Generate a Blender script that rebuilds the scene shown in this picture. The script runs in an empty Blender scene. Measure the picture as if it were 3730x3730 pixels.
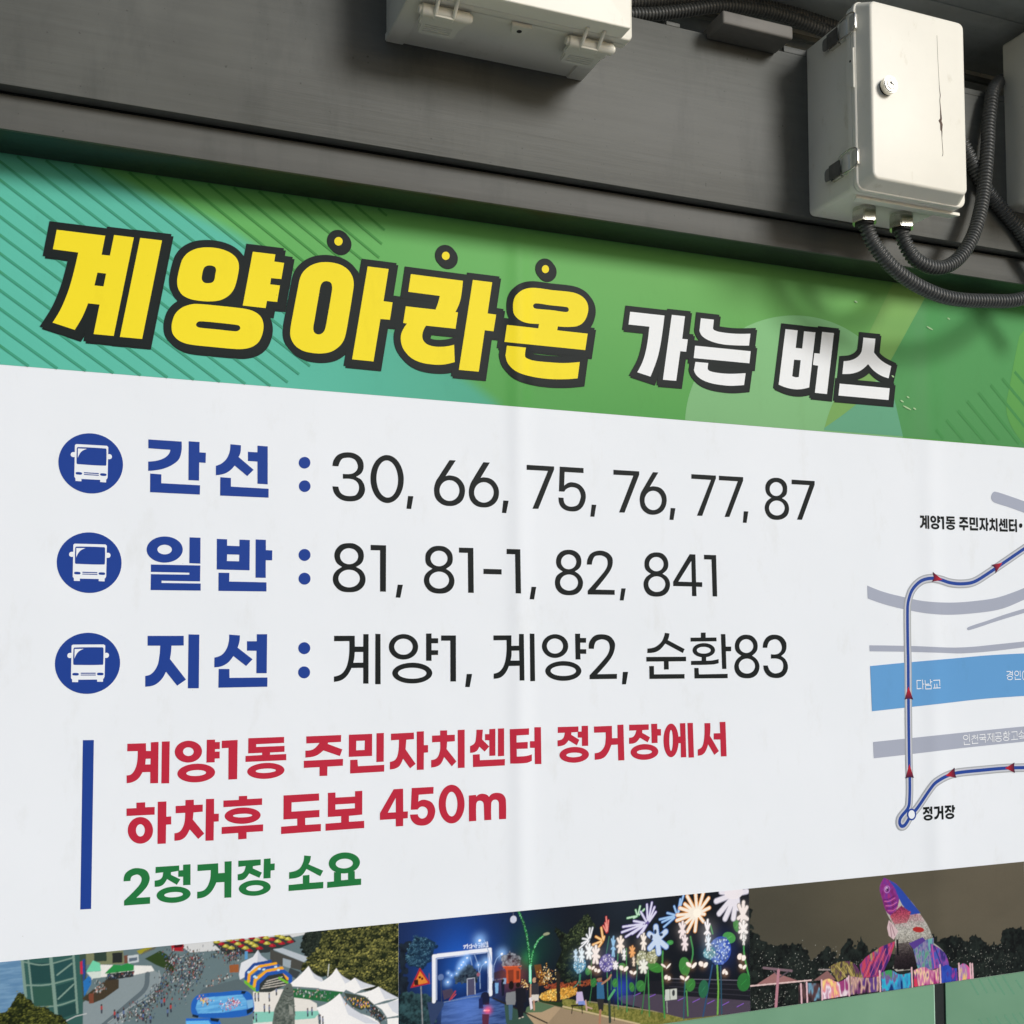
import bpy, bmesh, math, random
import numpy as np
from mathutils import Vector, Matrix
from mathutils.geometry import delaunay_2d_cdt

# ------------------------------------------------------------------ camera
SC = bpy.context.scene
COL = SC.collection
cam = bpy.data.cameras.new('camera')
cam_ob = bpy.data.objects.new('camera', cam); COL.objects.link(cam_ob)
RIGHT = Vector((0.92878897, -0.37058832, -0.00391825))
DOWN = Vector((0.01395626, 0.045539, -0.99886507))
FWD = Vector((0.37034616, 0.92768017, 0.04746815))
cam_ob.matrix_world = Matrix(((RIGHT.x, -DOWN.x, -FWD.x, 0), (RIGHT.y, -DOWN.y, -FWD.y, -2.0),
                              (RIGHT.z, -DOWN.z, -FWD.z, 1.5), (0, 0, 0, 1)))
cam.sensor_width = 36
cam.lens = 39.436
cam.shift_y = 0.0790
cam.clip_start = 0.05
cam.clip_end = 400
SC.camera = cam_ob
# ------------------------------------------------------------------ sky, sun, exposure
TO_SUN = Vector((0.47, -1.0, 0.42)).normalized()
world = bpy.data.worlds.new('World'); SC.world = world; world.use_nodes = True
nt = world.node_tree
sky = nt.nodes.new('ShaderNodeTexSky'); sky.sky_type = 'NISHITA'; sky.sun_disc = False
sky.sun_elevation = math.asin(TO_SUN.z)
sky.sun_rotation = math.atan2(TO_SUN.x, TO_SUN.y)
sky.air_density = 1.0; sky.dust_density = 1.5; sky.ozone_density = 1.0
bg = nt.nodes['Background']; bg.inputs['Strength'].default_value = 0.075
nt.links.new(sky.outputs[0], bg.inputs['Color'])
sun = bpy.data.lights.new('sun', 'SUN'); sun.energy = 2.3; sun.angle = math.radians(18)
sun.color = (1.0, 0.985, 0.965)
sun_ob = bpy.data.objects.new('sun', sun); COL.objects.link(sun_ob)
sun_ob.rotation_euler = TO_SUN.to_track_quat('Z', 'Y').to_euler()
sun_ob.location = (2, -4, 5)
vs = SC.view_settings
vs.view_transform = 'Standard'; vs.look = 'None'; vs.gamma = 1; vs.use_curve_mapping = False
vs.exposure = 0.05
SC.display_settings.display_device = 'sRGB'

# ------------------------------------------------------------------ helpers
def lin(c):
    return tuple((v / 255 / 12.92 if v / 255 <= .04045 else ((v / 255 + .055) / 1.055) ** 2.4) for v in c)

def tag(o, label=None, cat=None, group=None, kind=None):
    if label: o['label'] = label
    if cat: o['category'] = cat
    if group: o['group'] = group
    if kind: o['kind'] = kind
    return o

def empty(name, loc=(0, 0, 0)):
    o = bpy.data.objects.new(name, None); COL.objects.link(o); o.location = loc
    o.empty_display_size = .05
    return o

def link(name, me, mat, parent=None):
    o = bpy.data.objects.new(name, me); COL.objects.link(o)
    if mat: me.materials.append(mat)
    if parent:
        o.parent = parent
        o.matrix_parent_inverse = Matrix.Translation(-Vector(world_loc(parent)))
    return o

def world_loc(o):
    # meshes are modelled in world coordinates: only a thing's Empty carries an offset
    return Vector((0, 0, 0)) if o.parent else Vector(o.location)

def from_bm(name, bm, mat, parent=None, smooth=True, angle=38):
    me = bpy.data.meshes.new(name)
    bmesh.ops.recalc_face_normals(bm, faces=bm.faces)
    bm.to_mesh(me); bm.free()
    if smooth:
        me.polygons.foreach_set('use_smooth', [True] * len(me.polygons))
        me.set_sharp_from_angle(angle=math.radians(angle))
    return link(name, me, mat, parent)

def bm_box(bm, x0, x1, y0, y1, z0, z1, bevel=0, seg=3):
    g = bmesh.ops.create_cube(bm, size=1)
    vs_ = g['verts']
    for v in vs_:
        v.co = Vector((x0 + (v.co.x + .5) * (x1 - x0), y0 + (v.co.y + .5) * (y1 - y0), z0 + (v.co.z + .5) * (z1 - z0)))
    if bevel:
        ed = list({e for v in vs_ for e in v.link_edges})
        bmesh.ops.bevel(bm, geom=ed, offset=bevel, segments=seg, affect='EDGES', profile=.5)

def box(name, x0, x1, y0, y1, z0, z1, mat, parent=None, bevel=.001, seg=2):
    bm = bmesh.new(); bm_box(bm, x0, x1, y0, y1, z0, z1, bevel, seg)
    return from_bm(name, bm, mat, parent)

def rounded_slab(name, x0, x1, z0, z1, ya, yb, r, mat, parent=None, edge=.002, taper=0.0, seg=6):
    """slab seen from the front with rounded corners: from ya (back) to yb (front, smaller y), front inset by taper"""
    def loop(x0, x1, z0, z1, r):
        pts = []
        for cx, cz, a0 in ((x1 - r, z1 - r, 0), (x0 + r, z1 - r, 90), (x0 + r, z0 + r, 180), (x1 - r, z0 + r, 270)):
            for i in range(seg + 1):
                a = math.radians(a0 + 90 * i / seg); pts.append((cx + r * math.cos(a), cz + r * math.sin(a)))
        return pts
    t = taper; e = edge
    levels = [(loop(x0, x1, z0, z1, r), ya), (loop(x0 + t, x1 - t, z0 + t, z1 - t, r), yb + e)]
    for k in (1, 2, 3):
        a = math.radians(30 * k); ins = e * (1 - math.cos(a)); out = e * (1 - math.sin(a))
        levels.append((loop(x0 + t + ins, x1 - t - ins, z0 + t + ins, z1 - t - ins, max(r - ins, .0005)), yb + out))
    bm = bmesh.new(); rows = []
    for pts, y in levels:
        rows.append([bm.verts.new((x, y, z)) for x, z in pts])
    n = len(rows[0])
    for a, b in zip(rows, rows[1:]):
        for i in range(n):
            bm.faces.new((a[i], a[(i + 1) % n], b[(i + 1) % n], b[i]))
    bm.faces.new(rows[0]); bm.faces.new(rows[-1])
    return from_bm(name, bm, mat, parent)

def tube_mesh(path, radii, seg=14, cap=True):
    """tube along a polyline; radii per point"""
    P = [Vector(p) for p in path]
    verts, faces = [], []
    t0 = (P[1] - P[0]).normalized()
    n = t0.orthogonal().normalized()
    for i, p in enumerate(P):
        t = (P[min(i + 1, len(P) - 1)] - P[max(i - 1, 0)]).normalized()
        n = (n - t * n.dot(t)).normalized(); b = t.cross(n)
        for k in range(seg):
            a = 2 * math.pi * k / seg
            verts.append(p + (n * math.cos(a) + b * math.sin(a)) * radii[i])
    for i in range(len(P) - 1):
        for k in range(seg):
            faces.append((i * seg + k, i * seg + (k + 1) % seg, (i + 1) * seg + (k + 1) % seg, (i + 1) * seg + k))
    if cap:
        faces.append(tuple(range(seg))[::-1]); faces.append(tuple((len(P) - 1) * seg + k for k in range(seg)))
    return verts, faces

def tube(name, path, r, mat, parent=None, seg=12):
    v, f = tube_mesh(path, [r] * len(path), seg)
    me = bpy.data.meshes.new(name); me.from_pydata(v, [], f)
    me.polygons.foreach_set('use_smooth', [True] * len(f)); me.set_sharp_from_angle(angle=math.radians(50))
    return link(name, me, mat, parent)

def catmull(pts, closed, sub=6):
    """pts: (x, y, smooth flag); runs of smooth points become splines, the others stay corners"""
    n = len(pts); out = []
    if not closed: rng = range(n - 1)
    else: rng = range(n)
    for i in rng:
        p1 = pts[i]; p2 = pts[(i + 1) % n]
        out.append((p1[0], p1[1]))
        if not (p1[2] or p2[2]): continue
        p0 = pts[i - 1] if (closed or i > 0) and p1[2] else p1
        p3 = pts[(i + 2) % n] if (closed or i + 2 < n) and p2[2] else p2
        d = math.hypot(p2[0] - p1[0], p2[1] - p1[1])
        k1 = d / max(math.hypot(p2[0] - p0[0], p2[1] - p0[1]), 1e-9) if p1[2] else 0
        k2 = d / max(math.hypot(p3[0] - p1[0], p3[1] - p1[1]), 1e-9) if p2[2] else 0
        for s in range(1, sub):
            t = s / sub; t2 = t * t; t3 = t2 * t
            r = []
            for a in (0, 1):
                m1 = (p2[a] - p0[a]) * k1 if p1[2] else None
                m2 = (p3[a] - p1[a]) * k2 if p2[2] else None
                if m1 is None: m1 = (p2[a] - p1[a]) * 2 - m2 if False else (1.5 * (p2[a] - p1[a]) - .5 * m2)
                if m2 is None: m2 = 1.5 * (p2[a] - p1[a]) - .5 * m1
                r.append((2*t3 - 3*t2 + 1) * p1[a] + (t3 - 2*t2 + t) * m1 + (-2*t3 + 3*t2) * p2[a] + (t3 - t2) * m2)
            out.append(tuple(r))
    if not closed: out.append((pts[-1][0], pts[-1][1]))
    return out

def spline3(ctrl, step):
    """smooth 3D curve through control points, resampled at an even step"""
    C = [Vector(c) for c in ctrl]; dense = []
    for i in range(len(C) - 1):
        p0 = C[max(i - 1, 0)]; p1 = C[i]; p2 = C[i + 1]; p3 = C[min(i + 2, len(C) - 1)]
        for s in range(24):
            t = s / 24
            dense.append(.5 * ((2 * p1) + (-p0 + p2) * t + (2*p0 - 5*p1 + 4*p2 - p3) * t*t + (-p0 + 3*p1 - 3*p2 + p3) * t**3))
    dense.append(C[-1])
    out = [dense[0]]; acc = 0
    for a, b in zip(dense, dense[1:]):
        d = (b - a).length
        while acc + d >= step:
            f = (step - acc) / d; a = a.lerp(b, f); out.append(a.copy()); d = (b - a).length; acc = 0
        acc += d
    return out

# ------------------------------------------------------------------ materials
def new_mat(name):
    m = bpy.data.materials.new(name); m.use_nodes = True
    n = m.node_tree.nodes; return m, n, m.node_tree.links, n['Principled BSDF']

def noise(n, l, scale, detail=4, rough=.55, vec=None, sx=(1, 1, 1)):
    tc = n.new('ShaderNodeTexCoord'); mp = n.new('ShaderNodeMapping'); mp.inputs['Scale'].default_value = sx
    l.new(tc.outputs['Object'], mp.inputs['Vector'])
    t = n.new('ShaderNodeTexNoise'); t.inputs['Scale'].default_value = scale; t.inputs['Detail'].default_value = detail
    t.inputs['Roughness'].default_value = rough
    l.new(mp.outputs[0], t.inputs['Vector']); return t

def ramp(n, l, src, stops):
    r = n.new('ShaderNodeValToRGB'); el = r.color_ramp.elements
    while len(el) < len(stops): el.new(.5)
    for e, (p, c) in zip(el, stops):
        e.position = p; e.color = (*c, 1) if len(c) == 3 else c
    l.new(src, r.inputs[0]); return r

def mixc(n, l, fac, a, b, mode='MIX'):
    m = n.new('ShaderNodeMix'); m.data_type = 'RGBA'; m.blend_type = mode
    for sock, v in ((m.inputs[0], fac), (m.inputs[6], a), (m.inputs[7], b)):
        if hasattr(v, 'links'): l.new(v, sock)
        else: sock.default_value = v if isinstance(v, float) else (*v, 1)
    return m.outputs[2]

def painted_metal(name, col, rough=.45, streak=True, dust=.0):
    m, n, l, b = new_mat(name)
    a = noise(n, l, 5, 5, .6); c = noise(n, l, 38, 4, .6, sx=(.10, 1, 1.6)); sp = noise(n, l, 120, 2, .5)
    r1 = ramp(n, l, a.outputs['Fac'], [(.3, tuple(v * .86 for v in col)), (.7, tuple(v * 1.13 for v in col))])
    r2 = ramp(n, l, c.outputs['Fac'], [(.38, (.95,) * 3), (.62, (1.04,) * 3)])
    c1 = mixc(n, l, 1.0, r1.outputs[0], r2.outputs[0], 'MULTIPLY')
    r3 = ramp(n, l, sp.outputs['Fac'], [(.235, (.6,) * 3), (.275, (1,) * 3)])
    wm = noise(n, l, 9, 6, .68, sx=(1, 1, .28)); r4 = ramp(n, l, wm.outputs['Fac'], [(.30, (.78, .79, .79)), (.48, (1, 1, 1)), (.70, (1.0, 1.0, .99)), (.80, (1.12, 1.11, 1.08))])
    c2 = mixc(n, l, 1.0, c1, r4.outputs[0], 'MULTIPLY')
    l.new(mixc(n, l, 1.0, c2, r3.outputs[0], 'MULTIPLY'), b.inputs['Base Color'])
    rr = n.new('ShaderNodeMapRange'); l.new(a.outputs['Fac'], rr.inputs[0]); rr.inputs[3].default_value = rough - .08; rr.inputs[4].default_value = rough + .10
    l.new(rr.outputs[0], b.inputs['Roughness'])
    st = noise(n, l, 60, 3, .5, sx=(.06, 1, 1.4)); bp = n.new('ShaderNodeBump'); bp.inputs['Strength'].default_value = .07 if streak else .05
    bp.inputs['Distance'].default_value = .002
    b.inputs['Specular IOR Level'].default_value = .3
    if streak:   # rubbed patches with fine horizontal scratches
        pm = noise(n, l, 2.3, 3, .5); rm = ramp(n, l, pm.outputs['Fac'], [(.46, (0, 0, 0)), (.62, (1, 1, 1))])
        sc_ = noise(n, l, 170, 3, .6, sx=(.035, 1, 1)); ml = n.new('ShaderNodeMath'); ml.operation = 'MULTIPLY'
        l.new(sc_.outputs['Fac'], ml.inputs[0]); l.new(rm.outputs[0], ml.inputs[1])
        ad = n.new('ShaderNodeMath'); ad.operation = 'ADD'; l.new(ml.outputs[0], ad.inputs[0]); l.new(st.outputs['Fac'], ad.inputs[1])
        l.new(ad.outputs[0], bp.inputs['Height']); bp.inputs['Strength'].default_value = .24
    else: l.new(st.outputs['Fac'], bp.inputs['Height'])
    l.new(bp.outputs[0], b.inputs['Normal'])
    return m

def plastic(name, col, rough=.22, spec=.5):
    m, n, l, b = new_mat(name)
    a = noise(n, l, 7, 5, .62); s = noise(n, l, 95, 3, .6, sx=(.5, 1, 1)); w = noise(n, l, 24, 6, .7, sx=(1, 1, .45))
    r1 = ramp(n, l, a.outputs['Fac'], [(.25, tuple(v * .93 for v in col)), (.7, col)])
    r2 = ramp(n, l, w.outputs['Fac'], [(.24, (.80, .78, .72)), (.40, (1, 1, 1))])
    c1 = mixc(n, l, 1.0, r1.outputs[0], r2.outputs[0], 'MULTIPLY')
    r3 = ramp(n, l, s.outputs['Fac'], [(.20, (.25, .22, .19)), (.245, (1, 1, 1))])
    l.new(mixc(n, l, 1.0, c1, r3.outputs[0], 'MULTIPLY'), b.inputs['Base Color'])
    b.inputs['Roughness'].default_value = rough; b.inputs['Specular IOR Level'].default_value = spec
    bp = n.new('ShaderNodeBump'); bp.inputs['Strength'].default_value = .05; bp.inputs['Distance'].default_value = .001
    l.new(a.outputs['Fac'], bp.inputs['Height']); l.new(bp.outputs[0], b.inputs['Normal'])
    return m

def simple(name, col, rough=.5, metal=0., var=.15, scale=60):
    m, n, l, b = new_mat(name)
    a = noise(n, l, scale, 4, .6)
    r = ramp(n, l, a.outputs['Fac'], [(.3, tuple(v * (1 - var) for v in col)), (.7, tuple(min(1, v * (1 + var)) for v in col))])
    l.new(r.outputs[0], b.inputs['Base Color']); b.inputs['Roughness'].default_value = rough; b.inputs['Metallic'].default_value = metal
    return m

def print_mat(name, rough=.42):
    """printed vinyl: ink colour from the mesh, satin, shallow upright creases where the sheet crosses the posts"""
    m, n, l, b = new_mat(name)
    at_ = n.new('ShaderNodeAttribute'); at_.attribute_name = 'ink'
    a = noise(n, l, 3, 4, .5)
    r = ramp(n, l, a.outputs['Fac'], [(.3, (.965, .97, .97)), (.7, (1, 1, 1))])
    gr = noise(n, l, 14, 6, .7, sx=(1, 1, .4)); r2 = ramp(n, l, gr.outputs['Fac'], [(.28, (.945, .94, .925)), (.44, (1, 1, 1))])
    sp = noise(n, l, 210, 2, .5); r3 = ramp(n, l, sp.outputs['Fac'], [(.205, (.72, .70, .66)), (.225, (1, 1, 1))])
    c1 = mixc(n, l, 1.0, at_.outputs['Color'], r.outputs[0], 'MULTIPLY'); c2 = mixc(n, l, 1.0, c1, r2.outputs[0], 'MULTIPLY')
    l.new(mixc(n, l, 1.0, c2, r3.outputs[0], 'MULTIPLY'), b.inputs['Base Color'])
    b.inputs['Roughness'].default_value = rough; b.inputs['Specular IOR Level'].default_value = .06
    tc = n.new('ShaderNodeTexCoord'); sx = n.new('ShaderNodeSeparateXYZ'); l.new(tc.outputs['Object'], sx.inputs[0])
    tot = None
    for x0, w in ((.8155, .022), (1.822, .03)):
        s = n.new('ShaderNodeMath'); s.operation = 'SUBTRACT'; l.new(sx.outputs[0], s.inputs[0]); s.inputs[1].default_value = x0
        q = n.new('ShaderNodeMath'); q.operation = 'DIVIDE'; l.new(s.outputs[0], q.inputs[0]); q.inputs[1].default_value = w
        p = n.new('ShaderNodeMath'); p.operation = 'MULTIPLY'; l.new(q.outputs[0], p.inputs[0]); l.new(q.outputs[0], p.inputs[1])
        e = n.new('ShaderNodeMath'); e.operation = 'MULTIPLY'; l.new(p.outputs[0], e.inputs[0]); e.inputs[1].default_value = -1
        x = n.new('ShaderNodeMath'); x.operation = 'EXPONENT'; l.new(e.outputs[0], x.inputs[0])
        if tot is None: tot = x
        else:
            ad = n.new('ShaderNodeMath'); ad.operation = 'ADD'; l.new(tot.outputs[0], ad.inputs[0]); l.new(x.outputs[0], ad.inputs[1]); tot = ad
    wv = noise(n, l, 2.2, 3, .5)
    ad = n.new('ShaderNodeMath'); ad.operation = 'MULTIPLY_ADD'; l.new(wv.outputs['Fac'], ad.inputs[0]); ad.inputs[1].default_value = 1.6; l.new(tot.outputs[0], ad.inputs[2])
    bp = n.new('ShaderNodeBump'); bp.inputs['Strength'].default_value = .85; bp.inputs['Distance'].default_value = .0042
    l.new(ad.outputs[0], bp.inputs['Height']); l.new(bp.outputs[0], b.inputs['Normal'])
    return m

FASCIA = painted_metal('fascia_paint', (.098, .103, .096), .52)
TRIM = painted_metal('trim_paint', (.094, .097, .091), .55)
COVER = painted_metal('cover_paint', (.155, .15, .138), .55)
SOFFIT = painted_metal('soffit_paint', (.36, .39, .39), .55, False)
DARK = painted_metal('post_paint', (.022, .027, .029), .4, False)
CREAM = plastic('cream_plastic', (.86, .845, .755), .42, .35)
CREAM2 = plastic('aged_cream_plastic', (.74, .73, .645), .5, .3)
STEEL = simple('steel', (.62, .61, .56), .22, 1.0, .12, 90)
DARKSTEEL = simple('tinted_steel', (.16, .16, .15), .35, .4, .2, 60)
CLEAT = simple('pale_cleat', (.66, .66, .61), .28, .3, .08, 40)
TAIL = simple('dull_steel', (.28, .28, .265), .38, .4, .12, 60)
RUBBER = simple('black_plastic', (.066, .070, .070), .4, 0, .25, 150)
GASKET = simple('gasket_black', (.012, .012, .012), .7)
CRACK = simple('crack_brown', (.10, .065, .05), .8, 0, .4, 200)
GROUND = simple('paving_grey', (.20, .195, .19), .85, 0, .2, 2)
PRINT = print_mat('printed_vinyl')

def glass_mat():
    m, n, l, b = new_mat('frosted_green_glass')
    a = noise(n, l, 4, 4, .5)
    r = ramp(n, l, a.outputs['Fac'], [(.3, (.15, .315, .205)), (.7, (.19, .37, .25))])
    l.new(r.outputs[0], b.inputs['Base Color'])
    b.inputs['Roughness'].default_value = .28; b.inputs['Specular IOR Level'].default_value = .5
    return m
GLASS = glass_mat()
GLASS_EDGE = simple('polished_glass_edge', (.42, .66, .52), .2, 0, .1, 20)

# ------------------------------------------------------------------ the ground and the shelter
bm = bmesh.new(); bm_box(bm, -40, 60, -60, 20, -.2, 0)
g = from_bm('pavement', bm, GROUND, smooth=False); tag(g, kind='structure')

shelter = empty('bus_shelter', (.8, 0, 0))
tag(shelter, 'dark grey painted metal bus shelter frame with frosted green glass panes', 'bus shelter')
XL, XR = -1.1, 3.3
box('fascia_panel', XL, XR, -.127, -.1012, 2.3755, 2.7135, FASCIA, shelter, .0015)
box('fascia_lip', 1.352, 1.893, -.1268, -.119, 2.7137, 2.7265, FASCIA, shelter, .0008)
box('fascia_lip', 1.921, XR, -.1268, -.119, 2.7137, 2.7265, FASCIA, shelter, .0008)
box('fascia_lip', 1.078, 1.1085, -.1268, -.119, 2.7137, 2.7215, FASCIA, shelter, .0008)
box('lower_trim', XL, XR, -.1010, -.0940, 2.3157, 2.3722, TRIM, shelter, .0012)
box('recess_channel', XL, XR, -.0938, -.004, 2.3166, 2.3740, DARK, shelter, .0005)
box('channel_floor', XL, XR, -.1010, .02, 2.670, 2.690, SOFFIT, shelter, .001)
box('back_panel', XL, XR, .021, .04, 2.3157, 2.868, SOFFIT, shelter, .001)
box('cable_rail', .9, 2.016, -.034, -.024, 2.8095, 2.8215, FASCIA, shelter, .0008)
box('rail_bracket', 1.70, 1.73, -.0238, .0208, 2.806, 2.8205, FASCIA, shelter, .0008)
box('rail_bracket', 1.12, 1.15, -.0238, .0208, 2.806, 2.8205, FASCIA, shelter, .0008)
box('soffit_panel', XL, XR, -.1725, .04, 2.870, 2.888, SOFFIT, shelter, .002)
box('soffit_panel', XL, XR, -.335, -.1745, 2.870, 2.888, SOFFIT, shelter, .002)
for x0 in (-.985, .8015, 1.795):
    box('post', x0, x0 + .056, .0105, .0205, .002, 2.3150, DARK, shelter, .001)
for x0, x1 in ((-.955, .8058), (.822, 1.8065), (1.8405, 3.25)):
    gl = box('glass_pane', x0, x1, .0065, .0098, .12, 2.3145, GLASS, shelter, .0004)
    if x0 > 1.5: last_pane = gl
    box('polished_edge', x1 + .0002, x1 + .0030, .0066, .0097, .121, 2.3140, GLASS_EDGE, gl, .0004)
box('foot_rail', XL, XR, -.02, .04, .0, .118, DARK, shelter, .002)
for x0 in (-1.1, 3.24):
    box('end_post', x0, x0 + .06, .0412, .10, 0, 2.868, DARK, shelter, .002)

# ------------------------------------------------------------------ printing on the banner
def pts_of(s):
    out = []
    for t in s.split():
        f = t[0] == '~'; x, z = t.lstrip('~').split(','); out.append((float(x) * 1e-4, float(z) * 1e-4, f))
    return out

def loops_of(shape, sub=6, off=(0, 0)):
    return [[(x + off[0], z + off[1]) for x, z in catmull(pts_of(s), True, sub)] for s in shape]

def inside(P, loop):
    x, y = P[:, 0], P[:, 1]; L = np.array(loop); a = L; b = np.roll(L, -1, 0)
    c = np.zeros(len(P), bool)
    for (x0, y0), (x1, y1) in zip(a, b):
        if y0 == y1: continue
        m = ((y0 > y) != (y1 > y)) & (x < (x1 - x0) * (y - y0) / (y1 - y0) + x0)
        c ^= m
    return c

def set_ink(me, cols):
    at_ = me.color_attributes.new('ink', 'FLOAT_COLOR', 'POINT')
    c = np.ones((len(me.vertices), 4), np.float32); c[:, :3] = cols
    at_.data.foreach_set('color', c.ravel())

def flat_print(name, shapes, col, lift, parent, sub=6, off=(0, 0), inkfn=None):
    """flat inked shapes on the banner face; shapes = list of lists of loops; lift in mm in front of the sheet"""
    shp = [loops_of(s, sub, off) if isinstance(s[0], str) else s for s in shapes]
    V, Ed = [], []
    for loops in shp:
        for lp in loops:
            k = len(V); V += [Vector(p) for p in lp]; Ed += [(k + i, k + (i + 1) % len(lp)) for i in range(len(lp))]
    r = delaunay_2d_cdt(V, Ed, [], 0, 1e-6, False)
    v2, tris = r[0], r[2]
    T = np.array([t[:3] for t in tris]); P = np.array([(v.x, v.y) for v in v2])
    cen = P[T].mean(1); keep = np.zeros(len(T), bool)
    for loops in shp:
        c = np.zeros(len(T), bool)
        for lp in loops: c ^= inside(cen, lp)
        keep |= c
    T = T[keep]
    me = bpy.data.meshes.new(name)
    y = -lift * 1e-3
    me.from_pydata([(p[0], y, p[1]) for p in P], [], [tuple(int(i) for i in t) for t in T])
    bm = bmesh.new(); bm.from_mesh(me)
    bmesh.ops.delete(bm, geom=[v for v in bm.verts if not v.link_faces], context='VERTS')
    for f in bm.faces:
        f.normal_update()
        if f.normal.y > 0: f.normal_flip()
    bm.to_mesh(me); bm.free()
    if inkfn: set_ink(me, np.array([inkfn(v.co.x, v.co.z) for v in me.vertices]))
    else: set_ink(me, np.array(lin(col)))
    return link(name, me, PRINT, parent)

def stroke_loops(pts, w, closed=False):
    """outline loops of a ribbon of width w (metres) along a polyline"""
    P = np.array(pts); n = len(P); L, R = [], []
    for i in range(n):
        if closed: a, b, c = P[i - 1], P[i], P[(i + 1) % n]
        else: a, b, c = P[max(i - 1, 0)], P[i], P[min(i + 1, n - 1)]
        d1 = b - a if np.any(b != a) else c - b; d2 = c - b if np.any(c != b) else d1
        d1 = d1 / (np.hypot(*d1) + 1e-12); d2 = d2 / (np.hypot(*d2) + 1e-12)
        n1 = np.array((-d1[1], d1[0])); n2 = np.array((-d2[1], d2[0])); m = n1 + n2
        m = m / max(np.hypot(*m), .3); k = w / 2 / max(m @ n1, .35)
        L.append(tuple(b + m * k)); R.append(tuple(b - m * k))
    if closed: return [L, R]
    return [L + R[::-1]]

def mitre_offset(shapes, d):
    """pieces (convex polygons) whose union is every shape grown by d with sharp corners, counters filled"""
    faces = []
    for s in shapes:
        lp = loops_of(s, 4)[0]; P = [np.array(p) for p in lp]
        area = sum(a[0] * b[1] - b[0] * a[1] for a, b in zip(P, P[1:] + P[:1]))
        if area < 0: P = P[::-1]
        n = len(P); N = []
        for i in range(n):
            t = P[(i + 1) % n] - P[i]; t = t / (np.hypot(*t) + 1e-12); N.append(np.array((t[1], -t[0])))
        for i in range(n):
            a, b = P[i], P[(i + 1) % n]; nn = N[i] * d
            faces.append([a + nn, b + nn, b, a][::-1])
            n0 = N[i - 1]
            cr = n0[0] * N[i][1] - n0[1] * N[i][0]
            if cr > 1e-4:
                m = n0 + N[i]; q = m @ m
                tip = m * (2 * d / q) if q > .35 else m / math.sqrt(q) * d * 1.6
                faces.append([a, a + n0 * d, a + tip, a + N[i] * d])
        faces.append(P)
    return faces

def union_print(name, faces, col, lift, parent, off=(0, 0)):
    V, F = [], []
    for f in faces:
        k = len(V)
        ar = sum(f[i][0] * f[(i + 1) % len(f)][1] - f[(i + 1) % len(f)][0] * f[i][1] for i in range(len(f)))
        g_ = f if ar > 0 else f[::-1]
        V += [Vector((p[0] + off[0], p[1] + off[1])) for p in g_]; F.append(list(range(k, k + len(g_))))
    r = delaunay_2d_cdt(V, [], F, 0, 2e-6, True)
    vv, ff, of = r[0], r[2], r[5]
    me = bpy.data.meshes.new(name)
    me.from_pydata([(v.x, -lift * 1e-3, v.y) for v in vv], [], [tuple(f) for f, o in zip(ff, of) if o])
    bm = bmesh.new(); bm.from_mesh(me)
    bmesh.ops.delete(bm, geom=[v for v in bm.verts if not v.link_faces], context='VERTS')
    for f in bm.faces:
        f.normal_update()
        if f.normal.y > 0: f.normal_flip()
    bm.to_mesh(me); bm.free()
    set_ink(me, np.array(lin(col)))
    return link(name, me, PRINT, parent)

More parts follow.
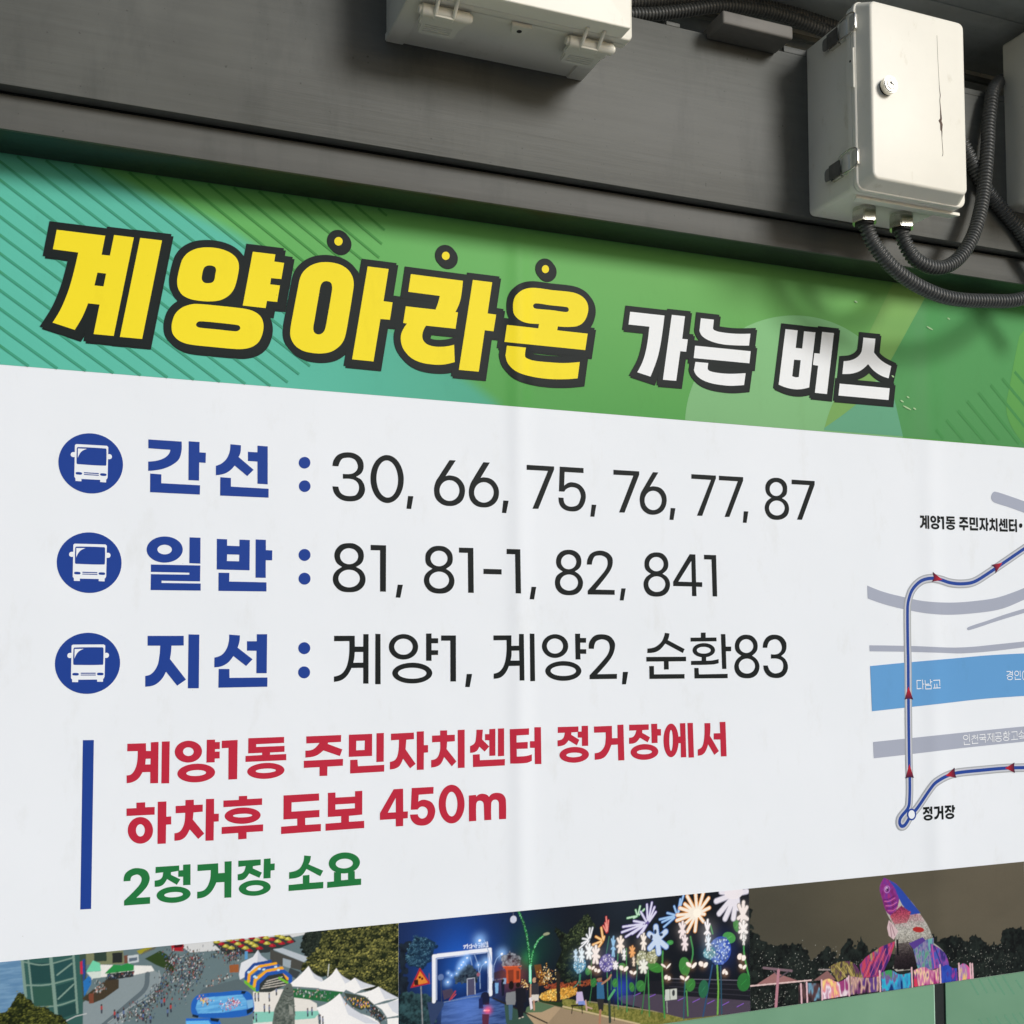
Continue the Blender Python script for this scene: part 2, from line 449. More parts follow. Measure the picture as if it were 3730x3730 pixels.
class Canvas:
    """a small painter: flat shapes, strokes, foliage, crowds; the picture ends up as ink colours on a fine grid mesh"""
    def __init__(s, x0, x1, z0, z1, res, seed):
        s.x0, s.z0, s.res = x0, z0, res
        s.w = int(round((x1 - x0) / res)); s.h = int(round((z1 - z0) / res))
        s.img = np.zeros((s.h, s.w, 3)) + .1
        s.X = x0 + (np.arange(s.w) + .5) * res; s.Z = z0 + (np.arange(s.h) + .5) * res
        s.rng = np.random.default_rng(seed)
    def noise(s, size, oct=3, ax=1., az=1.):
        tot = np.zeros((s.h, s.w)); amp = 1.; nrm = 0
        for o in range(oct):
            cs = size / 2 ** o
            gx = (s.X - s.x0) / (cs * ax); gz = (s.Z - s.z0) / (cs * az)
            g_ = s.rng.random((int(gz[-1]) + 3, int(gx[-1]) + 3))
            ix = gx.astype(int); iz = gz.astype(int); fx = gx - ix; fz = gz - iz
            fx = fx * fx * (3 - 2 * fx); fz = (fz * fz * (3 - 2 * fz))[:, None]
            a = g_[iz][:, ix] * (1 - fx) + g_[iz][:, ix + 1] * fx; b = g_[iz + 1][:, ix] * (1 - fx) + g_[iz + 1][:, ix + 1] * fx
            tot += amp * (a * (1 - fz) + b * fz); nrm += amp; amp *= .6
        return tot / nrm
    def sub(s, x0, x1, z0, z1):
        i0 = max(0, int((x0 - s.x0) / s.res) - 1); i1 = min(s.w, int((x1 - s.x0) / s.res) + 2)
        j0 = max(0, int((z0 - s.z0) / s.res) - 1); j1 = min(s.h, int((z1 - s.z0) / s.res) + 2)
        return (i0, i1, j0, j1) if i1 > i0 and j1 > j0 else None
    def mask(s, loop, dx=None, dz=None, pad=0):
        L = np.array(loop); b = s.sub(L[:, 0].min() - pad, L[:, 0].max() + pad, L[:, 1].min() - pad, L[:, 1].max() + pad)
        if not b: return None, None
        i0, i1, j0, j1 = b
        gx, gz = np.meshgrid(s.X[i0:i1], s.Z[j0:j1])
        if dx is not None: gx = gx + dx[j0:j1, i0:i1]; gz = gz + dz[j0:j1, i0:i1]
        m = inside(np.stack([gx.ravel(), gz.ravel()], 1), loop).reshape(gx.shape)
        return (slice(j0, j1), slice(i0, i1)), m
    def put(s, sl, m, col):
        if sl is not None: s.img[sl][m] = col
    def poly(s, loop, col): s.put(*s.mask(loop), lin(col))
    def ellipse(s, col, cx, cz, rx, rz, rot=0):
        b = s.sub(cx - max(rx, rz), cx + max(rx, rz), cz - max(rx, rz), cz + max(rx, rz))
        if not b: return
        i0, i1, j0, j1 = b; gx, gz = np.meshgrid(s.X[i0:i1] - cx, s.Z[j0:j1] - cz); a = math.radians(rot); c, t = math.cos(a), math.sin(a)
        m = ((gx * c + gz * t) / rx) ** 2 + ((-gx * t + gz * c) / rz) ** 2 < 1
        s.img[j0:j1, i0:i1][m] = lin(col)
    def stroke(s, pts, w, col):
        P = np.array(pts)
        for a, b in zip(P, P[1:]):
            bb = s.sub(min(a[0], b[0]) - w, max(a[0], b[0]) + w, min(a[1], b[1]) - w, max(a[1], b[1]) + w)
            if not bb: continue
            i0, i1, j0, j1 = bb; gx, gz = np.meshgrid(s.X[i0:i1], s.Z[j0:j1]); d = b - a; q = d @ d + 1e-9
            t = np.clip(((gx - a[0]) * d[0] + (gz - a[1]) * d[1]) / q, 0, 1)
            m = (gx - a[0] - t * d[0]) ** 2 + (gz - a[1] - t * d[1]) ** 2 < (w / 2) ** 2
            s.img[j0:j1, i0:i1][m] = lin(col)
    def run(s, ops):
        PAL = [[(40, 42, 52), (52, 56, 70), (70, 80, 96), (30, 34, 40), (150, 156, 166), (196, 198, 200), (110, 90, 80), (60, 90, 130), (150, 70, 70), (90, 100, 80), (44, 46, 50), (120, 128, 120)],
               [(60, 64, 60), (150, 160, 160), (210, 214, 214), (120, 90, 80), (90, 110, 120), (190, 150, 140), (50, 54, 54)],
               [(232, 190, 60), (240, 210, 110), (60, 110, 190), (230, 140, 50), (50, 60, 80), (200, 160, 180)],
               [(206, 40, 60), (232, 236, 240), (190, 30, 50), (240, 240, 244), (60, 30, 50), (220, 120, 130)],
               [(230, 170, 70), (250, 214, 140), (190, 120, 50), (255, 240, 200), (150, 90, 40), (60, 40, 30)],
               [(214, 220, 210), (160, 166, 156), (240, 242, 236), (90, 96, 90)],
               [(60, 190, 100), (110, 230, 150), (40, 140, 80), (160, 245, 190), (30, 90, 54)]]
        for op in ops:
            k = op[0]
            if k == 'b': s.img[:] = lin(op[1])
            elif k == 'p': s.poly([(x * 1e3, z * 1e3) for x, z in catmull(pts_of(op[2]), True, 5)], op[1])
            elif k == 's': s.stroke([(x * 1e3, z * 1e3) for x, z in catmull(pts_of(op[3]), False, 5)], max(op[2], s.res * 1.6), op[1])
            elif k == 'e': s.ellipse(*op[1:])
            elif k == 'g':
                _, col, cx, cz, r, a = op
                gx, gz = np.meshgrid(s.X - cx, s.Z - cz); wgt = (a * np.exp(-(gx ** 2 + gz ** 2) / r ** 2))[..., None]
                s.img = s.img * (1 - wgt * .85) + np.array(lin(col)) * wgt
            elif k == 'h': s.img *= (.86 + .28 * s.noise(90, 4, 2.5, 1))[..., None]
            elif k == 'f':
                _, dk, lt, size, ps, n_ = op
                a = s.noise(size * 3.2, 4); bn = s.noise(size, 3); e1 = s.noise(size * 1.6, 2) - .5; e2 = s.noise(size * 1.6, 2) - .5
                lp = [(x * 1e3, z * 1e3) for x, z in catmull(pts_of(ps), True, 4)]
                sl, m = s.mask(lp, e1 * size * 2.6, e2 * size * 2.6, size * 1.5)
                if sl is None: continue
                t = np.clip((a * .55 + bn * .6 - .42) * 3.1 * n_, 0, 1)[sl][..., None]
                c = np.array(lin(dk)) * (1 - t) + np.array(lin(lt)) * t
                s.img[sl][m] = c[m]
            elif k == 't':     # leafy masses: clumps with shaded undersides and lit tops
                _, dk, lt, size, ps, n_ = op
                lp = [(x * 1e3, z * 1e3) for x, z in catmull(pts_of(ps), True, 4)]; L_ = np.array(lp)
                s.poly(lp, dk)
                q = np.stack([s.rng.uniform(L_[:, 0].min(), L_[:, 0].max(), n_), s.rng.uniform(L_[:, 1].min(), L_[:, 1].max(), n_)], 1)
                q = q[inside(q, lp)]; q = q[np.argsort(-q[:, 1])]; D_, T_ = np.array(dk, float), np.array(lt, float)
                for x, z in q:
                    r_ = size * s.rng.uniform(.6, 1.3); g_ = s.rng.uniform(.35, 1.)
                    s.ellipse(tuple(D_ * s.rng.uniform(.7, 1.1)), x + .2 * r_, z - .5 * r_, r_, r_ * .7)
                    for _j in range(9):
                        u, v = s.rng.normal(0, .42, 2); k_ = np.clip(.45 + .5 * v - .15 * u + s.rng.uniform(-.25, .25), 0, 1) * g_
                        s.ellipse(tuple(D_ + (T_ - D_) * k_), x + u * r_, z + v * r_ * .8, r_ * s.rng.uniform(.12, .26), r_ * s.rng.uniform(.10, .2))
            elif k == 'k':     # scales: a staggered net of small pale plates, colour stops from top to bottom
                _, stops, ps, size = op
                lp = [(x * 1e3, z * 1e3) for x, z in catmull(pts_of(ps), True, 4)]; L_ = np.array(lp); z0, z1 = L_[:, 1].min(), L_[:, 1].max()
                gx_, gz_ = np.meshgrid(np.arange(L_[:, 0].min(), L_[:, 0].max(), size), np.arange(z0, z1, size * .7)); gx_[::2] += size / 2
                q = np.stack([gx_.ravel(), gz_.ravel()], 1); q = q[inside(q, lp)]
                for x, z in q:
                    u = np.clip((z1 - z) / (z1 - z0) + s.rng.normal(0, .05), 0, .999) * (len(stops) - 1); i_ = int(u)
                    cc = np.array(stops[i_]) * (1 - u + i_) + np.array(stops[i_ + 1]) * (u - i_); cc = cc * s.rng.uniform(.8, 1.15)
                    s.ellipse(tuple(cc * .45), x, z, size * .56, size * .5); s.ellipse(tuple(np.minimum(cc, 255)), x - size * .06, z + size * .08, size * .44, size * .36)
            elif k == 'r':
                _, c1, c2, ps = op
                lp = [(x * 1e3, z * 1e3) for x, z in catmull(pts_of(ps), True, 4)]; sl, m = s.mask(lp)
                if sl is None: continue
                t = np.clip((s.noise(5, 3, 4.5, .6)[sl] - .35) * 3, 0, 1)[..., None]
                c = np.array(lin(c1)) * (1 - t) + np.array(lin(c2)) * t; s.img[sl][m] = c[m]
            elif k == 'm':
                _, cols, ps, sc_ = op
                lp = [(x * 1e3, z * 1e3) for x, z in catmull(pts_of(ps), True, 4)]; sl, m = s.mask(lp)
                if sl is None: continue
                u = (s.noise(14 * sc_, 3, .8, 1.6)[sl] - .5) * 2.4 + (s.noise(5 * sc_, 2, .5, 2.5)[sl] - .5) * .9 + .5
                u = np.clip(u, 0, .999) * (len(cols) - 1); i_ = u.astype(int); f_ = (u - i_)[..., None]; C_ = np.array([lin(q) for q in cols])
                c = C_[i_] * (1 - f_) + C_[np.minimum(i_ + 1, len(cols) - 1)] * f_
                s.img[sl][m] = c[m]
            elif k == 'c':
                _, n_, w, ps, pal = op
                P = np.array([(x * 1e3, z * 1e3) for x, z in catmull(pts_of(ps), False, 5)])
                for _i in range(n_):
                    j = s.rng.integers(0, len(P) - 1); q = P[j] + (P[j + 1] - P[j]) * s.rng.random() + s.rng.normal(0, w * .42, 2)
                    c = PAL[pal][s.rng.integers(0, len(PAL[pal]))]; h = s.rng.uniform(.8, 1.6) * (.5 if pal >= 5 else .8)
                    s.ellipse(c, q[0], q[1], h * .75, h * (1 if pal >= 3 else 1.5))
                    if pal == 0: s.ellipse((46, 38, 36), q[0], q[1] + h * 1.7, .6, .7)
            elif k == 'd':
                _, col, cx, cz, rx, rz, n_, r = op
                for _i in range(n_):
                    a = s.rng.random() * 6.283; q = math.sqrt(s.rng.random())
                    j = s.rng.uniform(.72, 1.15); s.ellipse(tuple(min(255, v * j) for v in col), cx + rx * q * math.cos(a), cz + rz * q * math.sin(a), r * s.rng.uniform(.6, 1.2), r * s.rng.uniform(.6, 1.2))
    def blur(s, k):
        for ax in (0, 1):
            p = np.pad(s.img, [(k, k) if a == ax else (0, 0) for a in range(3)], 'edge'); c = np.cumsum(p, ax)
            z = np.take(c, [0], ax) * 0; c = np.concatenate([z, c], ax); n_ = s.img.shape[ax]
            s.img = (np.take(c, np.arange(2 * k + 1, 2 * k + 1 + n_), ax) - np.take(c, np.arange(n_), ax)) / (2 * k + 1)
    def mesh(s, name, lift, parent, down=2):
        h, w = s.h // down, s.w // down
        im = s.img[:h * down, :w * down].reshape(h, down, w, down, 3).mean((1, 3))
        X = s.x0 + np.linspace(0, s.w * s.res, w); Z = s.z0 + np.linspace(0, s.h * s.res, h)
        V = np.empty((h, w, 3)); V[..., 0] = X[None] * 1e-3; V[..., 1] = -lift * 1e-3; V[..., 2] = Z[:, None] * 1e-3
        i = (np.arange(h - 1)[:, None] * w + np.arange(w - 1)[None]).ravel()
        F = np.stack([i, i + 1, i + 1 + w, i + w], 1).astype(np.int32)
        me = bpy.data.meshes.new(name)
        me.vertices.add(h * w); me.vertices.foreach_set('co', V.ravel().astype(np.float32))
        me.loops.add(len(F) * 4); me.loops.foreach_set('vertex_index', F.ravel())
        me.polygons.add(len(F)); me.polygons.foreach_set('loop_start', np.arange(0, len(F) * 4, 4, dtype=np.int32))
        me.update(calc_edges=True)
        set_ink(me, im.reshape(-1, 3))
        return link(name, me, PRINT, parent)

def words(shapes, gap=.009):
    """group shapes whose outlines lie closer than gap, word by word"""
    B = []
    for s in shapes:
        P = np.array([p for lp in (loops_of(s, 2) if isinstance(s[0], str) else s) for p in lp]); B.append((*P.min(0), *P.max(0)))
    n = len(B); up = list(range(n))
    def root(i):
        while up[i] != i: i = up[i]
        return i
    for i in range(n):
        for j in range(i):
            a, b = B[i], B[j]
            if a[0] - gap < b[2] and b[0] - gap < a[2] and a[1] - gap < b[3] and b[1] - gap < a[3]: up[root(i)] = root(j)
    out = {}
    for i in range(n): out.setdefault(root(i), []).append(shapes[i])
    return list(out.values())

def lettering(name, shapes, col, lift, parent, gap=.009):
    for w in words(shapes, gap): flat_print(name, w, col, lift, parent)

# ------------------------------------------------------------------ print artwork, in tenths of a millimetre across and up the banner (~ marks curve points)
LETTERING = {
 'heading_yellow': [
  ['-209,21998 555,21999 501,21663 634,21665 697,22030 1016,22031 711,20289 392,20290 480,20804 298,20805 ~211,20563 94,20331 -250,20419 ~-130,20657 ~-22,20959 ~54,21258 132,21654 -263,21660', '439,21349 577,21348 539,21123 394,21122'],
  ['1120,22037 1479,22040 1171,20283 811,20283'],
  ['~2208,22012 ~2052,21967 ~1910,21874 ~1821,21747 ~1778,21599 ~1747,21446 ~1738,21351 ~1756,21231 ~1827,21124 ~1957,21067 ~2126,21052 ~2295,21061 ~2466,21101 ~2597,21184 ~2689,21298 ~2741,21442 ~2780,21640 ~2788,21751 ~2765,21852 ~2691,21939 ~2564,21999 ~2392,22025', '~2277,21699 ~2205,21665 ~2173,21600 ~2154,21495 ~2156,21427 ~2201,21382 ~2266,21382 ~2332,21404 ~2367,21459 ~2383,21564 ~2393,21634 ~2369,21686'],
  ['3028,22041 3428,22043 3409,21911 3585,21907 3537,21607 3354,21602 3338,21487 3513,21487 3466,21182 3284,21180 3261,21048 2860,21050'],
  ['~2087,20993 ~1958,20967 ~1817,20893 ~1715,20781 ~1665,20641 ~1654,20532 ~1674,20426 ~1745,20339 ~1861,20283 ~2016,20262 ~2355,20258 ~2684,20258 ~2857,20270 ~3017,20320 ~3138,20421 ~3204,20566 ~3226,20721 ~3196,20850 ~3121,20932 ~2999,20981 ~2838,20998 ~2480,21000', '~2142,20692 ~2090,20672 ~2062,20628 ~2080,20592 ~2136,20577 ~2417,20576 ~2735,20575 ~2794,20598 ~2819,20640 ~2807,20675 ~2760,20691 ~2456,20696'],
  ['~4653,22444 ~4647,22413 ~4631,22384 ~4606,22364 ~4576,22354 ~4547,22356 ~4522,22370 ~4505,22394 ~4499,22424 ~4505,22455 ~4521,22483 ~4546,22504 ~4576,22514 ~4605,22512 ~4630,22498 ~4647,22474'],
  ['~4340,22017 ~4194,21983 ~4049,21906 ~3933,21789 ~3873,21665 ~3834,21470 ~3750,20995 ~3702,20685 ~3717,20542 ~3796,20419 ~3926,20344 ~4085,20318 ~4259,20322 ~4435,20367 ~4567,20456 ~4655,20561 ~4706,20684 ~4765,21000 ~4853,21559 ~4863,21679 ~4837,21810 ~4755,21926 ~4621,21999 ~4473,22022', '~4359,21667 ~4290,21638 ~4250,21570 ~4218,21397 ~4140,20920 ~4118,20771 ~4141,20693 ~4214,20667 ~4287,20701 ~4333,20779 ~4374,20988 ~4445,21423 ~4461,21558 ~4437,21644'],
  ['5125,22034 5525,22034 5428,21415 5602,21412 5552,21079 5369,21074 5239,20265 4837,20268'],
  ['5956,21990 6992,21985 ~6950,21658 ~6906,21507 6838,21363 6890,21363 6840,21041 6253,21040 ~6191,20912 ~6185,20788 ~6248,20702 ~6355,20665 ~6505,20661 ~6677,20688 6811,20730 6823,20398 ~6612,20333 ~6397,20312 ~6142,20332 ~5953,20407 ~5816,20547 ~5764,20695 ~5774,20850 5879,21041 5807,21045 5858,21366 6441,21366 ~6488,21492 6527,21639 5906,21647'],
  ['7192,22026 7589,22027 7493,21407 7669,21402 7614,21071 7434,21072 7308,20256 6906,20256'],
  ['~8463,22020 ~8257,21966 ~8108,21853 ~8040,21738 ~8021,21566 ~8050,21441 ~8163,21347 ~8322,21306 8570,21314 8553,21224 7893,21225 7840,20886 9568,20890 9625,21227 8959,21227 8974,21306 ~9227,21322 ~9429,21371 ~9560,21483 ~9633,21654 ~9639,21786 ~9587,21901 ~9469,21986 ~9280,22026 ~8857,22020', '~8508,21716 ~8450,21677 ~8461,21625 ~8519,21609 ~8855,21618 ~9159,21614 ~9213,21653 ~9195,21705 ~9136,21716 ~8809,21712'],
  ['7891,20817 8290,20817 ~8269,20653 ~8296,20613 ~8456,20575 ~8848,20574 ~9128,20589 9447,20639 9397,20307 ~9126,20265 ~8730,20240 ~8340,20266 ~8068,20338 ~7910,20472 ~7861,20615 ~7866,20658'],
  ['~6724,22437 ~6718,22405 ~6702,22377 ~6676,22357 ~6646,22347 ~6617,22350 ~6591,22364 ~6575,22387 ~6569,22417 ~6575,22448 ~6591,22476 ~6617,22496 ~6647,22506 ~6676,22504 ~6702,22490 ~6719,22466'],
  ['~8790,22432 ~8784,22401 ~8767,22373 ~8742,22353 ~8712,22343 ~8683,22346 ~8658,22360 ~8642,22384 ~8636,22414 ~8642,22445 ~8659,22473 ~8684,22493 ~8713,22503 ~8743,22501 ~8767,22486 ~8784,22462'],
 ],
 'heading_white': [
  ['10585,21774 11377,21781 ~11330,21462 ~11263,21104 ~11189,20843 11037,20482 10734,20546 ~10869,20798 ~10960,21107 11023,21513 10544,21508'],
  ['11550,21813 11861,21817 11789,21336 11922,21338 11879,21075 11740,21073 11636,20446 11325,20443'],
  ['12241,21817 12557,21819 12530,21629 ~12567,21596 ~12679,21574 ~12961,21569 ~13188,21582 13454,21612 13414,21352 ~13070,21325 ~12769,21317 ~12489,21352 ~12286,21429 ~12208,21535 ~12214,21616'],
  ['12095,21223 13454,21235 13417,20973 12058,20960'],
  ['12098,20883 12408,20887 ~12391,20775 ~12402,20744 ~12461,20716 ~12666,20699 ~12947,20707 13320,20753 13276,20496 ~12981,20455 ~12756,20449 ~12476,20467 ~12255,20521 ~12118,20606 ~12064,20698 ~12074,20763'],
  ['14346,21802 14661,21806 14602,21417 14771,21418 14827,21803 15125,21809 14935,20581 ~14728,20527 ~14529,20511 ~14332,20531 14149,20578', '14555,21156 14727,21160 14670,20789 ~14594,20774 14499,20791'],
  ['15302,21839 15616,21842 15401,20474 15084,20477 15181,21080 15046,21086 15087,21348 15229,21350'],
  ['16410,21823 16742,21829 16694,21517 ~16825,21396 ~16972,21314 17167,21248 17087,20966 ~16879,21010 ~16690,21098 16525,21238 ~16332,21083 ~16101,20991 15823,20953 15864,21242 ~16066,21283 ~16234,21367 ~16342,21480 ~16375,21587'],
  ['15746,20733 17111,20742 17073,20474 15707,20466'],
 ],
 'route_class': [
  ['1293,18560 1842,18558 ~1841,18392 ~1795,18241 ~1678,18136 ~1538,18067 ~1399,18032 1297,18019 1295,18178 ~1443,18204 ~1560,18257 ~1634,18331 1657,18403 1295,18408'],
  ['1960,18571 2142,18570 2143,18389 2251,18388 2248,18210 2140,18212 2140,17894 1962,17894'],
  ['1330,17974 1513,17970 1513,17817 2158,17813 2155,17651 1331,17654'],
  ['2667,18564 2848,18558 ~2842,18429 2810,18346 3073,18134 2963,18017 2745,18191 ~2661,18096 ~2564,18036 2423,18003 2422,18168 ~2526,18221 ~2610,18314 ~2658,18442'],
  ['3137,18568 3317,18567 3321,17888 3142,17890 3139,18284 2973,18287 2972,18449 3138,18449'],
  ['2499,17972 2681,17969 2682,17816 3337,17810 3338,17651 2499,17650'],
  ['~4080,18318 ~4072,18277 ~4050,18242 ~4015,18217 ~3975,18206 ~3935,18212 ~3901,18233 ~3878,18266 ~3870,18306 ~3878,18347 ~3900,18382 ~3934,18407 ~3974,18417 ~4015,18412 ~4049,18391 ~4072,18358'],
  ['~4085,17893 ~4077,17852 ~4054,17817 ~4020,17793 ~3980,17783 ~3940,17789 ~3906,17810 ~3883,17843 ~3875,17883 ~3882,17923 ~3905,17959 ~3939,17983 ~3979,17993 ~4019,17987 ~4053,17966 ~4076,17933'],
  ['~1879,16686 ~1857,16599 ~1792,16524 ~1696,16473 ~1583,16453 ~1470,16468 ~1374,16514 ~1309,16584 ~1286,16669 ~1307,16755 ~1370,16830 ~1465,16882 ~1578,16902 ~1692,16889 ~1789,16843 ~1855,16772', '~1700,16681 ~1691,16649 ~1665,16621 ~1627,16602 ~1581,16595 ~1536,16600 ~1497,16617 ~1471,16643 ~1462,16674 ~1471,16706 ~1496,16734 ~1534,16753 ~1580,16761 ~1625,16756 ~1664,16739 ~1690,16713'],
  ['1990,16901 2173,16900 2175,16450 1990,16453'],
  ['1358,16416 2175,16418 2173,16142 1535,16143 1535,16104 2183,16105 2184,15982 1358,15980 1360,16251 1994,16254 1993,16289 1359,16290'],
  ['2449,16889 2624,16887 2625,16775 2837,16773 2836,16888 3015,16887 3014,16352 2452,16355', '2626,16623 2836,16623 2834,16506 2624,16506'],
  ['3117,16900 3295,16898 3297,16716 3409,16714 3407,16537 3295,16537 3297,16225 3119,16224'],
  ['2483,16299 2667,16300 2666,16148 3310,16145 3311,15984 2484,15982'],
  ['~4090,16652 ~4082,16610 ~4059,16575 ~4024,16551 ~3983,16541 ~3942,16549 ~3908,16571 ~3884,16605 ~3876,16646 ~3884,16687 ~3907,16722 ~3941,16747 ~3982,16756 ~4023,16749 ~4058,16727 ~4082,16692'],
  ['~4092,16225 ~4084,16183 ~4061,16148 ~4026,16124 ~3985,16116 ~3944,16123 ~3910,16146 ~3886,16180 ~3878,16221 ~3886,16262 ~3909,16297 ~3943,16321 ~3984,16330 ~4026,16322 ~4060,16300 ~4084,16266'],
  ['1318,15200 1909,15200 1911,15035 1709,15033 ~1701,14907 1686,14805 1954,14450 1810,14348 1623,14590 ~1552,14460 ~1438,14366 1289,14339 1287,14520 ~1390,14559 ~1481,14691 ~1514,14859 1526,15033 1320,15034'],
  ['1989,15225 2169,15222 2168,14298 1986,14301'],
  ['2673,15222 2856,15208 ~2849,15098 2818,14994 3077,14789 2967,14673 2747,14849 ~2663,14740 ~2555,14675 2425,14654 2426,14824 ~2541,14865 ~2625,14963 ~2667,15099'],
  ['3148,15228 3328,15230 3325,14542 3145,14544 3145,14938 2980,14941 2979,15106 3149,15105'],
  ['2500,14626 2681,14624 2684,14469 3338,14467 3337,14305 2497,14302'],
  ['~4093,14979 ~4085,14938 ~4062,14904 ~4027,14881 ~3986,14873 ~3946,14881 ~3911,14905 ~3888,14939 ~3879,14980 ~3887,15020 ~3910,15055 ~3945,15078 ~3985,15086 ~4026,15078 ~4061,15054 ~4085,15020'],
  ['~4092,14548 ~4084,14507 ~4061,14473 ~4027,14450 ~3986,14443 ~3945,14451 ~3910,14475 ~3887,14510 ~3879,14550 ~3887,14591 ~3910,14625 ~3944,14648 ~3985,14655 ~4026,14647 ~4061,14623 ~4084,14588'],
 ],
 'route_numbers': [
  ['4482,18282 ~4508,18396 ~4591,18497 ~4749,18548 ~4908,18529 ~5028,18439 ~5063,18310 ~5028,18190 4922,18106 ~5029,18046 ~5088,17904 ~5064,17785 ~4976,17690 ~4818,17651 ~4647,17675 ~4528,17773 4484,17911 4593,17909 ~4633,17804 ~4712,17756 ~4817,17748 ~4923,17779 ~4978,17899 ~4949,18002 ~4856,18058 4677,18059 4676,18147 ~4843,18161 ~4930,18224 ~4954,18304 ~4913,18406 ~4842,18446 ~4762,18450 ~4657,18417 4592,18281'],
  ['~5825,18124 ~5807,17951 ~5743,17800 ~5643,17695 ~5523,17651 ~5401,17676 ~5295,17764 ~5222,17902 ~5192,18070 ~5209,18241 ~5272,18391 ~5370,18497 ~5490,18542 ~5613,18520 ~5720,18432 ~5794,18293', '~5716,18115 ~5705,17981 ~5664,17865 ~5600,17784 ~5522,17752 ~5443,17772 ~5373,17841 ~5325,17949 ~5304,18079 ~5315,18212 ~5355,18328 ~5419,18409 ~5496,18442 ~5576,18423 ~5646,18354 ~5695,18246'],
  ['5910,17801 6012,17800 5968,17559 5878,17561'],
  ['6722,18519 6847,18521 6642,18209 ~6730,18228 ~6886,18195 ~7000,18079 ~7031,17945 ~6985,17780 ~6871,17681 ~6729,17647 ~6574,17673 ~6448,17783 ~6415,17942 ~6448,18092 ~6519,18208', '~6920,17951 ~6904,17874 ~6861,17808 ~6797,17762 ~6721,17744 ~6645,17756 ~6581,17795 ~6539,17857 ~6524,17932 ~6539,18007 ~6582,18073 ~6646,18119 ~6721,18138 ~6797,18127 ~6862,18087 ~6905,18025'],
  ['7403,18518 7537,18520 7345,18211 ~7417,18229 ~7577,18196 ~7693,18073 ~7722,17931 ~7677,17784 ~7560,17683 ~7424,17650 ~7257,17675 ~7142,17779 ~7108,17930 ~7137,18078 ~7206,18204', '~7614,17948 ~7598,17872 ~7554,17806 ~7489,17761 ~7413,17742 ~7336,17754 ~7272,17793 ~7229,17855 ~7214,17929 ~7230,18005 ~7273,18071 ~7337,18117 ~7414,18135 ~7490,18124 ~7555,18085 ~7599,18023'],
  ['7812,17801 7921,17800 7870,17559 7782,17561'],
  ['8301,18519 8883,18519 8883,18460 8542,17670 8419,17667 8752,18424 8300,18422'],
  ['9005,18523 9521,18523 9520,18424 9109,18424 9098,18151 ~9178,18208 ~9271,18227 ~9425,18192 ~9539,18079 ~9566,17939 ~9515,17781 ~9406,17677 ~9267,17649 ~9113,17674 ~9007,17759 8971,17912 9081,17911 ~9105,17805 ~9175,17752 ~9277,17745 ~9391,17790 ~9448,17905 ~9455,17990 ~9394,18100 ~9255,18130 ~9147,18088 9100,18033 8984,18033'],
  ['9696,17803 9796,17802 9751,17563 9662,17562'],
  ['10184,18525 10766,18525 10765,18455 10425,17673 10302,17671 10631,18430 10183,18427'],
  ['11081,18526 11205,18527 11005,18220 ~11090,18237 ~11256,18208 ~11367,18093 ~11392,17946 ~11342,17796 ~11235,17698 ~11083,17655 ~10933,17678 ~10815,17774 ~10772,17932 ~10797,18079 ~10879,18216', '~11280,17957 ~11264,17881 ~11220,17815 ~11155,17769 ~11078,17751 ~11002,17763 ~10939,17803 ~10896,17865 ~10882,17939 ~10898,18016 ~10942,18082 ~11006,18127 ~11083,18146 ~11159,18135 ~11223,18095 ~11266,18032'],
  ['11485,17811 11595,17810 11546,17566 11455,17568'],
  ['11980,18534 12569,18535 12568,18478 12227,17679 12102,17677 12448,18438 11979,18439'],
  ['12642,18536 13234,18537 13233,18465 12884,17683 12766,17678 13100,18442 12641,18443'],
  ['13239,17815 13352,17817 13302,17572 13212,17574'],
  ['~14042,18566 ~14198,18548 ~14313,18456 ~14337,18330 ~14309,18216 14200,18136 ~14322,18062 ~14377,17938 ~14344,17796 ~14232,17702 ~14082,17666 ~13918,17684 ~13804,17775 ~13761,17912 ~13809,18040 13929,18134 ~13822,18208 ~13784,18317 ~13806,18430 ~13900,18527', '~14224,18333 ~14210,18276 ~14173,18226 ~14119,18191 ~14055,18177 ~13992,18185 ~13939,18215 ~13904,18261 ~13893,18317 ~13906,18375 ~13943,18424 ~13997,18459 ~14061,18474 ~14124,18466 ~14177,18436 ~14212,18390', '~14267,17928 ~14250,17866 ~14206,17812 ~14141,17775 ~14064,17760 ~13989,17769 ~13925,17801 ~13883,17851 ~13869,17911 ~13885,17973 ~13929,18026 ~13994,18064 ~14070,18079 ~14146,18070 ~14210,18039 ~14252,17989'],
  ['14455,18548 15051,18547 15049,18467 14705,17692 14577,17690 14916,18452 14453,18449'],
  ['~4787,16886 ~4913,16871 ~5036,16780 ~5070,16661 ~5037,16540 4926,16454 ~5048,16376 ~5102,16246 ~5071,16114 ~4960,16019 ~4805,15991 ~4640,16016 ~4530,16116 ~4497,16235 ~4540,16355 4667,16450 ~4562,16528 ~4524,16646 ~4550,16756 ~4648,16856', '~4965,16652 ~4952,16595 ~4916,16547 ~4861,16514 ~4797,16501 ~4733,16511 ~4678,16541 ~4642,16587 ~4629,16643 ~4642,16699 ~4678,16747 ~4732,16780 ~4796,16793 ~4861,16784 ~4915,16754 ~4952,16707', '~4997,16244 ~4982,16182 ~4939,16129 ~4874,16093 ~4798,16080 ~4722,16091 ~4658,16124 ~4615,16176 ~4600,16237 ~4615,16298 ~4657,16351 ~4721,16387 ~4797,16401 ~4874,16391 ~4938,16357 ~4982,16306'],
  ['5197,16866 5488,16866 5487,16011 5376,16012 5375,16770 5197,16769'],
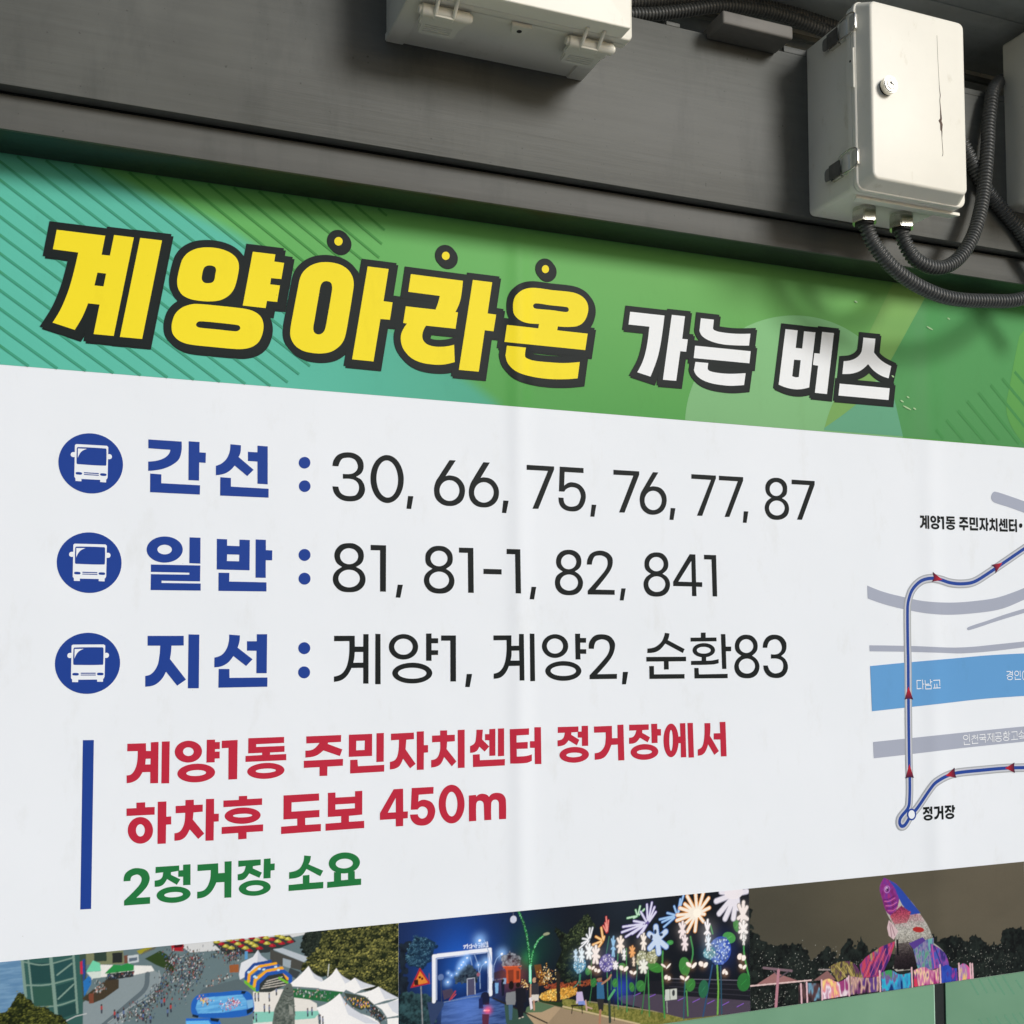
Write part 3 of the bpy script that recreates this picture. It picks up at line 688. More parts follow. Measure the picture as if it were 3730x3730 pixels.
  ['5712,16145 5810,16144 5760,15903 5673,15906'],
  ['~6513,16887 ~6643,16866 ~6754,16773 ~6784,16661 ~6760,16547 6649,16457 ~6760,16378 ~6817,16244 ~6783,16109 ~6677,16017 ~6524,15990 ~6360,16019 ~6255,16112 ~6216,16233 ~6255,16357 6384,16456 ~6267,16536 ~6244,16658 ~6267,16759 ~6372,16859', '~6680,16654 ~6667,16597 ~6631,16549 ~6576,16516 ~6513,16503 ~6449,16513 ~6395,16543 ~6359,16590 ~6346,16645 ~6359,16701 ~6395,16749 ~6449,16782 ~6513,16795 ~6577,16786 ~6631,16756 ~6667,16709', '~6710,16247 ~6695,16186 ~6653,16133 ~6589,16098 ~6515,16084 ~6440,16095 ~6377,16129 ~6335,16179 ~6320,16240 ~6335,16301 ~6377,16353 ~6440,16389 ~6515,16403 ~6590,16392 ~6653,16359 ~6695,16308'],
  ['6908,16865 7196,16867 7203,16013 7091,16014 7085,16770 6908,16770'],
  ['7400,16474 7771,16473 7770,16374 7400,16376'],
  ['7876,16868 8158,16869 8171,16015 8060,16016 8051,16769 7875,16769'],
  ['8392,16148 8490,16147 8443,15903 8350,15907'],
  ['~9185,16889 ~9325,16866 ~9430,16779 ~9459,16656 ~9426,16547 9317,16464 ~9432,16385 ~9491,16263 ~9463,16128 ~9356,16025 ~9191,15994 ~9025,16021 ~8916,16119 ~8888,16252 ~8930,16375 9057,16458 ~8943,16543 ~8914,16654 ~8944,16766 ~9042,16858', '~9350,16655 ~9337,16599 ~9301,16551 ~9248,16518 ~9185,16506 ~9122,16515 ~9069,16546 ~9034,16592 ~9022,16647 ~9034,16703 ~9070,16751 ~9124,16784 ~9187,16797 ~9249,16787 ~9303,16757 ~9338,16711', '~9384,16248 ~9369,16186 ~9327,16134 ~9263,16099 ~9189,16086 ~9115,16097 ~9053,16130 ~9011,16181 ~8997,16241 ~9012,16302 ~9054,16354 ~9117,16389 ~9191,16403 ~9265,16392 ~9328,16359 ~9370,16308'],
  ['9578,16607 ~9596,16715 ~9672,16830 ~9847,16891 ~10023,16862 ~10136,16763 ~10148,16638 ~10109,16524 ~10007,16385 9766,16114 10189,16112 10188,16016 9593,16015 9594,16089 ~9919,16429 ~10008,16544 ~10037,16636 ~10017,16737 ~9935,16787 ~9847,16794 ~9746,16764 9685,16607'],
  ['10339,16148 10436,16147 10387,15905 10301,15906'],
  ['~11142,16891 ~11286,16867 ~11385,16772 ~11415,16657 ~11388,16552 11276,16459 ~11399,16378 ~11450,16251 ~11409,16111 ~11303,16022 ~11145,15992 ~10976,16018 ~10873,16115 ~10841,16252 ~10889,16368 11009,16456 ~10891,16541 ~10866,16655 ~10893,16759 ~10998,16859', '~11307,16656 ~11294,16600 ~11257,16552 ~11202,16519 ~11138,16507 ~11074,16517 ~11020,16547 ~10984,16593 ~10972,16648 ~10986,16704 ~11022,16752 ~11077,16785 ~11141,16798 ~11205,16789 ~11259,16758 ~11295,16712', '~11342,16249 ~11326,16188 ~11283,16135 ~11219,16100 ~11143,16087 ~11069,16098 ~11006,16131 ~10964,16182 ~10950,16243 ~10965,16304 ~11008,16356 ~11072,16392 ~11147,16405 ~11222,16395 ~11286,16361 ~11328,16310'],
  ['11919,16875 12053,16873 12062,16304 12208,16302 12206,16205 12063,16208 12069,16013 11964,16014 11964,16211 11524,16213 11525,16304', '11957,16740 11962,16302 11644,16306'],
  ['12259,16872 12548,16872 12563,16013 12454,16014 12437,16777 12258,16778'],
  ['4525,15200 4904,15202 4907,15005 5063,15004 5064,15230 5162,15232 5162,14330 5064,14332 5064,14618 4846,14618 ~4765,14479 ~4662,14401 4525,14370 4525,14466 ~4662,14514 ~4753,14637 ~4799,14840 4805,15105 4525,15103', '4905,14907 5063,14906 5063,14713 4878,14713 ~4898,14805'],
  ['5289,15237 5385,15234 5389,14315 5288,14317'],
  ['~6104,14996 ~6083,14905 ~6022,14829 ~5930,14779 ~5823,14762 ~5716,14780 ~5626,14832 ~5565,14908 ~5544,14998 ~5565,15087 ~5625,15163 ~5716,15214 ~5823,15232 ~5930,15214 ~6021,15163 ~6083,15086', '~6000,14998 ~5987,14942 ~5948,14894 ~5891,14862 ~5823,14852 ~5755,14863 ~5698,14895 ~5660,14943 ~5646,15000 ~5660,15056 ~5698,15104 ~5755,15136 ~5823,15147 ~5891,15135 ~5948,15103 ~5987,15055'],
  ['6259,15242 6364,15244 6364,15155 6494,15155 6494,15060 6364,15060 6364,14932 6494,14931 6491,14843 6364,14841 6364,14734 6259,14737'],
  ['~6378,14506 ~6349,14433 ~6264,14372 ~6139,14332 ~5991,14320 ~5844,14336 ~5720,14380 ~5638,14443 ~5609,14516 ~5638,14588 ~5720,14649 ~5844,14689 ~5991,14703 ~6139,14687 ~6264,14644 ~6349,14580', '~6266,14505 ~6245,14466 ~6185,14434 ~6096,14413 ~5991,14407 ~5886,14416 ~5798,14440 ~5739,14473 ~5718,14512 ~5739,14551 ~5798,14583 ~5886,14604 ~5991,14610 ~6096,14601 ~6185,14578 ~6245,14545'],
  ['6553,15207 6844,15207 6845,14343 6734,14345 6733,15108 6553,15109'],
  ['7059,14481 7167,14480 7116,14233 7027,14237'],
  ['7599,15207 7968,15209 7967,15008 8123,15010 8126,15235 8225,15235 8234,14341 8135,14341 8134,14623 7914,14623 ~7839,14486 ~7736,14404 7601,14382 7602,14479 ~7724,14523 ~7814,14641 ~7861,14843 7867,15116 7599,15114', '7970,14914 8127,14916 8132,14724 7948,14726 ~7967,14819'],
  ['8350,15243 8447,15240 8456,14326 8356,14325'],
  ['~9163,14999 ~9141,14910 ~9079,14835 ~8988,14786 ~8881,14769 ~8774,14787 ~8684,14838 ~8625,14913 ~8604,15001 ~8626,15089 ~8686,15163 ~8777,15213 ~8884,15231 ~8991,15213 ~9082,15163 ~9142,15088', '~9053,14999 ~9039,14943 ~9001,14896 ~8945,14865 ~8879,14854 ~8813,14865 ~8757,14897 ~8720,14945 ~8707,15000 ~8720,15056 ~8758,15103 ~8814,15135 ~8880,15146 ~8947,15134 ~9003,15103 ~9040,15055'],
  ['~9443,14510 ~9413,14436 ~9328,14374 ~9202,14334 ~9054,14322 ~8907,14339 ~8783,14382 ~8701,14445 ~8672,14519 ~8702,14591 ~8785,14653 ~8909,14693 ~9056,14706 ~9204,14691 ~9330,14648 ~9414,14584', '~9329,14513 ~9308,14475 ~9248,14443 ~9159,14423 ~9055,14417 ~8950,14426 ~8862,14448 ~8804,14481 ~8784,14520 ~8804,14558 ~8863,14589 ~8952,14610 ~9056,14616 ~9160,14608 ~9249,14585 ~9309,14552'],
  ['9313,15241 9422,15241 9421,15157 9551,15157 9548,15064 9423,15064 9422,14936 9552,14936 9552,14845 9424,14846 9426,14735 9320,14736'],
  ['9607,14945 ~9624,15078 ~9735,15201 ~9900,15229 ~10066,15194 ~10175,15077 ~10183,14965 ~10131,14816 ~10019,14669 9789,14441 10225,14443 10222,14344 9621,14345 9622,14424 ~9937,14731 ~10035,14854 ~10069,14978 ~10037,15077 ~9954,15122 ~9872,15127 ~9761,15078 9719,14942'],
  ['10357,14479 10474,14480 10424,14232 10335,14233'],
  ['11320,15260 11424,15247 ~11411,15176 11384,15112 11775,14928 11733,14847 11326,15042 ~11206,14923 ~11091,14868 10913,14852 10914,14942 ~11092,14974 ~11237,15075 ~11295,15176'],
  ['10887,14774 11805,14772 11807,14680 11399,14679 11400,14517 11291,14516 11290,14680 10889,14681'],
  ['10953,14590 11059,14591 11060,14423 11766,14419 11764,14327 10956,14331'],
  ['12163,15265 12276,15265 12274,15162 12532,15165 12534,15085 11915,15081 11916,15160 12161,15163'],
  ['~12495,14902 ~12474,14845 ~12414,14798 ~12327,14767 ~12224,14756 ~12122,14768 ~12036,14801 ~11979,14848 ~11960,14904 ~11981,14960 ~12039,15007 ~12126,15038 ~12228,15049 ~12331,15038 ~12417,15006 ~12475,14958', '~12393,14902 ~12380,14875 ~12343,14853 ~12289,14838 ~12225,14834 ~12162,14839 ~12108,14854 ~12072,14877 ~12060,14904 ~12073,14930 ~12109,14952 ~12163,14967 ~12227,14972 ~12291,14967 ~12345,14951 ~12381,14929'],
  ['12174,14770 12281,14769 12280,14687 ~12435,14693 12579,14718 12578,14633 ~12434,14608 11921,14603 11922,14685 12173,14688'],
  ['12641,15235 12747,15235 12755,14975 12885,14975 12884,14879 12756,14877 12763,14512 12660,14513'],
  ['11996,14541 12097,14540 12104,14409 12792,14411 12790,14320 11999,14326'],
  ['~13252,15222 ~13400,15193 ~13506,15096 ~13535,14978 ~13503,14873 13393,14782 ~13521,14689 ~13572,14558 ~13526,14414 ~13416,14332 ~13262,14311 ~13094,14342 ~12989,14434 ~12955,14564 ~13008,14694 13129,14786 ~13005,14876 ~12974,14993 ~13015,15110 ~13123,15198', '~13427,14983 ~13413,14928 ~13375,14882 ~13318,14851 ~13252,14840 ~13187,14852 ~13132,14883 ~13095,14930 ~13083,14985 ~13097,15039 ~13135,15086 ~13191,15117 ~13257,15128 ~13323,15117 ~13378,15085 ~13415,15039', '~13464,14564 ~13447,14504 ~13403,14454 ~13337,14421 ~13261,14410 ~13185,14423 ~13121,14457 ~13079,14508 ~13064,14568 ~13080,14628 ~13124,14678 ~13189,14711 ~13266,14723 ~13342,14710 ~13407,14676 ~13449,14624'],
  ['13659,14948 ~13693,15082 ~13804,15193 ~13961,15222 ~14133,15182 ~14242,15068 ~14256,14962 ~14222,14856 14120,14772 ~14235,14684 ~14286,14551 ~14246,14419 ~14134,14327 ~13976,14306 ~13804,14345 ~13697,14452 13668,14575 13777,14574 ~13822,14476 ~13900,14418 ~13987,14406 ~14120,14447 ~14169,14552 ~14140,14658 ~14030,14712 13861,14716 13863,14810 ~14016,14812 ~14112,14870 ~14139,14962 ~14094,15068 ~14022,15116 ~13943,15122 ~13824,15074 13771,14945'],
 ],
 'walking_note': [
  ['1013,13388 1311,13387 1315,13257 1392,13254 1390,13399 1515,13403 1515,12707 1388,12709 1386,12900 1260,12902 ~1194,12797 ~1104,12744 1010,12730 1008,12860 ~1084,12878 ~1146,12970 ~1176,13102 1181,13260 1013,13262', '1311,13125 1389,13124 1389,13028 1304,13030'],
  ['1569,13406 1697,13406 1695,12696 1567,12699'],
  ['~2231,13222 ~2218,13151 ~2173,13089 ~2102,13048 ~2016,13033 ~1929,13046 ~1854,13085 ~1802,13145 ~1781,13215 ~1794,13286 ~1838,13347 ~1909,13389 ~1994,13405 ~2081,13392 ~2157,13353 ~2210,13294', '~2094,13215 ~2087,13187 ~2068,13164 ~2040,13150 ~2006,13145 ~1972,13152 ~1943,13169 ~1924,13194 ~1917,13222 ~1923,13250 ~1942,13273 ~1971,13288 ~2004,13292 ~2038,13286 ~2067,13269 ~2087,13244'],
  ['2310,13410 2449,13409 2448,13366 2530,13365 2529,13244 2449,13245 2449,13202 2529,13201 2528,13082 2446,13083 2445,13019 2307,13020'],
  ['~2453,12852 ~2433,12790 ~2367,12738 ~2267,12703 ~2148,12690 ~2028,12701 ~1925,12735 ~1855,12786 ~1827,12846 ~1847,12907 ~1911,12959 ~2010,12995 ~2129,13008 ~2250,12998 ~2354,12964 ~2426,12913', '~2303,12851 ~2292,12831 ~2257,12814 ~2204,12803 ~2142,12799 ~2079,12802 ~2025,12813 ~1989,12829 ~1975,12848 ~1986,12867 ~2021,12884 ~2073,12895 ~2135,12900 ~2199,12896 ~2253,12886 ~2289,12870'],
  ['2564,13385 2831,13390 2828,12712 2679,12711 2677,13258 2563,13256'],
  ['3014,13413 3637,13416 3637,13310 3152,13304 3150,13256 3646,13258 3644,13154 3393,13150 3392,13112 3676,13113 3677,13005 2968,13003 2969,13107 3255,13112 3255,13151 3014,13149'],
  ['~3646,12836 ~3624,12782 ~3556,12737 ~3452,12706 ~3328,12694 ~3204,12704 ~3098,12734 ~3026,12778 ~2999,12831 ~3020,12884 ~3087,12929 ~3189,12960 ~3312,12972 ~3437,12963 ~3544,12934 ~3618,12889', '~3496,12837 ~3484,12822 ~3446,12810 ~3389,12801 ~3322,12798 ~3255,12800 ~3198,12808 ~3159,12820 ~3145,12834 ~3158,12848 ~3195,12861 ~3251,12870 ~3318,12873 ~3385,12871 ~3443,12863 ~3482,12851'],
  ['4030,13411 4661,13416 4657,13292 4421,13288 4417,13263 4683,13157 4638,13039 4339,13151 ~4203,13061 4016,13036 4015,13159 ~4155,13179 4268,13287 4031,13286'],
  ['3988,12980 4696,12986 4694,12864 4413,12860 4409,12697 4270,12699 4270,12857 3989,12855'],
  ['4802,13416 5233,13418 5232,13018 4801,13017', '4938,13300 5097,13300 5093,13132 4936,13131'],
  ['5314,13425 5452,13428 5450,12905 5313,12904'],
  ['4828,12962 4960,12963 4970,12843 5460,12848 5458,12725 4826,12718'],
  ['5587,13409 6023,13416 6023,13294 5878,13289 5863,13113 6056,12839 5951,12762 5816,12945 ~5749,12817 ~5674,12772 5566,12758 5568,12896 ~5674,12939 ~5724,13068 5738,13292 5587,13287'],
  ['6078,13432 6215,13434 6215,13177 6296,13176 6296,13041 6215,13037 6212,12727 6079,12726'],
  ['6532,13437 6668,13437 6668,13350 6820,13350 6820,13228 6668,13223 6658,13088 6850,12852 6760,12764 6609,12944 ~6542,12819 ~6466,12774 6356,12759 6356,12897 ~6466,12931 ~6524,13049 6532,13226 6374,13222 6374,13347 6532,13349'],
  ['6877,13436 7015,13439 7013,12728 6879,12727'],
  ['7250,13429 7379,13427 7365,13243 7507,13105 7414,13013 7309,13110 ~7241,13022 7123,13000 7123,13127 ~7215,13182 ~7242,13292'],
  ['7511,13433 7633,13437 7631,12928 7509,12928 7510,13221 7423,13227 7423,13342 7510,13339'],
  ['7686,13438 7811,13439 7809,12916 7684,12914'],
  ['7178,12966 7314,12968 7319,12855 7825,12856 7822,12735 7180,12731'],
  ['7926,13418 8326,13423 8323,13300 8066,13294 8065,13162 8298,13164 8295,13037 8067,13038 8069,12893 ~8267,12898 8381,12924 8380,12799 ~8266,12764 7934,12765'],
  ['8436,13440 8573,13438 8580,12730 8443,12734 8442,13044 8344,13050 8344,13175 8437,13174'],
  ['8930,13429 9371,13428 9371,13321 9219,13314 9216,13269 9390,13167 9335,13061 9157,13165 ~9069,13080 8923,13055 8922,13171 ~9036,13204 9079,13314 8929,13315'],
  ['9442,13436 9579,13436 9580,13044 9446,13044 9445,13208 9356,13211 9357,13326 9441,13327'],
  ['~9595,12877 ~9572,12818 ~9504,12769 ~9402,12736 ~9282,12726 ~9161,12739 ~9058,12773 ~8988,12823 ~8962,12882 ~8984,12940 ~9051,12989 ~9152,13021 ~9272,13032 ~9394,13020 ~9498,12986 ~9568,12936', '~9447,12876 ~9434,12859 ~9398,12844 ~9343,12835 ~9278,12832 ~9213,12836 ~9158,12846 ~9121,12861 ~9108,12878 ~9120,12895 ~9156,12910 ~9211,12919 ~9275,12922 ~9340,12918 ~9396,12908 ~9433,12893'],
  ['9709,13416 10102,13418 10104,13174 10225,13172 10225,13433 10359,13436 10373,12728 10237,12729 10231,13043 10087,13042 ~10013,12892 ~9908,12792 9720,12763 9721,12893 ~9840,12919 ~9934,13018 ~9963,13162 9964,13292 9710,13294'],
  ['10488,13428 10927,13423 10928,13314 10780,13310 10779,13258 10955,13162 10901,13065 10726,13161 ~10623,13066 10482,13050 10483,13169 ~10589,13197 10647,13310 10487,13311'],
  ['10984,13430 11121,13430 11122,13323 11206,13320 11205,13189 11125,13190 11126,13044 10992,13045'],
  ['~11141,12872 ~11118,12812 ~11051,12762 ~10950,12729 ~10830,12718 ~10710,12731 ~10607,12766 ~10539,12817 ~10513,12877 ~10535,12937 ~10601,12987 ~10701,13021 ~10821,13032 ~10941,13019 ~11045,12985 ~11115,12933', '~10997,12874 ~10984,12856 ~10948,12841 ~10892,12832 ~10827,12829 ~10761,12833 ~10705,12843 ~10668,12858 ~10655,12876 ~10667,12894 ~10704,12908 ~10759,12918 ~10824,12921 ~10890,12917 ~10946,12907 ~10983,12891'],
  ['~11611,13078 ~11596,12949 ~11557,12840 ~11499,12769 ~11432,12746 ~11365,12774 ~11310,12850 ~11273,12961 ~11262,13090 ~11276,13219 ~11315,13327 ~11373,13399 ~11440,13423 ~11507,13395 ~11563,13320 ~11599,13209', '~11477,13083 ~11473,13002 ~11463,12934 ~11449,12888 ~11433,12873 ~11418,12889 ~11405,12936 ~11397,13005 ~11395,13086 ~11399,13166 ~11408,13235 ~11422,13280 ~11438,13296 ~11454,13279 ~11467,13233 ~11475,13164'],
  ['11645,13423 11770,13424 11785,12732 11660,12732 11659,13021 11596,13021 11597,13157 11654,13157'],
  ['11821,13425 11947,13423 11965,12720 11839,12721'],
  ['12220,13409 12360,13407 ~12360,13274 12348,13149 12557,12826 12448,12752 12303,12975 ~12234,12827 ~12159,12766 12054,12751 12056,12877 ~12161,12937 ~12213,13128'],
  ['12583,13422 12722,13423 12740,12713 12603,12714 12596,13061 12437,13067 12439,13194 12593,13193'],
  ['1169,12397 1310,12397 1311,12313 1464,12310 1464,12181 1014,12184 1013,12309 1171,12306'],
  ['~1441,11919 ~1427,11835 ~1383,11766 ~1318,11722 ~1241,11710 ~1163,11732 ~1098,11785 ~1053,11859 ~1037,11945 ~1051,12029 ~1094,12098 ~1159,12142 ~1236,12154 ~1313,12133 ~1380,12080 ~1425,12005', '~1309,11928 ~1304,11889 ~1289,11856 ~1267,11836 ~1239,11830 ~1212,11839 ~1189,11863 ~1173,11897 ~1167,11937 ~1172,11975 ~1187,12008 ~1210,12028 ~1237,12035 ~1264,12025 ~1288,12001 ~1304,11967'],
  ['1513,12393 1653,12393 1654,12135 1734,12136 1735,12000 1652,12001 1651,11684 1515,11686'],
  ['1964,12398 2103,12398 2104,12307 2253,12306 2252,12185 2100,12180 2089,12061 2282,11811 2183,11725 2040,11898 ~1976,11783 ~1902,11731 1790,11721 1789,11847 ~1881,11876 ~1946,11996 1963,12182 1806,12183 1805,12306 1965,12307'],
  ['2306,12397 2441,12395 2443,12137 2523,12136 2522,12002 2440,12003 2439,11683 2302,11686'],
  ['2860,12418 3002,12416 3002,12359 3260,12359 3259,12245 2599,12241 2598,12356 2860,12353'],
  ['~3235,12070 ~3213,12016 ~3148,11971 ~3049,11943 ~2932,11936 ~2815,11950 ~2714,11983 ~2647,12030 ~2621,12084 ~2642,12138 ~2706,12182 ~2804,12210 ~2920,12218 ~3038,12205 ~3140,12172 ~3209,12125', '~3092,12075 ~3080,12063 ~3044,12054 ~2991,12048 ~2927,12048 ~2864,12051 ~2811,12060 ~2775,12071 ~2762,12083 ~2774,12095 ~2809,12104 ~2862,12109 ~2925,12110 ~2988,12107 ~3042,12098 ~3079,12087'],
  ['2573,11903 3281,11906 3280,11786 2996,11787 2997,11675 2854,11671 2853,11784 2572,11783'],
  ['3633,12389 4263,12392 4265,12265 3776,12258 3774,12097 4272,12100 4271,11973 4017,11971 4019,11850 4300,11849 4298,11723 3593,11716 3594,11845 3878,11849 3876,11967 3633,11968'],
  ['4423,12393 4559,12394 4561,12302 4918,12302 4918,12398 5052,12399 5051,11970 4807,11962 4808,11857 5088,11857 5089,11727 4382,11723 4382,11849 4666,11852 4665,11965 4423,11964', '4559,12179 4917,12179 4917,12093 4560,12089'],
  ['5638,12397 5817,12398 5820,11981 5908,11979 5906,11855 5820,11852 5818,11717 5679,11718 5678,11855 5380,11854 5380,11977', '5678,12241 5680,11975 5528,11978'],
  ['5982,12401 6402,12401 6399,12276 6115,12271 6107,12145 ~6170,12172 ~6251,12170 ~6363,12119 ~6424,12019 ~6434,11932 ~6393,11808 ~6301,11723 ~6180,11702 ~6059,11733 ~5978,11814 5950,11917 6097,11915 ~6119,11863 ~6180,11831 ~6251,11855 ~6287,11921 ~6281,11989 ~6241,12035 ~6180,12052 ~6129,12036 6095,12001 5964,12005'],
  ['~7010,12050 ~6990,11914 ~6934,11801 ~6852,11728 ~6754,11707 ~6657,11740 ~6575,11822 ~6521,11941 ~6502,12079 ~6521,12214 ~6576,12327 ~6658,12400 ~6755,12423 ~6853,12391 ~6935,12309 ~6991,12189', '~6869,12058 ~6860,11972 ~6835,11899 ~6798,11852 ~6754,11837 ~6711,11857 ~6674,11908 ~6650,11983 ~6641,12071 ~6650,12157 ~6675,12230 ~6711,12277 ~6755,12292 ~6798,12273 ~6835,12221 ~6860,12146'],
  ['7096,12206 7241,12210 7243,12173 ~7295,12215 ~7369,12225 ~7454,12201 7500,12159 ~7560,12212 ~7656,12228 ~7763,12201 ~7827,12128 ~7844,12038 7844,11725 7701,11726 7700,12026 ~7677,12081 ~7623,12100 ~7570,12083 ~7545,12035 7544,11725 7404,11726 7394,12023 ~7373,12074 ~7316,12098 ~7263,12080 ~7242,12032 7242,11724 7097,11723'],
 ],
 'stops_note': [
  ['980,11104 ~1006,11228 ~1104,11298 ~1216,11305 ~1342,11254 ~1396,11133 ~1370,11018 ~1308,10932 1187,10815 1407,10809 1406,10698 993,10703 992,10783 ~1207,10992 ~1261,11079 ~1263,11143 ~1218,11194 ~1168,11198 ~1106,11169 1089,11103'],
  ['1490,11303 1873,11300 1874,11211 1739,11197 1739,11153 1893,11065 1838,10977 1677,11087 ~1597,10986 1478,10973 1477,11077 ~1583,11105 1612,11205 1488,11199'],
  ['1937,11308 2058,11307 2061,10959 1941,10961 1939,11106 1860,11109 1859,11217 1938,11216'],
  ['~2065,10813 ~2047,10760 ~1990,10717 ~1902,10688 ~1797,10679 ~1690,10692 ~1598,10722 ~1536,10767 ~1511,10820 ~1527,10872 ~1584,10915 ~1671,10944 ~1775,10953 ~1882,10942 ~1975,10911 ~2039,10866', '~1939,10814 ~1929,10797 ~1897,10783 ~1848,10774 ~1790,10772 ~1731,10776 ~1681,10786 ~1647,10801 ~1634,10818 ~1644,10835 ~1676,10849 ~1725,10858 ~1783,10861 ~1841,10857 ~1892,10847 ~1926,10832'],
  ['2174,11291 2518,11289 2522,11118 2630,11118 2626,11310 2745,11309 2744,10687 2628,10692 2626,10961 2492,10964 ~2407,10814 ~2304,10738 2174,10717 2173,10831 ~2303,10862 ~2380,11002 2396,11181 2175,11182'],
  ['2859,11306 3242,11302 3242,11203 3108,11194 3108,11156 3265,11071 3220,10986 3047,11075 ~2960,10982 2851,10972 2850,11074 ~2945,11104 2985,11206 2860,11202'],
  ['3298,11306 3412,11309 3415,11214 3486,11214 3484,11098 3416,11095 3414,10965 3292,10967'],
  ['~3417,10814 ~3400,10762 ~3344,10719 ~3257,10691 ~3153,10682 ~3048,10694 ~2958,10724 ~2896,10769 ~2871,10820 ~2888,10872 ~2943,10914 ~3029,10943 ~3132,10952 ~3238,10941 ~3329,10910 ~3392,10866', '~3290,10812 ~3281,10793 ~3250,10777 ~3203,10766 ~3147,10763 ~3090,10768 ~3042,10779 ~3009,10796 ~2996,10816 ~3006,10836 ~3036,10852 ~3083,10862 ~3139,10866 ~3196,10861 ~3244,10849 ~3278,10832'],
  ['4002,11315 4122,11296 ~4111,11220 4081,11153 4344,11021 4291,10928 4045,11076 ~3937,10954 3739,10926 3738,11040 ~3909,11084 ~3986,11201'],
  ['3982,10966 4098,10968 4099,10828 4347,10825 4345,10712 3729,10714 3731,10820 3982,10824'],
  ['~5011,11128 ~4994,11057 ~4937,10996 ~4847,10957 ~4739,10943 ~4630,10959 ~4535,11000 ~4469,11061 ~4443,11132 ~4459,11203 ~4515,11263 ~4604,11303 ~4711,11317 ~4821,11302 ~4917,11261 ~4984,11200', '~4882,11118 ~4873,11085 ~4841,11057 ~4791,11039 ~4732,11033 ~4672,11040 ~4620,11059 ~4584,11087 ~4569,11120 ~4579,11153 ~4610,11180 ~4660,11199 ~4719,11205 ~4779,11198 ~4832,11179 ~4868,11151'],
  ['4538,10981 4666,10971 4667,10827 4795,10828 4794,10975 4917,10971 4918,10832 5035,10828 5033,10717 4415,10712 4418,10816 4539,10818'],
 ],
 'side_bar': [
  ['314,13473 485,13469 478,10695 311,10699'],
 ],
 'map_black': [
  ['17908,17914 18021,17914 18022,17858 18051,17856 18050,17919 18098,17921 18098,17620 18050,17621 18049,17704 18001,17704 ~17976,17659 ~17942,17636 17906,17630 17906,17686 ~17934,17694 ~17958,17734 ~17969,17791 17971,17859 17907,17860', '18020,17801 18050,17800 18050,17759 18018,17760'],
  ['18118,17922 18167,17922 18166,17615 18117,17616'],
  ['~18369,17843 ~18364,17812 ~18347,17785 ~18320,17767 ~18288,17761 ~18255,17767 ~18226,17783 ~18207,17809 ~18199,17840 ~18203,17870 ~18220,17897 ~18247,17915 ~18279,17922 ~18312,17916 ~18341,17899 ~18361,17874', '~18317,17840 ~18315,17828 ~18307,17818 ~18297,17811 ~18284,17809 ~18271,17812 ~18260,17820 ~18253,17830 ~18250,17843 ~18252,17855 ~18260,17865 ~18270,17871 ~18283,17873 ~18296,17870 ~18307,17863 ~18314,17852'],
  ['18399,17924 18452,17923 18451,17905 18482,17904 18482,17852 18451,17852 18452,17834 18482,17833 18482,17782 18451,17782 18450,17755 18398,17755'],
  ['~18453,17683 ~18446,17656 ~18421,17633 ~18383,17618 ~18338,17613 ~18292,17618 ~18253,17632 ~18226,17654 ~18216,17680 ~18224,17707 ~18248,17729 ~18285,17744 ~18330,17750 ~18376,17746 ~18416,17731 ~18443,17709', '~18396,17682 ~18392,17674 ~18379,17666 ~18359,17662 ~18335,17660 ~18311,17661 ~18291,17666 ~18277,17673 ~18272,17681 ~18276,17689 ~18289,17696 ~18309,17701 ~18333,17703 ~18357,17702 ~18377,17697 ~18391,17690'],
  ['18495,17913 18596,17915 18595,17622 18539,17622 18538,17858 18495,17857'],
  ['18666,17925 18902,17927 18902,17881 18718,17878 18717,17857 18905,17858 18904,17813 18809,17811 18809,17795 18917,17795 18917,17749 18648,17748 18649,17793 18757,17795 18757,17812 18666,17811'],
  ['~18905,17676 ~18897,17653 ~18871,17633 ~18832,17619 ~18785,17615 ~18738,17619 ~18698,17632 ~18670,17651 ~18660,17674 ~18668,17696 ~18693,17716 ~18732,17730 ~18779,17735 ~18826,17731 ~18867,17718 ~18894,17699', '~18848,17676 ~18844,17670 ~18829,17664 ~18808,17661 ~18783,17659 ~18757,17660 ~18735,17664 ~18721,17669 ~18715,17675 ~18720,17681 ~18734,17687 ~18756,17690 ~18781,17692 ~18806,17691 ~18828,17687 ~18843,17682'],
  ['19051,17924 19290,17926 19288,17873 19199,17871 19197,17860 19298,17815 19281,17764 19168,17812 ~19116,17773 19045,17762 19045,17815 ~19098,17824 19141,17871 19051,17870'],
  ['19035,17738 19303,17740 19302,17688 19196,17686 19194,17616 19142,17617 19141,17685 19035,17684'],
  ['19343,17926 19507,17927 19506,17755 19343,17754', '19394,17877 19455,17876 19453,17804 19394,17803'],
  ['19537,17930 19589,17931 19589,17706 19537,17705'],
  ['19353,17730 19403,17731 19407,17679 19592,17681 19591,17628 19352,17625'],
  ['19641,17923 19806,17927 19806,17874 19751,17872 19745,17795 19818,17677 19778,17644 19727,17723 ~19702,17667 ~19674,17648 19632,17642 19633,17702 ~19674,17720 ~19692,17776 19698,17873 19641,17871'],
  ['19827,17933 19878,17934 19878,17823 19909,17823 19909,17764 19878,17763 19877,17629 19827,17628'],
  ['19999,17935 20050,17936 20050,17898 20108,17898 20108,17845 20050,17843 20046,17785 20119,17683 20085,17644 20028,17723 ~20002,17668 ~19973,17649 19932,17643 19932,17702 ~19973,17717 ~19996,17768 19999,17844 19939,17842 19939,17897 19999,17898'],
  ['20129,17935 20181,17936 20181,17629 20130,17629'],
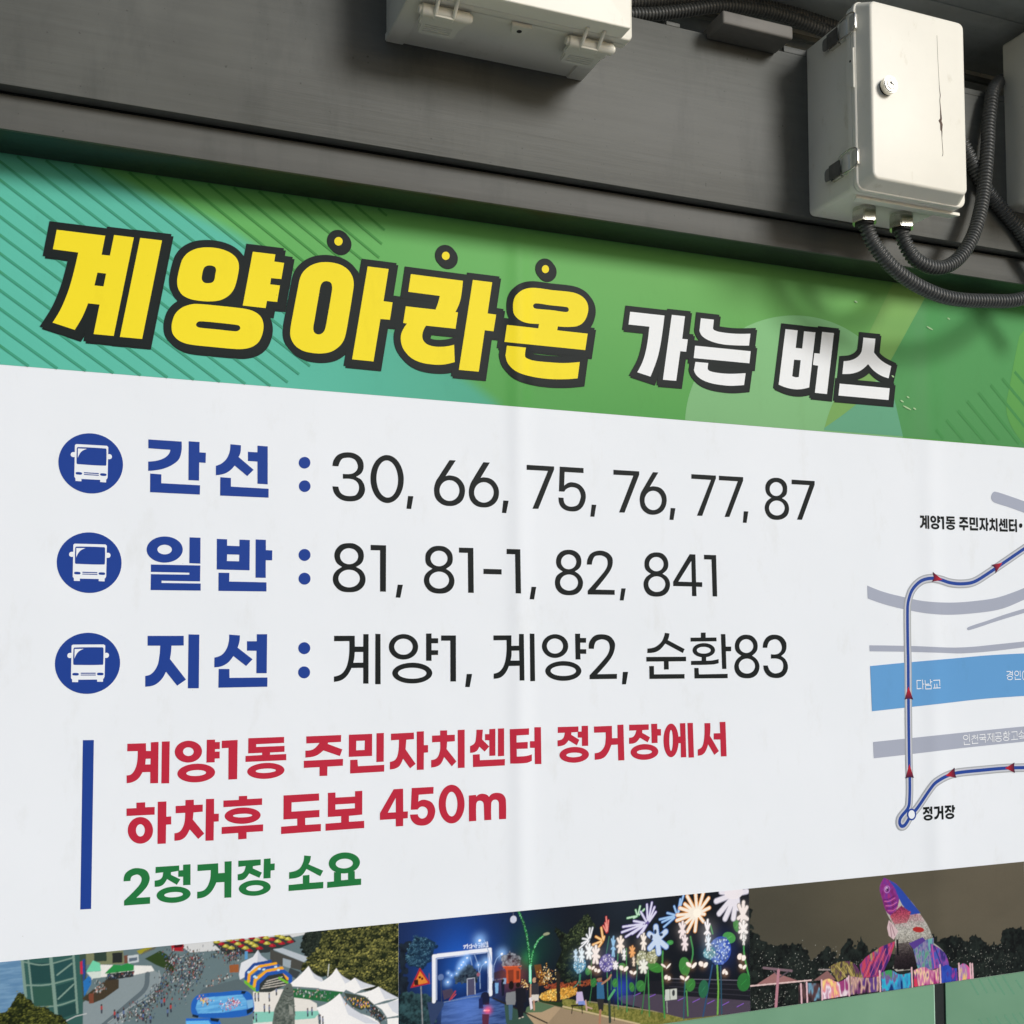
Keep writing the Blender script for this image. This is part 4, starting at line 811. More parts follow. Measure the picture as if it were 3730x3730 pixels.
  ['20270,17932 20319,17931 20314,17852 20368,17792 20333,17752 20293,17794 ~20267,17756 20223,17746 20223,17801 ~20257,17825 ~20267,17873'],
  ['20369,17934 20416,17935 20415,17716 20369,17716 20369,17842 20336,17845 20336,17895 20369,17893'],
  ['20436,17936 20483,17936 20482,17710 20435,17709'],
  ['20243,17732 20295,17733 20297,17684 20488,17685 20487,17632 20244,17630'],
  ['20527,17927 20678,17929 20677,17877 20580,17874 20579,17817 20668,17817 20666,17763 20580,17763 20581,17701 ~20656,17703 20699,17714 20699,17660 ~20656,17644 20530,17645'],
  ['20720,17937 20772,17936 20774,17630 20722,17632 20722,17766 20685,17768 20685,17822 20720,17822'],
  ['~20943,17793 ~20939,17772 ~20926,17754 ~20909,17741 ~20889,17736 ~20868,17740 ~20852,17751 ~20841,17768 ~20838,17789 ~20842,17810 ~20854,17828 ~20872,17840 ~20892,17845 ~20912,17842 ~20929,17831 ~20940,17813'],
  ['17818,11383 17993,11383 17993,11337 17933,11333 17932,11314 18001,11270 17979,11224 17908,11269 ~17873,11232 17815,11221 17814,11271 ~17860,11286 17877,11333 17817,11334'],
  ['18021,11386 18076,11386 18076,11216 18023,11217 18022,11288 17987,11289 17988,11338 18021,11339'],
  ['~18082,11144 ~18073,11118 ~18046,11097 ~18006,11083 ~17958,11079 ~17909,11084 ~17868,11099 ~17841,11121 ~17830,11146 ~17839,11171 ~17866,11192 ~17906,11207 ~17954,11211 ~18002,11206 ~18044,11191 ~18072,11169', '~18023,11144 ~18018,11136 ~18004,11130 ~17982,11126 ~17956,11125 ~17930,11126 ~17908,11131 ~17894,11137 ~17888,11145 ~17893,11152 ~17908,11158 ~17929,11162 ~17955,11164 ~17981,11162 ~18003,11157 ~18018,11151'],
  ['18128,11377 18284,11379 18285,11273 18333,11272 18333,11385 18386,11386 18392,11080 18338,11080 18335,11216 18278,11215 ~18249,11150 ~18207,11107 18132,11095 18132,11151 ~18180,11162 ~18217,11205 ~18229,11267 18229,11324 18128,11325'],
  ['18438,11383 18612,11381 18613,11333 18554,11332 18554,11309 18624,11267 18602,11225 18533,11267 ~18492,11226 18435,11219 18436,11271 ~18478,11283 18501,11332 18437,11332'],
  ['18635,11384 18690,11384 18690,11337 18724,11336 18723,11279 18692,11280 18692,11217 18638,11217'],
  ['~18698,11142 ~18689,11116 ~18662,11094 ~18622,11080 ~18574,11075 ~18526,11081 ~18485,11096 ~18458,11118 ~18448,11144 ~18457,11170 ~18483,11192 ~18523,11206 ~18570,11211 ~18618,11206 ~18660,11191 ~18687,11168', '~18640,11143 ~18635,11135 ~18621,11129 ~18599,11124 ~18573,11123 ~18547,11125 ~18524,11129 ~18510,11136 ~18504,11144 ~18509,11151 ~18524,11158 ~18546,11162 ~18572,11163 ~18598,11161 ~18620,11157 ~18635,11150'],
 ],
 'map_roads': [
  ['16401,16303 ~16859,16165 ~17423,16059 ~17950,15979 ~18683,15952 ~19434,15996 ~20203,16103 21398,16472 21388,16189 ~20937,16043 ~20324,15843 ~19807,15753 ~18774,15677 ~18063,15701 ~17393,15792 ~16876,15891 16408,16018'],
  ['~20126,18558 ~20540,18481 21460,18269 21450,17974 ~21006,18098 ~20505,18218 ~20118,18298 ~20029,18348 ~20006,18426 ~20048,18518'],
  ['~19265,15407 ~19801,15546 ~20319,15688 21379,15937 21375,15826 ~20927,15732 ~20056,15528 ~19250,15325 ~19193,15358'],
  ['16430,14990 ~17368,14975 ~17850,14962 ~18728,14931 ~19326,14945 ~19937,14990 ~20904,15064 21511,15106 21506,14985 ~20900,14927 ~19932,14843 ~19021,14797 ~18429,14814 ~17365,14843 16432,14857'],
  ['16479,12875 ~17352,12917 ~18672,12983 ~19875,13042 21441,13109 21428,12750 ~20826,12730 ~18958,12650 ~17557,12573 16490,12519'],
 ],
 'map_canal': [
  ['16438,14534 ~17367,14598 ~18720,14680 ~19929,14754 21500,14797 21465,13804 ~20861,13792 ~19593,13748 ~18397,13669 ~17356,13602 16465,13545'],
 ],
 'map_arrows': [
  ['18497,16469 18230,16642 18255,16494 18185,16415'],
  ['20286,16900 19961,16843 20064,16766 20073,16643'],
  ['17470,14069 17360,13783 17475,13803 17597,13778'],
  ['17451,12356 17338,12045 17452,12063 17572,12046'],
  ['18463,12050 18732,12221 18735,12095 18776,11989'],
  ['20215,12145 20504,12262 20488,12145 20515,12021'],
 ],
 'map_stop_ring': [
  ['~17613,11236 ~17602,11187 ~17573,11146 ~17531,11120 ~17482,11114 ~17433,11126 ~17392,11157 ~17366,11201 ~17357,11251 ~17368,11300 ~17397,11341 ~17439,11367 ~17488,11374 ~17537,11361 ~17578,11331 ~17605,11287'],
 ],
 'map_stop_dot': [
  ['~17573,11238 ~17566,11203 ~17546,11173 ~17516,11155 ~17483,11149 ~17449,11159 ~17421,11181 ~17403,11212 ~17397,11249 ~17405,11284 ~17425,11314 ~17454,11333 ~17487,11338 ~17521,11329 ~17549,11307 ~17567,11275'],
 ],
}
BUS_ICON = {
 'body': [['-256,293 -235,311 247,312 269,292 265,-223 254,-255 242,-260 241,-311 148,-308 148,-272 -147,-271 -146,-311 -239,-309 -240,-268 -258,-243']],
 'mirror': [['-255,173 ~-299,168 ~-318,141 ~-314,107 ~-287,90 -258,92'], ['269,171 ~309,169 ~328,143 ~324,107 ~301,89 267,87']],
 'glass': [['~-207,262 227,265 ~241,247 242,-7 ~230,-27 -212,-25 ~-226,-9 -225,242']],
 'glint': [['-209,238 -67,240 ~-155,186 -209,80']],
 'lamp': [['~-224,-160 -151,-161 ~-137,-179 ~-150,-199 -223,-198 ~-239,-180'], ['~158,-161 234,-162 ~248,-180 ~235,-200 158,-199 ~145,-181'], ['-108,-156 124,-158 124,-175 -108,-173'], ['-108,-187 125,-189 125,-204 -108,-201']],
}
ICON_SPOTS = [(0.038, 1.8095), (0.0378, 1.6424), (0.0374, 1.4744)]
ROUTE = '~21433,17486 ~20978,17249 ~20201,16829 ~19834,16632 ~19422,16437 ~19068,16386 ~18720,16405 ~18451,16469 ~18182,16496 ~17889,16429 ~17643,16234 ~17529,16003 ~17493,15812 ~17479,14989 ~17480,14656 ~17470,14065 ~17456,13067 ~17451,12322 ~17456,11983 ~17441,11624 ~17398,11401 ~17181,11190 ~17150,11080 ~17204,11005 ~17304,11030 ~17479,11240 ~17639,11365 ~18113,11861 ~18320,11976 ~18557,12057 ~18824,12102 ~19543,12128 ~20246,12144 ~20806,12131 ~21406,12117'
MAP_NAMES = [
 (1.37, 0, '17832,14198 17714,14200 17716,14014 17836,14021'),
 (1.37, 0, '17872,14216 17876,14001'),
 (1.37, 0, '17879,14116 17916,14116'),
 (1.37, 0, '17944,14202 17948,14108 18061,14117'),
 (1.37, 0, '18094,14221 18101,14121'),
 (1.37, 0, '18099,14164 18148,14166'),
 (1.37, 0, '17954,14084 17955,14006 18116,14007 18113,14090 17954,14087'),
 (1.37, 0, '18176,14193 18359,14200 18362,14068'),
 (1.37, 0, '18213,14114 18216,14032'),
 (1.37, 0, '18277,14118 18281,14032'),
 (1.37, 0, '18168,14021 18382,14025'),
 (1.37, 0, '20339,14366 20449,14370 ~20430,14311 20336,14274'),
 (1.37, 0, '20512,14384 20517,14262'),
 (1.22, 0, '20448,14338 20510,14340'),
 (1.22, 0, '20447,14300 20513,14302'),
 (1.37, 1, '~20510,14215 ~20504,14200 ~20487,14187 ~20463,14178 ~20434,14176 ~20406,14179 ~20382,14188 ~20366,14202 ~20361,14217 ~20367,14233 ~20384,14246 ~20408,14254 ~20437,14257 ~20465,14253 ~20489,14244 ~20505,14231'),
 (1.37, 1, '~20704,14321 ~20699,14301 ~20685,14285 ~20665,14274 ~20641,14270 ~20618,14274 ~20599,14286 ~20587,14303 ~20583,14323 ~20588,14342 ~20602,14359 ~20622,14370 ~20645,14373 ~20668,14369 ~20687,14358 ~20700,14341'),
 (1.37, 0, '20749,14382 20751,14232'),
 (1.37, 0, '20591,14244 20594,14180 20773,14184'),
 (1.37, 1, '~20931,14270 ~20926,14231 ~20912,14199 ~20893,14177 ~20871,14169 ~20849,14177 ~20831,14200 ~20820,14233 ~20817,14272 ~20822,14311 ~20836,14344 ~20855,14366 ~20877,14373 ~20899,14365 ~20917,14343 ~20928,14310'),
 (1.37, 0, '20977,14386 20978,14168'),
 (1.37, 1, '~19142,12885 ~19137,12867 ~19121,12852 ~19099,12842 ~19073,12839 ~19047,12844 ~19025,12855 ~19011,12871 ~19006,12889 ~19012,12907 ~19027,12922 ~19050,12932 ~19076,12934 ~19102,12930 ~19123,12919 ~19138,12903'),
 (1.37, 0, '19179,12963 19185,12784'),
 (1.37, 0, '19026,12794 19030,12724 19206,12729'),
 (1.22, 0, '19320,12942 19323,12921'),
 (1.22, 0, '19254,12907 19383,12912'),
 (1.22, 0, '19323,12912 ~19304,12866 19238,12835'),
 (1.22, 0, '19318,12879 19386,12843'),
 (1.37, 0, '19423,12944 19426,12802'),
 (1.22, 0, '19382,12877 19425,12878'),
 (1.37, 0, '19265,12808 19266,12740 19441,12747'),
 (1.37, 0, '19486,12933 19642,12940 19640,12875'),
 (1.37, 0, '19467,12863 19680,12869'),
 (1.22, 0, '19571,12866 19571,12830'),
 (1.37, 0, '19495,12822 19651,12830 19653,12748'),
 (1.37, 0, '19711,12939 19833,12944'),
 (1.37, 0, '19775,12941 ~19761,12864 19712,12792'),
 (1.37, 0, '19770,12884 19834,12801'),
 (1.37, 0, '19868,12956 19870,12756'),
 (1.22, 0, '19831,12888 19869,12888'),
 (1.37, 0, '19908,12959 19909,12752'),
 (1.37, 0, '19955,12958 20113,12963 20111,12919'),
 (1.22, 0, '20029,12924 20028,12882'),
 (1.37, 0, '19944,12871 20150,12878'),
 (1.37, 1, '~20127,12798 ~20120,12784 ~20101,12772 ~20074,12765 ~20042,12764 ~20010,12767 ~19983,12777 ~19965,12789 ~19959,12804 ~19966,12818 ~19984,12829 ~20012,12837 ~20044,12838 ~20076,12834 ~20103,12825 ~20121,12813'),
 (1.22, 0, '20241,12975 20280,12978'),
 (1.22, 0, '20191,12946 20315,12950'),
 (1.22, 1, '~20309,12902 ~20305,12891 ~20293,12881 ~20276,12876 ~20256,12874 ~20236,12877 ~20219,12884 ~20208,12894 ~20204,12905 ~20208,12916 ~20220,12926 ~20237,12931 ~20258,12933 ~20278,12930 ~20295,12923 ~20306,12913'),
 (1.37, 0, '20354,12985 20357,12857'),
 (1.22, 0, '20358,12924 20398,12926'),
 (1.37, 1, '~20359,12810 ~20352,12797 ~20334,12785 ~20306,12779 ~20274,12777 ~20241,12781 ~20214,12790 ~20196,12802 ~20191,12816 ~20197,12830 ~20216,12841 ~20244,12848 ~20276,12849 ~20308,12845 ~20335,12837 ~20353,12824'),
 (1.37, 0, '20435,12965 20607,12973 20609,12862'),
 (1.22, 0, '20510,12886 20511,12798'),
 (1.37, 0, '20424,12788 20637,12797'),
 (1.37, 0, '20742,13000 ~20722,12946 20658,12901'),
 (1.37, 0, '20732,12960 20819,12916'),
 (1.22, 0, '20748,12912 20748,12871'),
 (1.37, 0, '20651,12854 20880,12864'),
 (1.37, 0, '20682,12813 20843,12821 20844,12746'),
]
TEAL = '-1224,23233 155,23165 ~1261,22806 ~2339,22468 ~3083,22114 ~3925,21557 ~5742,20859 ~6409,20470 ~7057,20102 7788,19616 2003,19526 -1164,19616'
BAND_SHAPES = [
 ('circle', (128, 184, 128), '~17488,19926 ~17230,18956 ~16556,18122 ~15589,17557 ~14495,17337 ~13443,17480 ~12582,17949 ~12025,18666 ~11839,19532 ~12048,20429 ~12630,21235 ~13515,21834 ~14586,22130 ~15686,22060 ~16639,21620 ~17278,20868'),
 ('ray', (120, 168, 94), '17288,23184 18255,23035 17246,21496 ~16176,20298 15329,19726 ~15566,20293 ~16521,21854'),
 ('rightshape', (82, 150, 90), '18255,23035 21579,23047 21460,19613 17466,19680 17224,20592 16918,20995 17246,21496'),
 ('lens', (100, 165, 132), '15329,19726 ~16176,20298 ~16916,20909 17224,20592 17466,19680 17466,19680 15328,19676'),
 ('edgeshape', (92, 157, 82), '20988,22300 21892,23359 21755,19494 21061,19724 ~20545,20408 ~20689,21230'),
]
BAND_STRIPES = ['18415,19904 18629,19700', '18724,20143 19223,19695', '19064,20387 19861,19692', '19351,20630 20294,19787', '19697,20857 20903,19736', '20075,21066 21409,19859', '20427,21253 21427,20382', '20813,21444 21446,20930']
SCUFFS = [(1.6228, 2.2611, 0.0083, 0.0018), (1.8847, 2.2506, 0.0078, 0.0018), (1.8288, 2.2227, 0.0186, 0.0018), (1.7589, 2.0337, 0.0236, 0.0018), (1.7803, 2.0332, 0.0086, 0.0018), (1.7622, 2.0581, 0.0075, 0.0018), (1.7449, 2.0477, 0.0096, 0.0018), (1.7208, 2.102, 0.0074, 0.0018)]
GLASS_STRIPES = ['19104,7436 19350,7067', '19379,7419 19602,7079', '19639,7403 19873,7075', '19811,7411 20124,6977', '20065,7411 20399,6965', '20465,7283 20642,7055', '19334,6539 19471,6345', '19585,6535 19740,6310', '19838,6544 20029,6274', '20092,6540 20302,6267', '20330,6539 20559,6234', '20551,6539 20782,6247']
FESTIVAL = [
 ('p',(112,150,184),'-976,9977 -548,9972 -499,9376 -548,8937 -960,8989'),
 ('r',(112,150,184),(92,132,170),'-976,9977 -548,9972 -499,9376 -548,8937 -960,8989'),
 ('p',(52,92,88),'-572,9976 315,9979 386,8993 370,8299 -460,8412 -507,9377'),
 ('p',(36,72,72),'-435,9902 -135,9870 -98,9554 -397,9570'),
 ('p',(40,78,80),'-78,9881 200,9886 221,9605 -57,9567'),
 ('p',(48,86,76),'-397,9519 -89,9492 -52,9185 -360,9205'),
 ('p',(38,74,74),'-40,9495 238,9551 258,9252 -20,9216'),
 ('p',(36,70,70),'-11,9145 267,9199 286,9022 8,8953'),
 ('s',(122,150,140),4.32,'-556,9983 -491,9375'),
 ('s',(122,150,140),2.5,'-465,9982 -376,9190'),
 ('s',(122,150,140),5.05,'-129,9987 -25,8974'),
 ('s',(122,150,140),3.4,'215,9981 291,9022'),
 ('s',(122,150,140),1.99,'~-539,9933 ~-240,9850 ~200,9916'),
 ('s',(122,150,140),2.33,'~-485,9555 ~-171,9527 ~237,9589'),
 ('s',(122,150,140),2.33,'~-392,9195 ~-19,9178 ~267,9237'),
 ('s',(122,150,140),2.55,'193,9826 -26,9667'),
 ('s',(122,150,140),2.55,'222,9486 -5,9283'),
 ('p',(60,80,70),'306,9980 414,9977 425,9163 376,9134'),
 ('p',(190,45,70),'317,9839 353,9852 366,9641 327,9645'),
 ('p',(40,70,140),'353,9870 392,9883 405,9637 371,9483'),
 ('p',(42,112,182),'371,9518 489,9628 497,9469 390,9271'),
 ('p',(120,126,96),'406,9969 986,9975 1006,9730 417,9784'),
 ('p',(48,66,58),'531,9978 724,9981 731,9812 536,9819'),
 ('p',(40,44,44),'817,9930 973,9928 975,9760 819,9768'),
 ('p',(225,226,224),'634,9761 1436,9657 1489,9567 1179,9534 637,9559'),
 ('p',(112,76,62),'1001,9869 1059,9875 1060,9742 1006,9744'),
 ('p',(190,200,206),'1056,9858 1227,9867 1237,9741 1066,9732'),
 ('p',(90,105,120),'1082,9819 1210,9824 1211,9770 1082,9761'),
 ('p',(132,146,152),'375,9186 924,9509 1489,9571 1602,9487 1526,9281 1100,9011 771,8244 370,8299'),
 ('s',(92,106,114),7.73,'~1377,9530 ~1345,9302 ~1133,9113 ~697,8779'),
 ('s',(150,160,164),1.77,'~1558,9563 ~1577,9382 ~1441,9184 ~1015,8968 ~764,8806'),
 ('p',(48,68,36),'1331,9784 1572,9893 1686,9819 1820,9553 1786,9520 1522,9657'),
 ('p',(150,146,48),'1200,9926 1329,9963 1467,9970 1398,9917 1244,9865'),
 ('p',(66,58,46),'358,9240 473,9332 755,9528 924,9491 926,9350 691,9201 525,9151'),
 ('s',(96,90,70),1.23,'1278,9861 1338,9917'),
 ('s',(96,90,70),1.23,'1316,9873 1376,9930'),
 ('s',(96,90,70),1.23,'1354,9885 1414,9942'),
 ('s',(96,90,70),1.23,'1392,9898 1452,9954'),
 ('s',(96,90,70),1.23,'1430,9910 1490,9966'),
 ('s',(96,90,70),1.23,'1468,9922 1528,9979'),
 ('p',(112,205,170),'415,9667 516,9844 625,9788 647,9659'),
 ('p',(205,218,212),'418,9662 647,9656 640,9549 503,9552'),
 ('p',(42,138,72),'700,9610 836,9739 972,9716 1060,9742 1160,9696 1161,9614 754,9604'),
 ('p',(120,70,54),'460,9312 533,9311 538,9149 465,9154'),
 ('p',(40,45,48),'737,9600 1161,9607 1154,9510 755,9493'),
 ('c',60,7.0,'520,9536 689,9377 556,9340',1),
 ('c',50,4.6,'754,9563 1144,9555',0),
 ('p',(206,209,212),'1886,9964 4053,9981 4053,9924 3560,9870 2638,9797 2064,9810'),
 ('p',(168,34,46),'1746,9975 1957,9975 1955,9841 1768,9871'),
 ('p',(60,20,28),'1799,9960 1940,9959 1940,9919 1803,9915'),
 ('p',(48,56,58),'2438,9936 3749,9935 3863,9812 3374,9675 2639,9714'),
 ('c',420,16.7,'1712,9816 1784,9665 1716,9492 1665,9301 1528,9173 1442,9059 1322,8984 1118,8903',0),
 ('c',320,26.4,'1959,9754 2067,9544 1963,9339 1894,9167',0),
 ('c',220,16.8,'2100,9734 2208,9614 2139,9368',0),
 ('c',200,14.9,'2422,9755 2857,9728 2730,9613',0),
 ('c',60,7.5,'2319,9203 2534,9287 2714,9340',1),
 ('c',90,10.5,'898,8859 1187,8859 1445,8809',0),
 ('p',(150,28,44),'3028,9950 ~3094,9990 3161,9937 ~3094,9929'),
 ('p',(186,50,60),'3050,9954 ~3083,9984 3109,9941'),
 ('p',(150,28,44),'2863,9930 ~2929,9970 2995,9917 ~2929,9909'),
 ('p',(186,50,60),'2885,9933 ~2918,9963 2944,9920'),
 ('p',(150,28,44),'2717,9913 ~2782,9953 2848,9900 ~2783,9892'),
 ('p',(186,50,60),'2739,9917 ~2771,9946 2797,9903'),
 ('p',(150,28,44),'2518,9897 ~2583,9936 2648,9884 ~2583,9876'),
 ('p',(186,50,60),'2539,9900 ~2572,9930 2597,9887'),
 ('p',(150,28,44),'2854,9830 ~2920,9869 2987,9816 ~2921,9808'),
 ('p',(186,50,60),'2876,9833 ~2909,9863 2935,9820'),
 ('p',(150,28,44),'3194,9958 ~3261,9998 3328,9945 ~3261,9937'),
 ('p',(186,50,60),'3216,9961 ~3250,9992 3276,9948'),
 ('p',(150,28,44),'3204,9865 ~3271,9904 3338,9851 ~3271,9843'),
 ('p',(186,50,60),'3226,9868 ~3259,9898 3286,9854'),
 ('p',(150,28,44),'3158,9762 ~3225,9801 3292,9748 ~3225,9740'),
 ('p',(186,50,60),'3181,9765 ~3214,9795 3240,9752'),
 ('p',(150,28,44),'3371,9889 ~3438,9928 3506,9875 ~3439,9867'),
 ('p',(186,50,60),'3394,9892 ~3427,9922 3454,9879'),
 ('p',(150,28,44),'3381,9782 ~3448,9821 3516,9768 ~3449,9760'),
 ('p',(186,50,60),'3404,9785 ~3437,9815 3464,9772'),
 ('p',(150,28,44),'3540,9807 ~3608,9846 3676,9793 ~3608,9785'),
 ('p',(186,50,60),'3563,9810 ~3596,9840 3623,9796'),
 ('p',(150,28,44),'3691,9819 ~3758,9859 3827,9806 ~3759,9798'),
 ('p',(186,50,60),'3713,9823 ~3747,9853 3774,9809'),
 ('p',(150,28,44),'2983,9739 ~3049,9778 3116,9725 ~3050,9718'),
 ('p',(186,50,60),'3006,9742 ~3038,9772 3065,9729'),
 ('p',(150,28,44),'2427,9968 ~2492,10007 2557,9955 ~2492,9947'),
 ('p',(186,50,60),'2449,9971 ~2481,10001 2506,9958'),
 ('p',(168,160,58),'2644,9952 ~2709,9991 2775,9939 ~2710,9931'),
 ('p',(212,205,110),'2666,9955 ~2698,9985 2724,9942'),
 ('p',(168,160,58),'2780,9966 ~2846,10005 2912,9953 ~2846,9945'),
 ('p',(212,205,110),'2802,9969 ~2835,9999 2861,9956'),
 ('p',(168,160,58),'2436,9941 ~2501,9981 2566,9928 ~2501,9920'),
 ('p',(212,205,110),'2458,9945 ~2490,9974 2516,9932'),
 ('p',(168,160,58),'2590,9853 ~2655,9892 2721,9840 ~2656,9832'),
 ('p',(212,205,110),'2612,9856 ~2645,9886 2670,9843'),
 ('p',(168,160,58),'2681,9814 ~2747,9853 2813,9801 ~2747,9793'),
 ('p',(212,205,110),'2703,9818 ~2736,9847 2762,9804'),
 ('p',(168,160,58),'2790,9873 ~2856,9912 2922,9860 ~2856,9852'),
 ('p',(212,205,110),'2812,9876 ~2845,9906 2871,9863'),
 ('p',(168,160,58),'2919,9790 ~2985,9829 3051,9776 ~2985,9768'),
 ('p',(212,205,110),'2941,9793 ~2974,9823 3000,9780'),
 ('p',(168,160,58),'2955,9890 ~3021,9929 3087,9876 ~3021,9868'),
 ('p',(212,205,110),'2977,9893 ~3010,9923 3036,9880'),
 ('p',(168,160,58),'3029,9853 ~3095,9892 3162,9839 ~3095,9831'),
 ('p',(212,205,110),'3051,9856 ~3084,9886 3110,9843'),
 ('p',(168,160,58),'3111,9905 ~3178,9945 3245,9892 ~3178,9884'),
 ('p',(212,205,110),'3133,9909 ~3166,9939 3193,9895'),
 ('p',(168,160,58),'3084,9810 ~3150,9850 3217,9797 ~3151,9788'),
 ('p',(212,205,110),'3106,9813 ~3139,9843 3166,9800'),
 ('p',(168,160,58),'3288,9830 ~3355,9870 3422,9817 ~3355,9809'),
 ('p',(212,205,110),'3310,9833 ~3343,9864 3370,9820'),
 ('p',(168,160,58),'3274,9926 ~3341,9966 3408,9913 ~3341,9905'),
 ('p',(212,205,110),'3296,9929 ~3330,9960 3356,9916'),
 ('p',(168,160,58),'3474,9847 ~3542,9887 3610,9833 ~3542,9825'),
 ('p',(212,205,110),'3497,9850 ~3530,9880 3557,9837'),
 ('p',(168,160,58),'3474,9947 ~3541,9987 3609,9934 ~3541,9926'),
 ('p',(212,205,110),'3496,9951 ~3530,9981 3556,9937'),
 ('p',(168,160,58),'3549,9908 ~3616,9948 3685,9895 ~3617,9887'),
 ('p',(212,205,110),'3571,9912 ~3605,9942 3632,9898'),
 ('p',(168,160,58),'3653,9870 ~3720,9910 3789,9856 ~3721,9848'),
 ('p',(212,205,110),'3675,9873 ~3709,9904 3736,9860'),
 ('p',(218,222,230),'2913,9548 3115,9628 3197,9739 3263,9631 3366,9546 3191,9398 2897,9265 2878,9359'),
 ('p',(190,198,212),'3197,9739 3263,9631 3366,9546 3190,9472'),
 ('p',(72,73,70),'3411,9727 4008,9440 3961,9305 3413,9494'),
 ('p',(178,188,198),'3449,9723 3618,9728 4090,9516 3998,9447'),
 ('p',(152,166,176),'3628,9555 3774,9499 3763,9364 3631,9421'),
 ('p',(58,66,70),'3752,9374 3942,9279 3866,9175 3715,9266'),
 ('p',(150,90,55),'2713,9533 2873,9528 2878,9395 2723,9403'),
 ('p',(90,150,200),'2974,9735 3026,9737 3023,9601 2975,9598'),
 ('t',(26,34,32),(64,76,62),5.0,'4015,9956 4390,9967 4353,9687 4189,9515 4055,9567 3940,9729',160),
 ('t',(30,38,24),(178,172,92),7.5,'4390,9967 5752,9972 5753,8655 5349,8817 4892,9032 4229,9247 3951,9334 4055,9482 4285,9637 4342,9820',900),
 ('s',(200,205,200),1.72,'4445,9356 4426,9159'),
 ('p',(222,220,216),'3119,9037 3754,9020 4231,8702 4332,7620 3128,7788'),
 ('p',(130,196,182),'3140,8694 4309,8570 4194,8453 3123,8504'),
 ('p',(88,104,110),'2283,9189 2879,9285 3119,9074 2213,9106'),
 ('p',(50,56,56),'3220,9173 3377,9304 3658,9301 3734,9171 3678,9084 3416,8994 3221,9016'),
 ('s',(190,186,178),1.67,'3267,9076 3678,9093'),
 ('s',(190,186,178),1.67,'3294,9113 3659,9140'),
 ('s',(190,186,178),1.67,'3322,9151 3640,9187'),
 ('s',(190,186,178),1.67,'3350,9188 3621,9234'),
 ('p',(112,182,54),'2967,9261 3193,9075 3226,9010 3175,9016 2971,9201'),
 ('p',(112,182,54),'3564,9246 3763,9112 3753,9076 3546,9211'),
 ('s',(34,74,150),5.52,'2998,9272 3006,9372 3134,9496 3413,9519'),
 ('s',(236,168,44),4.97,'3044,9226 3054,9339 3227,9453 3507,9471'),
 ('s',(34,84,166),5.53,'3091,9179 3103,9288 3283,9410 3544,9430'),
 ('s',(236,168,44),4.98,'3141,9131 3155,9236 3358,9365 3610,9386 3715,9192'),
 ('s',(36,86,172),6.28,'3193,9062 3203,9175 3362,9313 3639,9331 3762,9220 3763,9112'),
 ('e',(190,220,240),304.3,937.7,2.58,1.84,0),
 ('e',(190,220,240),317.3,927.1,2.59,1.85,0),
 ('e',(190,220,240),322.7,941.3,2.6,1.85,0),
 ('e',(190,220,240),330.2,939.5,2.6,1.85,0),
 ('e',(190,220,240),350.7,941.9,2.62,1.86,0),
 ('e',(190,220,240),355.4,935.8,2.63,1.86,0),
 ('e',(190,220,240),314.5,929.2,2.59,1.85,0),
 ('p',(36,98,186),'~2086,8922 ~2121,9027 ~2213,9092 2589,9090 ~2972,9073 ~3092,8994 ~3143,8795 ~3122,8697 ~2975,8641 2593,8658 ~2216,8713 ~2109,8775'),
 ('p',(92,168,224),'2196,9000 2338,9034 2936,9011 3010,8903 3020,8755 2610,8746 2198,8779 2161,8877'),
 ('r',(110,182,232),(80,152,214),'2196,9000 2338,9034 2936,9011 3010,8903 3020,8755 2610,8746 2198,8779 2161,8877'),
 ('p',(120,176,220),'3010,8903 3120,8908 3132,8778 3033,8761'),
 ('p',(22,40,60),'3011,8738 3121,8776 3121,8706 3021,8663'),
 ('p',(22,40,60),'2926,9074 3009,9059 2972,9014 2917,9028'),
 ('p',(22,40,60),'2109,8784 2216,8744 2198,8707 2109,8739'),
 ('c',50,6.7,'2213,9052 2410,8974 2267,8955',2),
 ('c',120,8.6,'2609,8896 2736,8826 2882,8882 2699,8940',3),
 ('p',(36,104,200),'2003,8725 2449,8670 ~2557,8620 2594,8479 2581,7864 2011,7944'),
 ('p',(22,40,60),'2404,8685 2557,8648 2539,8595 2413,8629'),
 ('p',(100,180,236),'2004,8680 2377,8643 2468,8495 2011,7944'),
 ('p',(38,104,62),'3810,9013 4706,8853 4521,8682 3811,8860'),
 ('c',90,9.3,'3868,8950 4135,8882 4521,8799',1),
 ('p',(236,237,239),'3744,9092 ~3923,9221 4081,9372 ~4171,9238 4316,9140 4414,8940 3753,9061'),
 ('p',(206,211,222),'4081,9372 ~4171,9238 4316,9140 4355,9045 4191,9138'),
 ('p',(236,237,239),'4249,9047 ~4461,9152 4577,9281 ~4685,9136 4882,9010 4716,8848 4269,8957'),
 ('p',(206,211,222),'4577,9281 ~4685,9136 4882,9010 4754,8962'),
 ('p',(236,237,239),'4520,8966 ~4754,8996 4911,9077 ~5070,8979 5293,8887 5030,8850 4912,8797 4715,8905'),
 ('p',(206,211,222),'4911,9077 ~5070,8979 5293,8887 5030,8873'),
 ('p',(236,237,239),'4932,8795 ~5189,8813 5349,8871 ~5510,8756 5728,8625 5470,8607 5270,8564 5110,8726'),
 ('p',(206,211,222),'5349,8871 ~5510,8756 5728,8625 5470,8630'),
 ('p',(236,237,239),'5290,8552 ~5510,8564 5753,8626 5753,8317 5510,8304 5410,8461'),
 ('p',(206,211,222),'5510,8564 5753,8597 5753,8317 5611,8402'),
 ('p',(236,237,239),'4222,8633 ~4424,8694 4641,8832 ~4795,8611 5031,8431 ~5390,8199 5713,7427 4390,7612 4290,8503'),
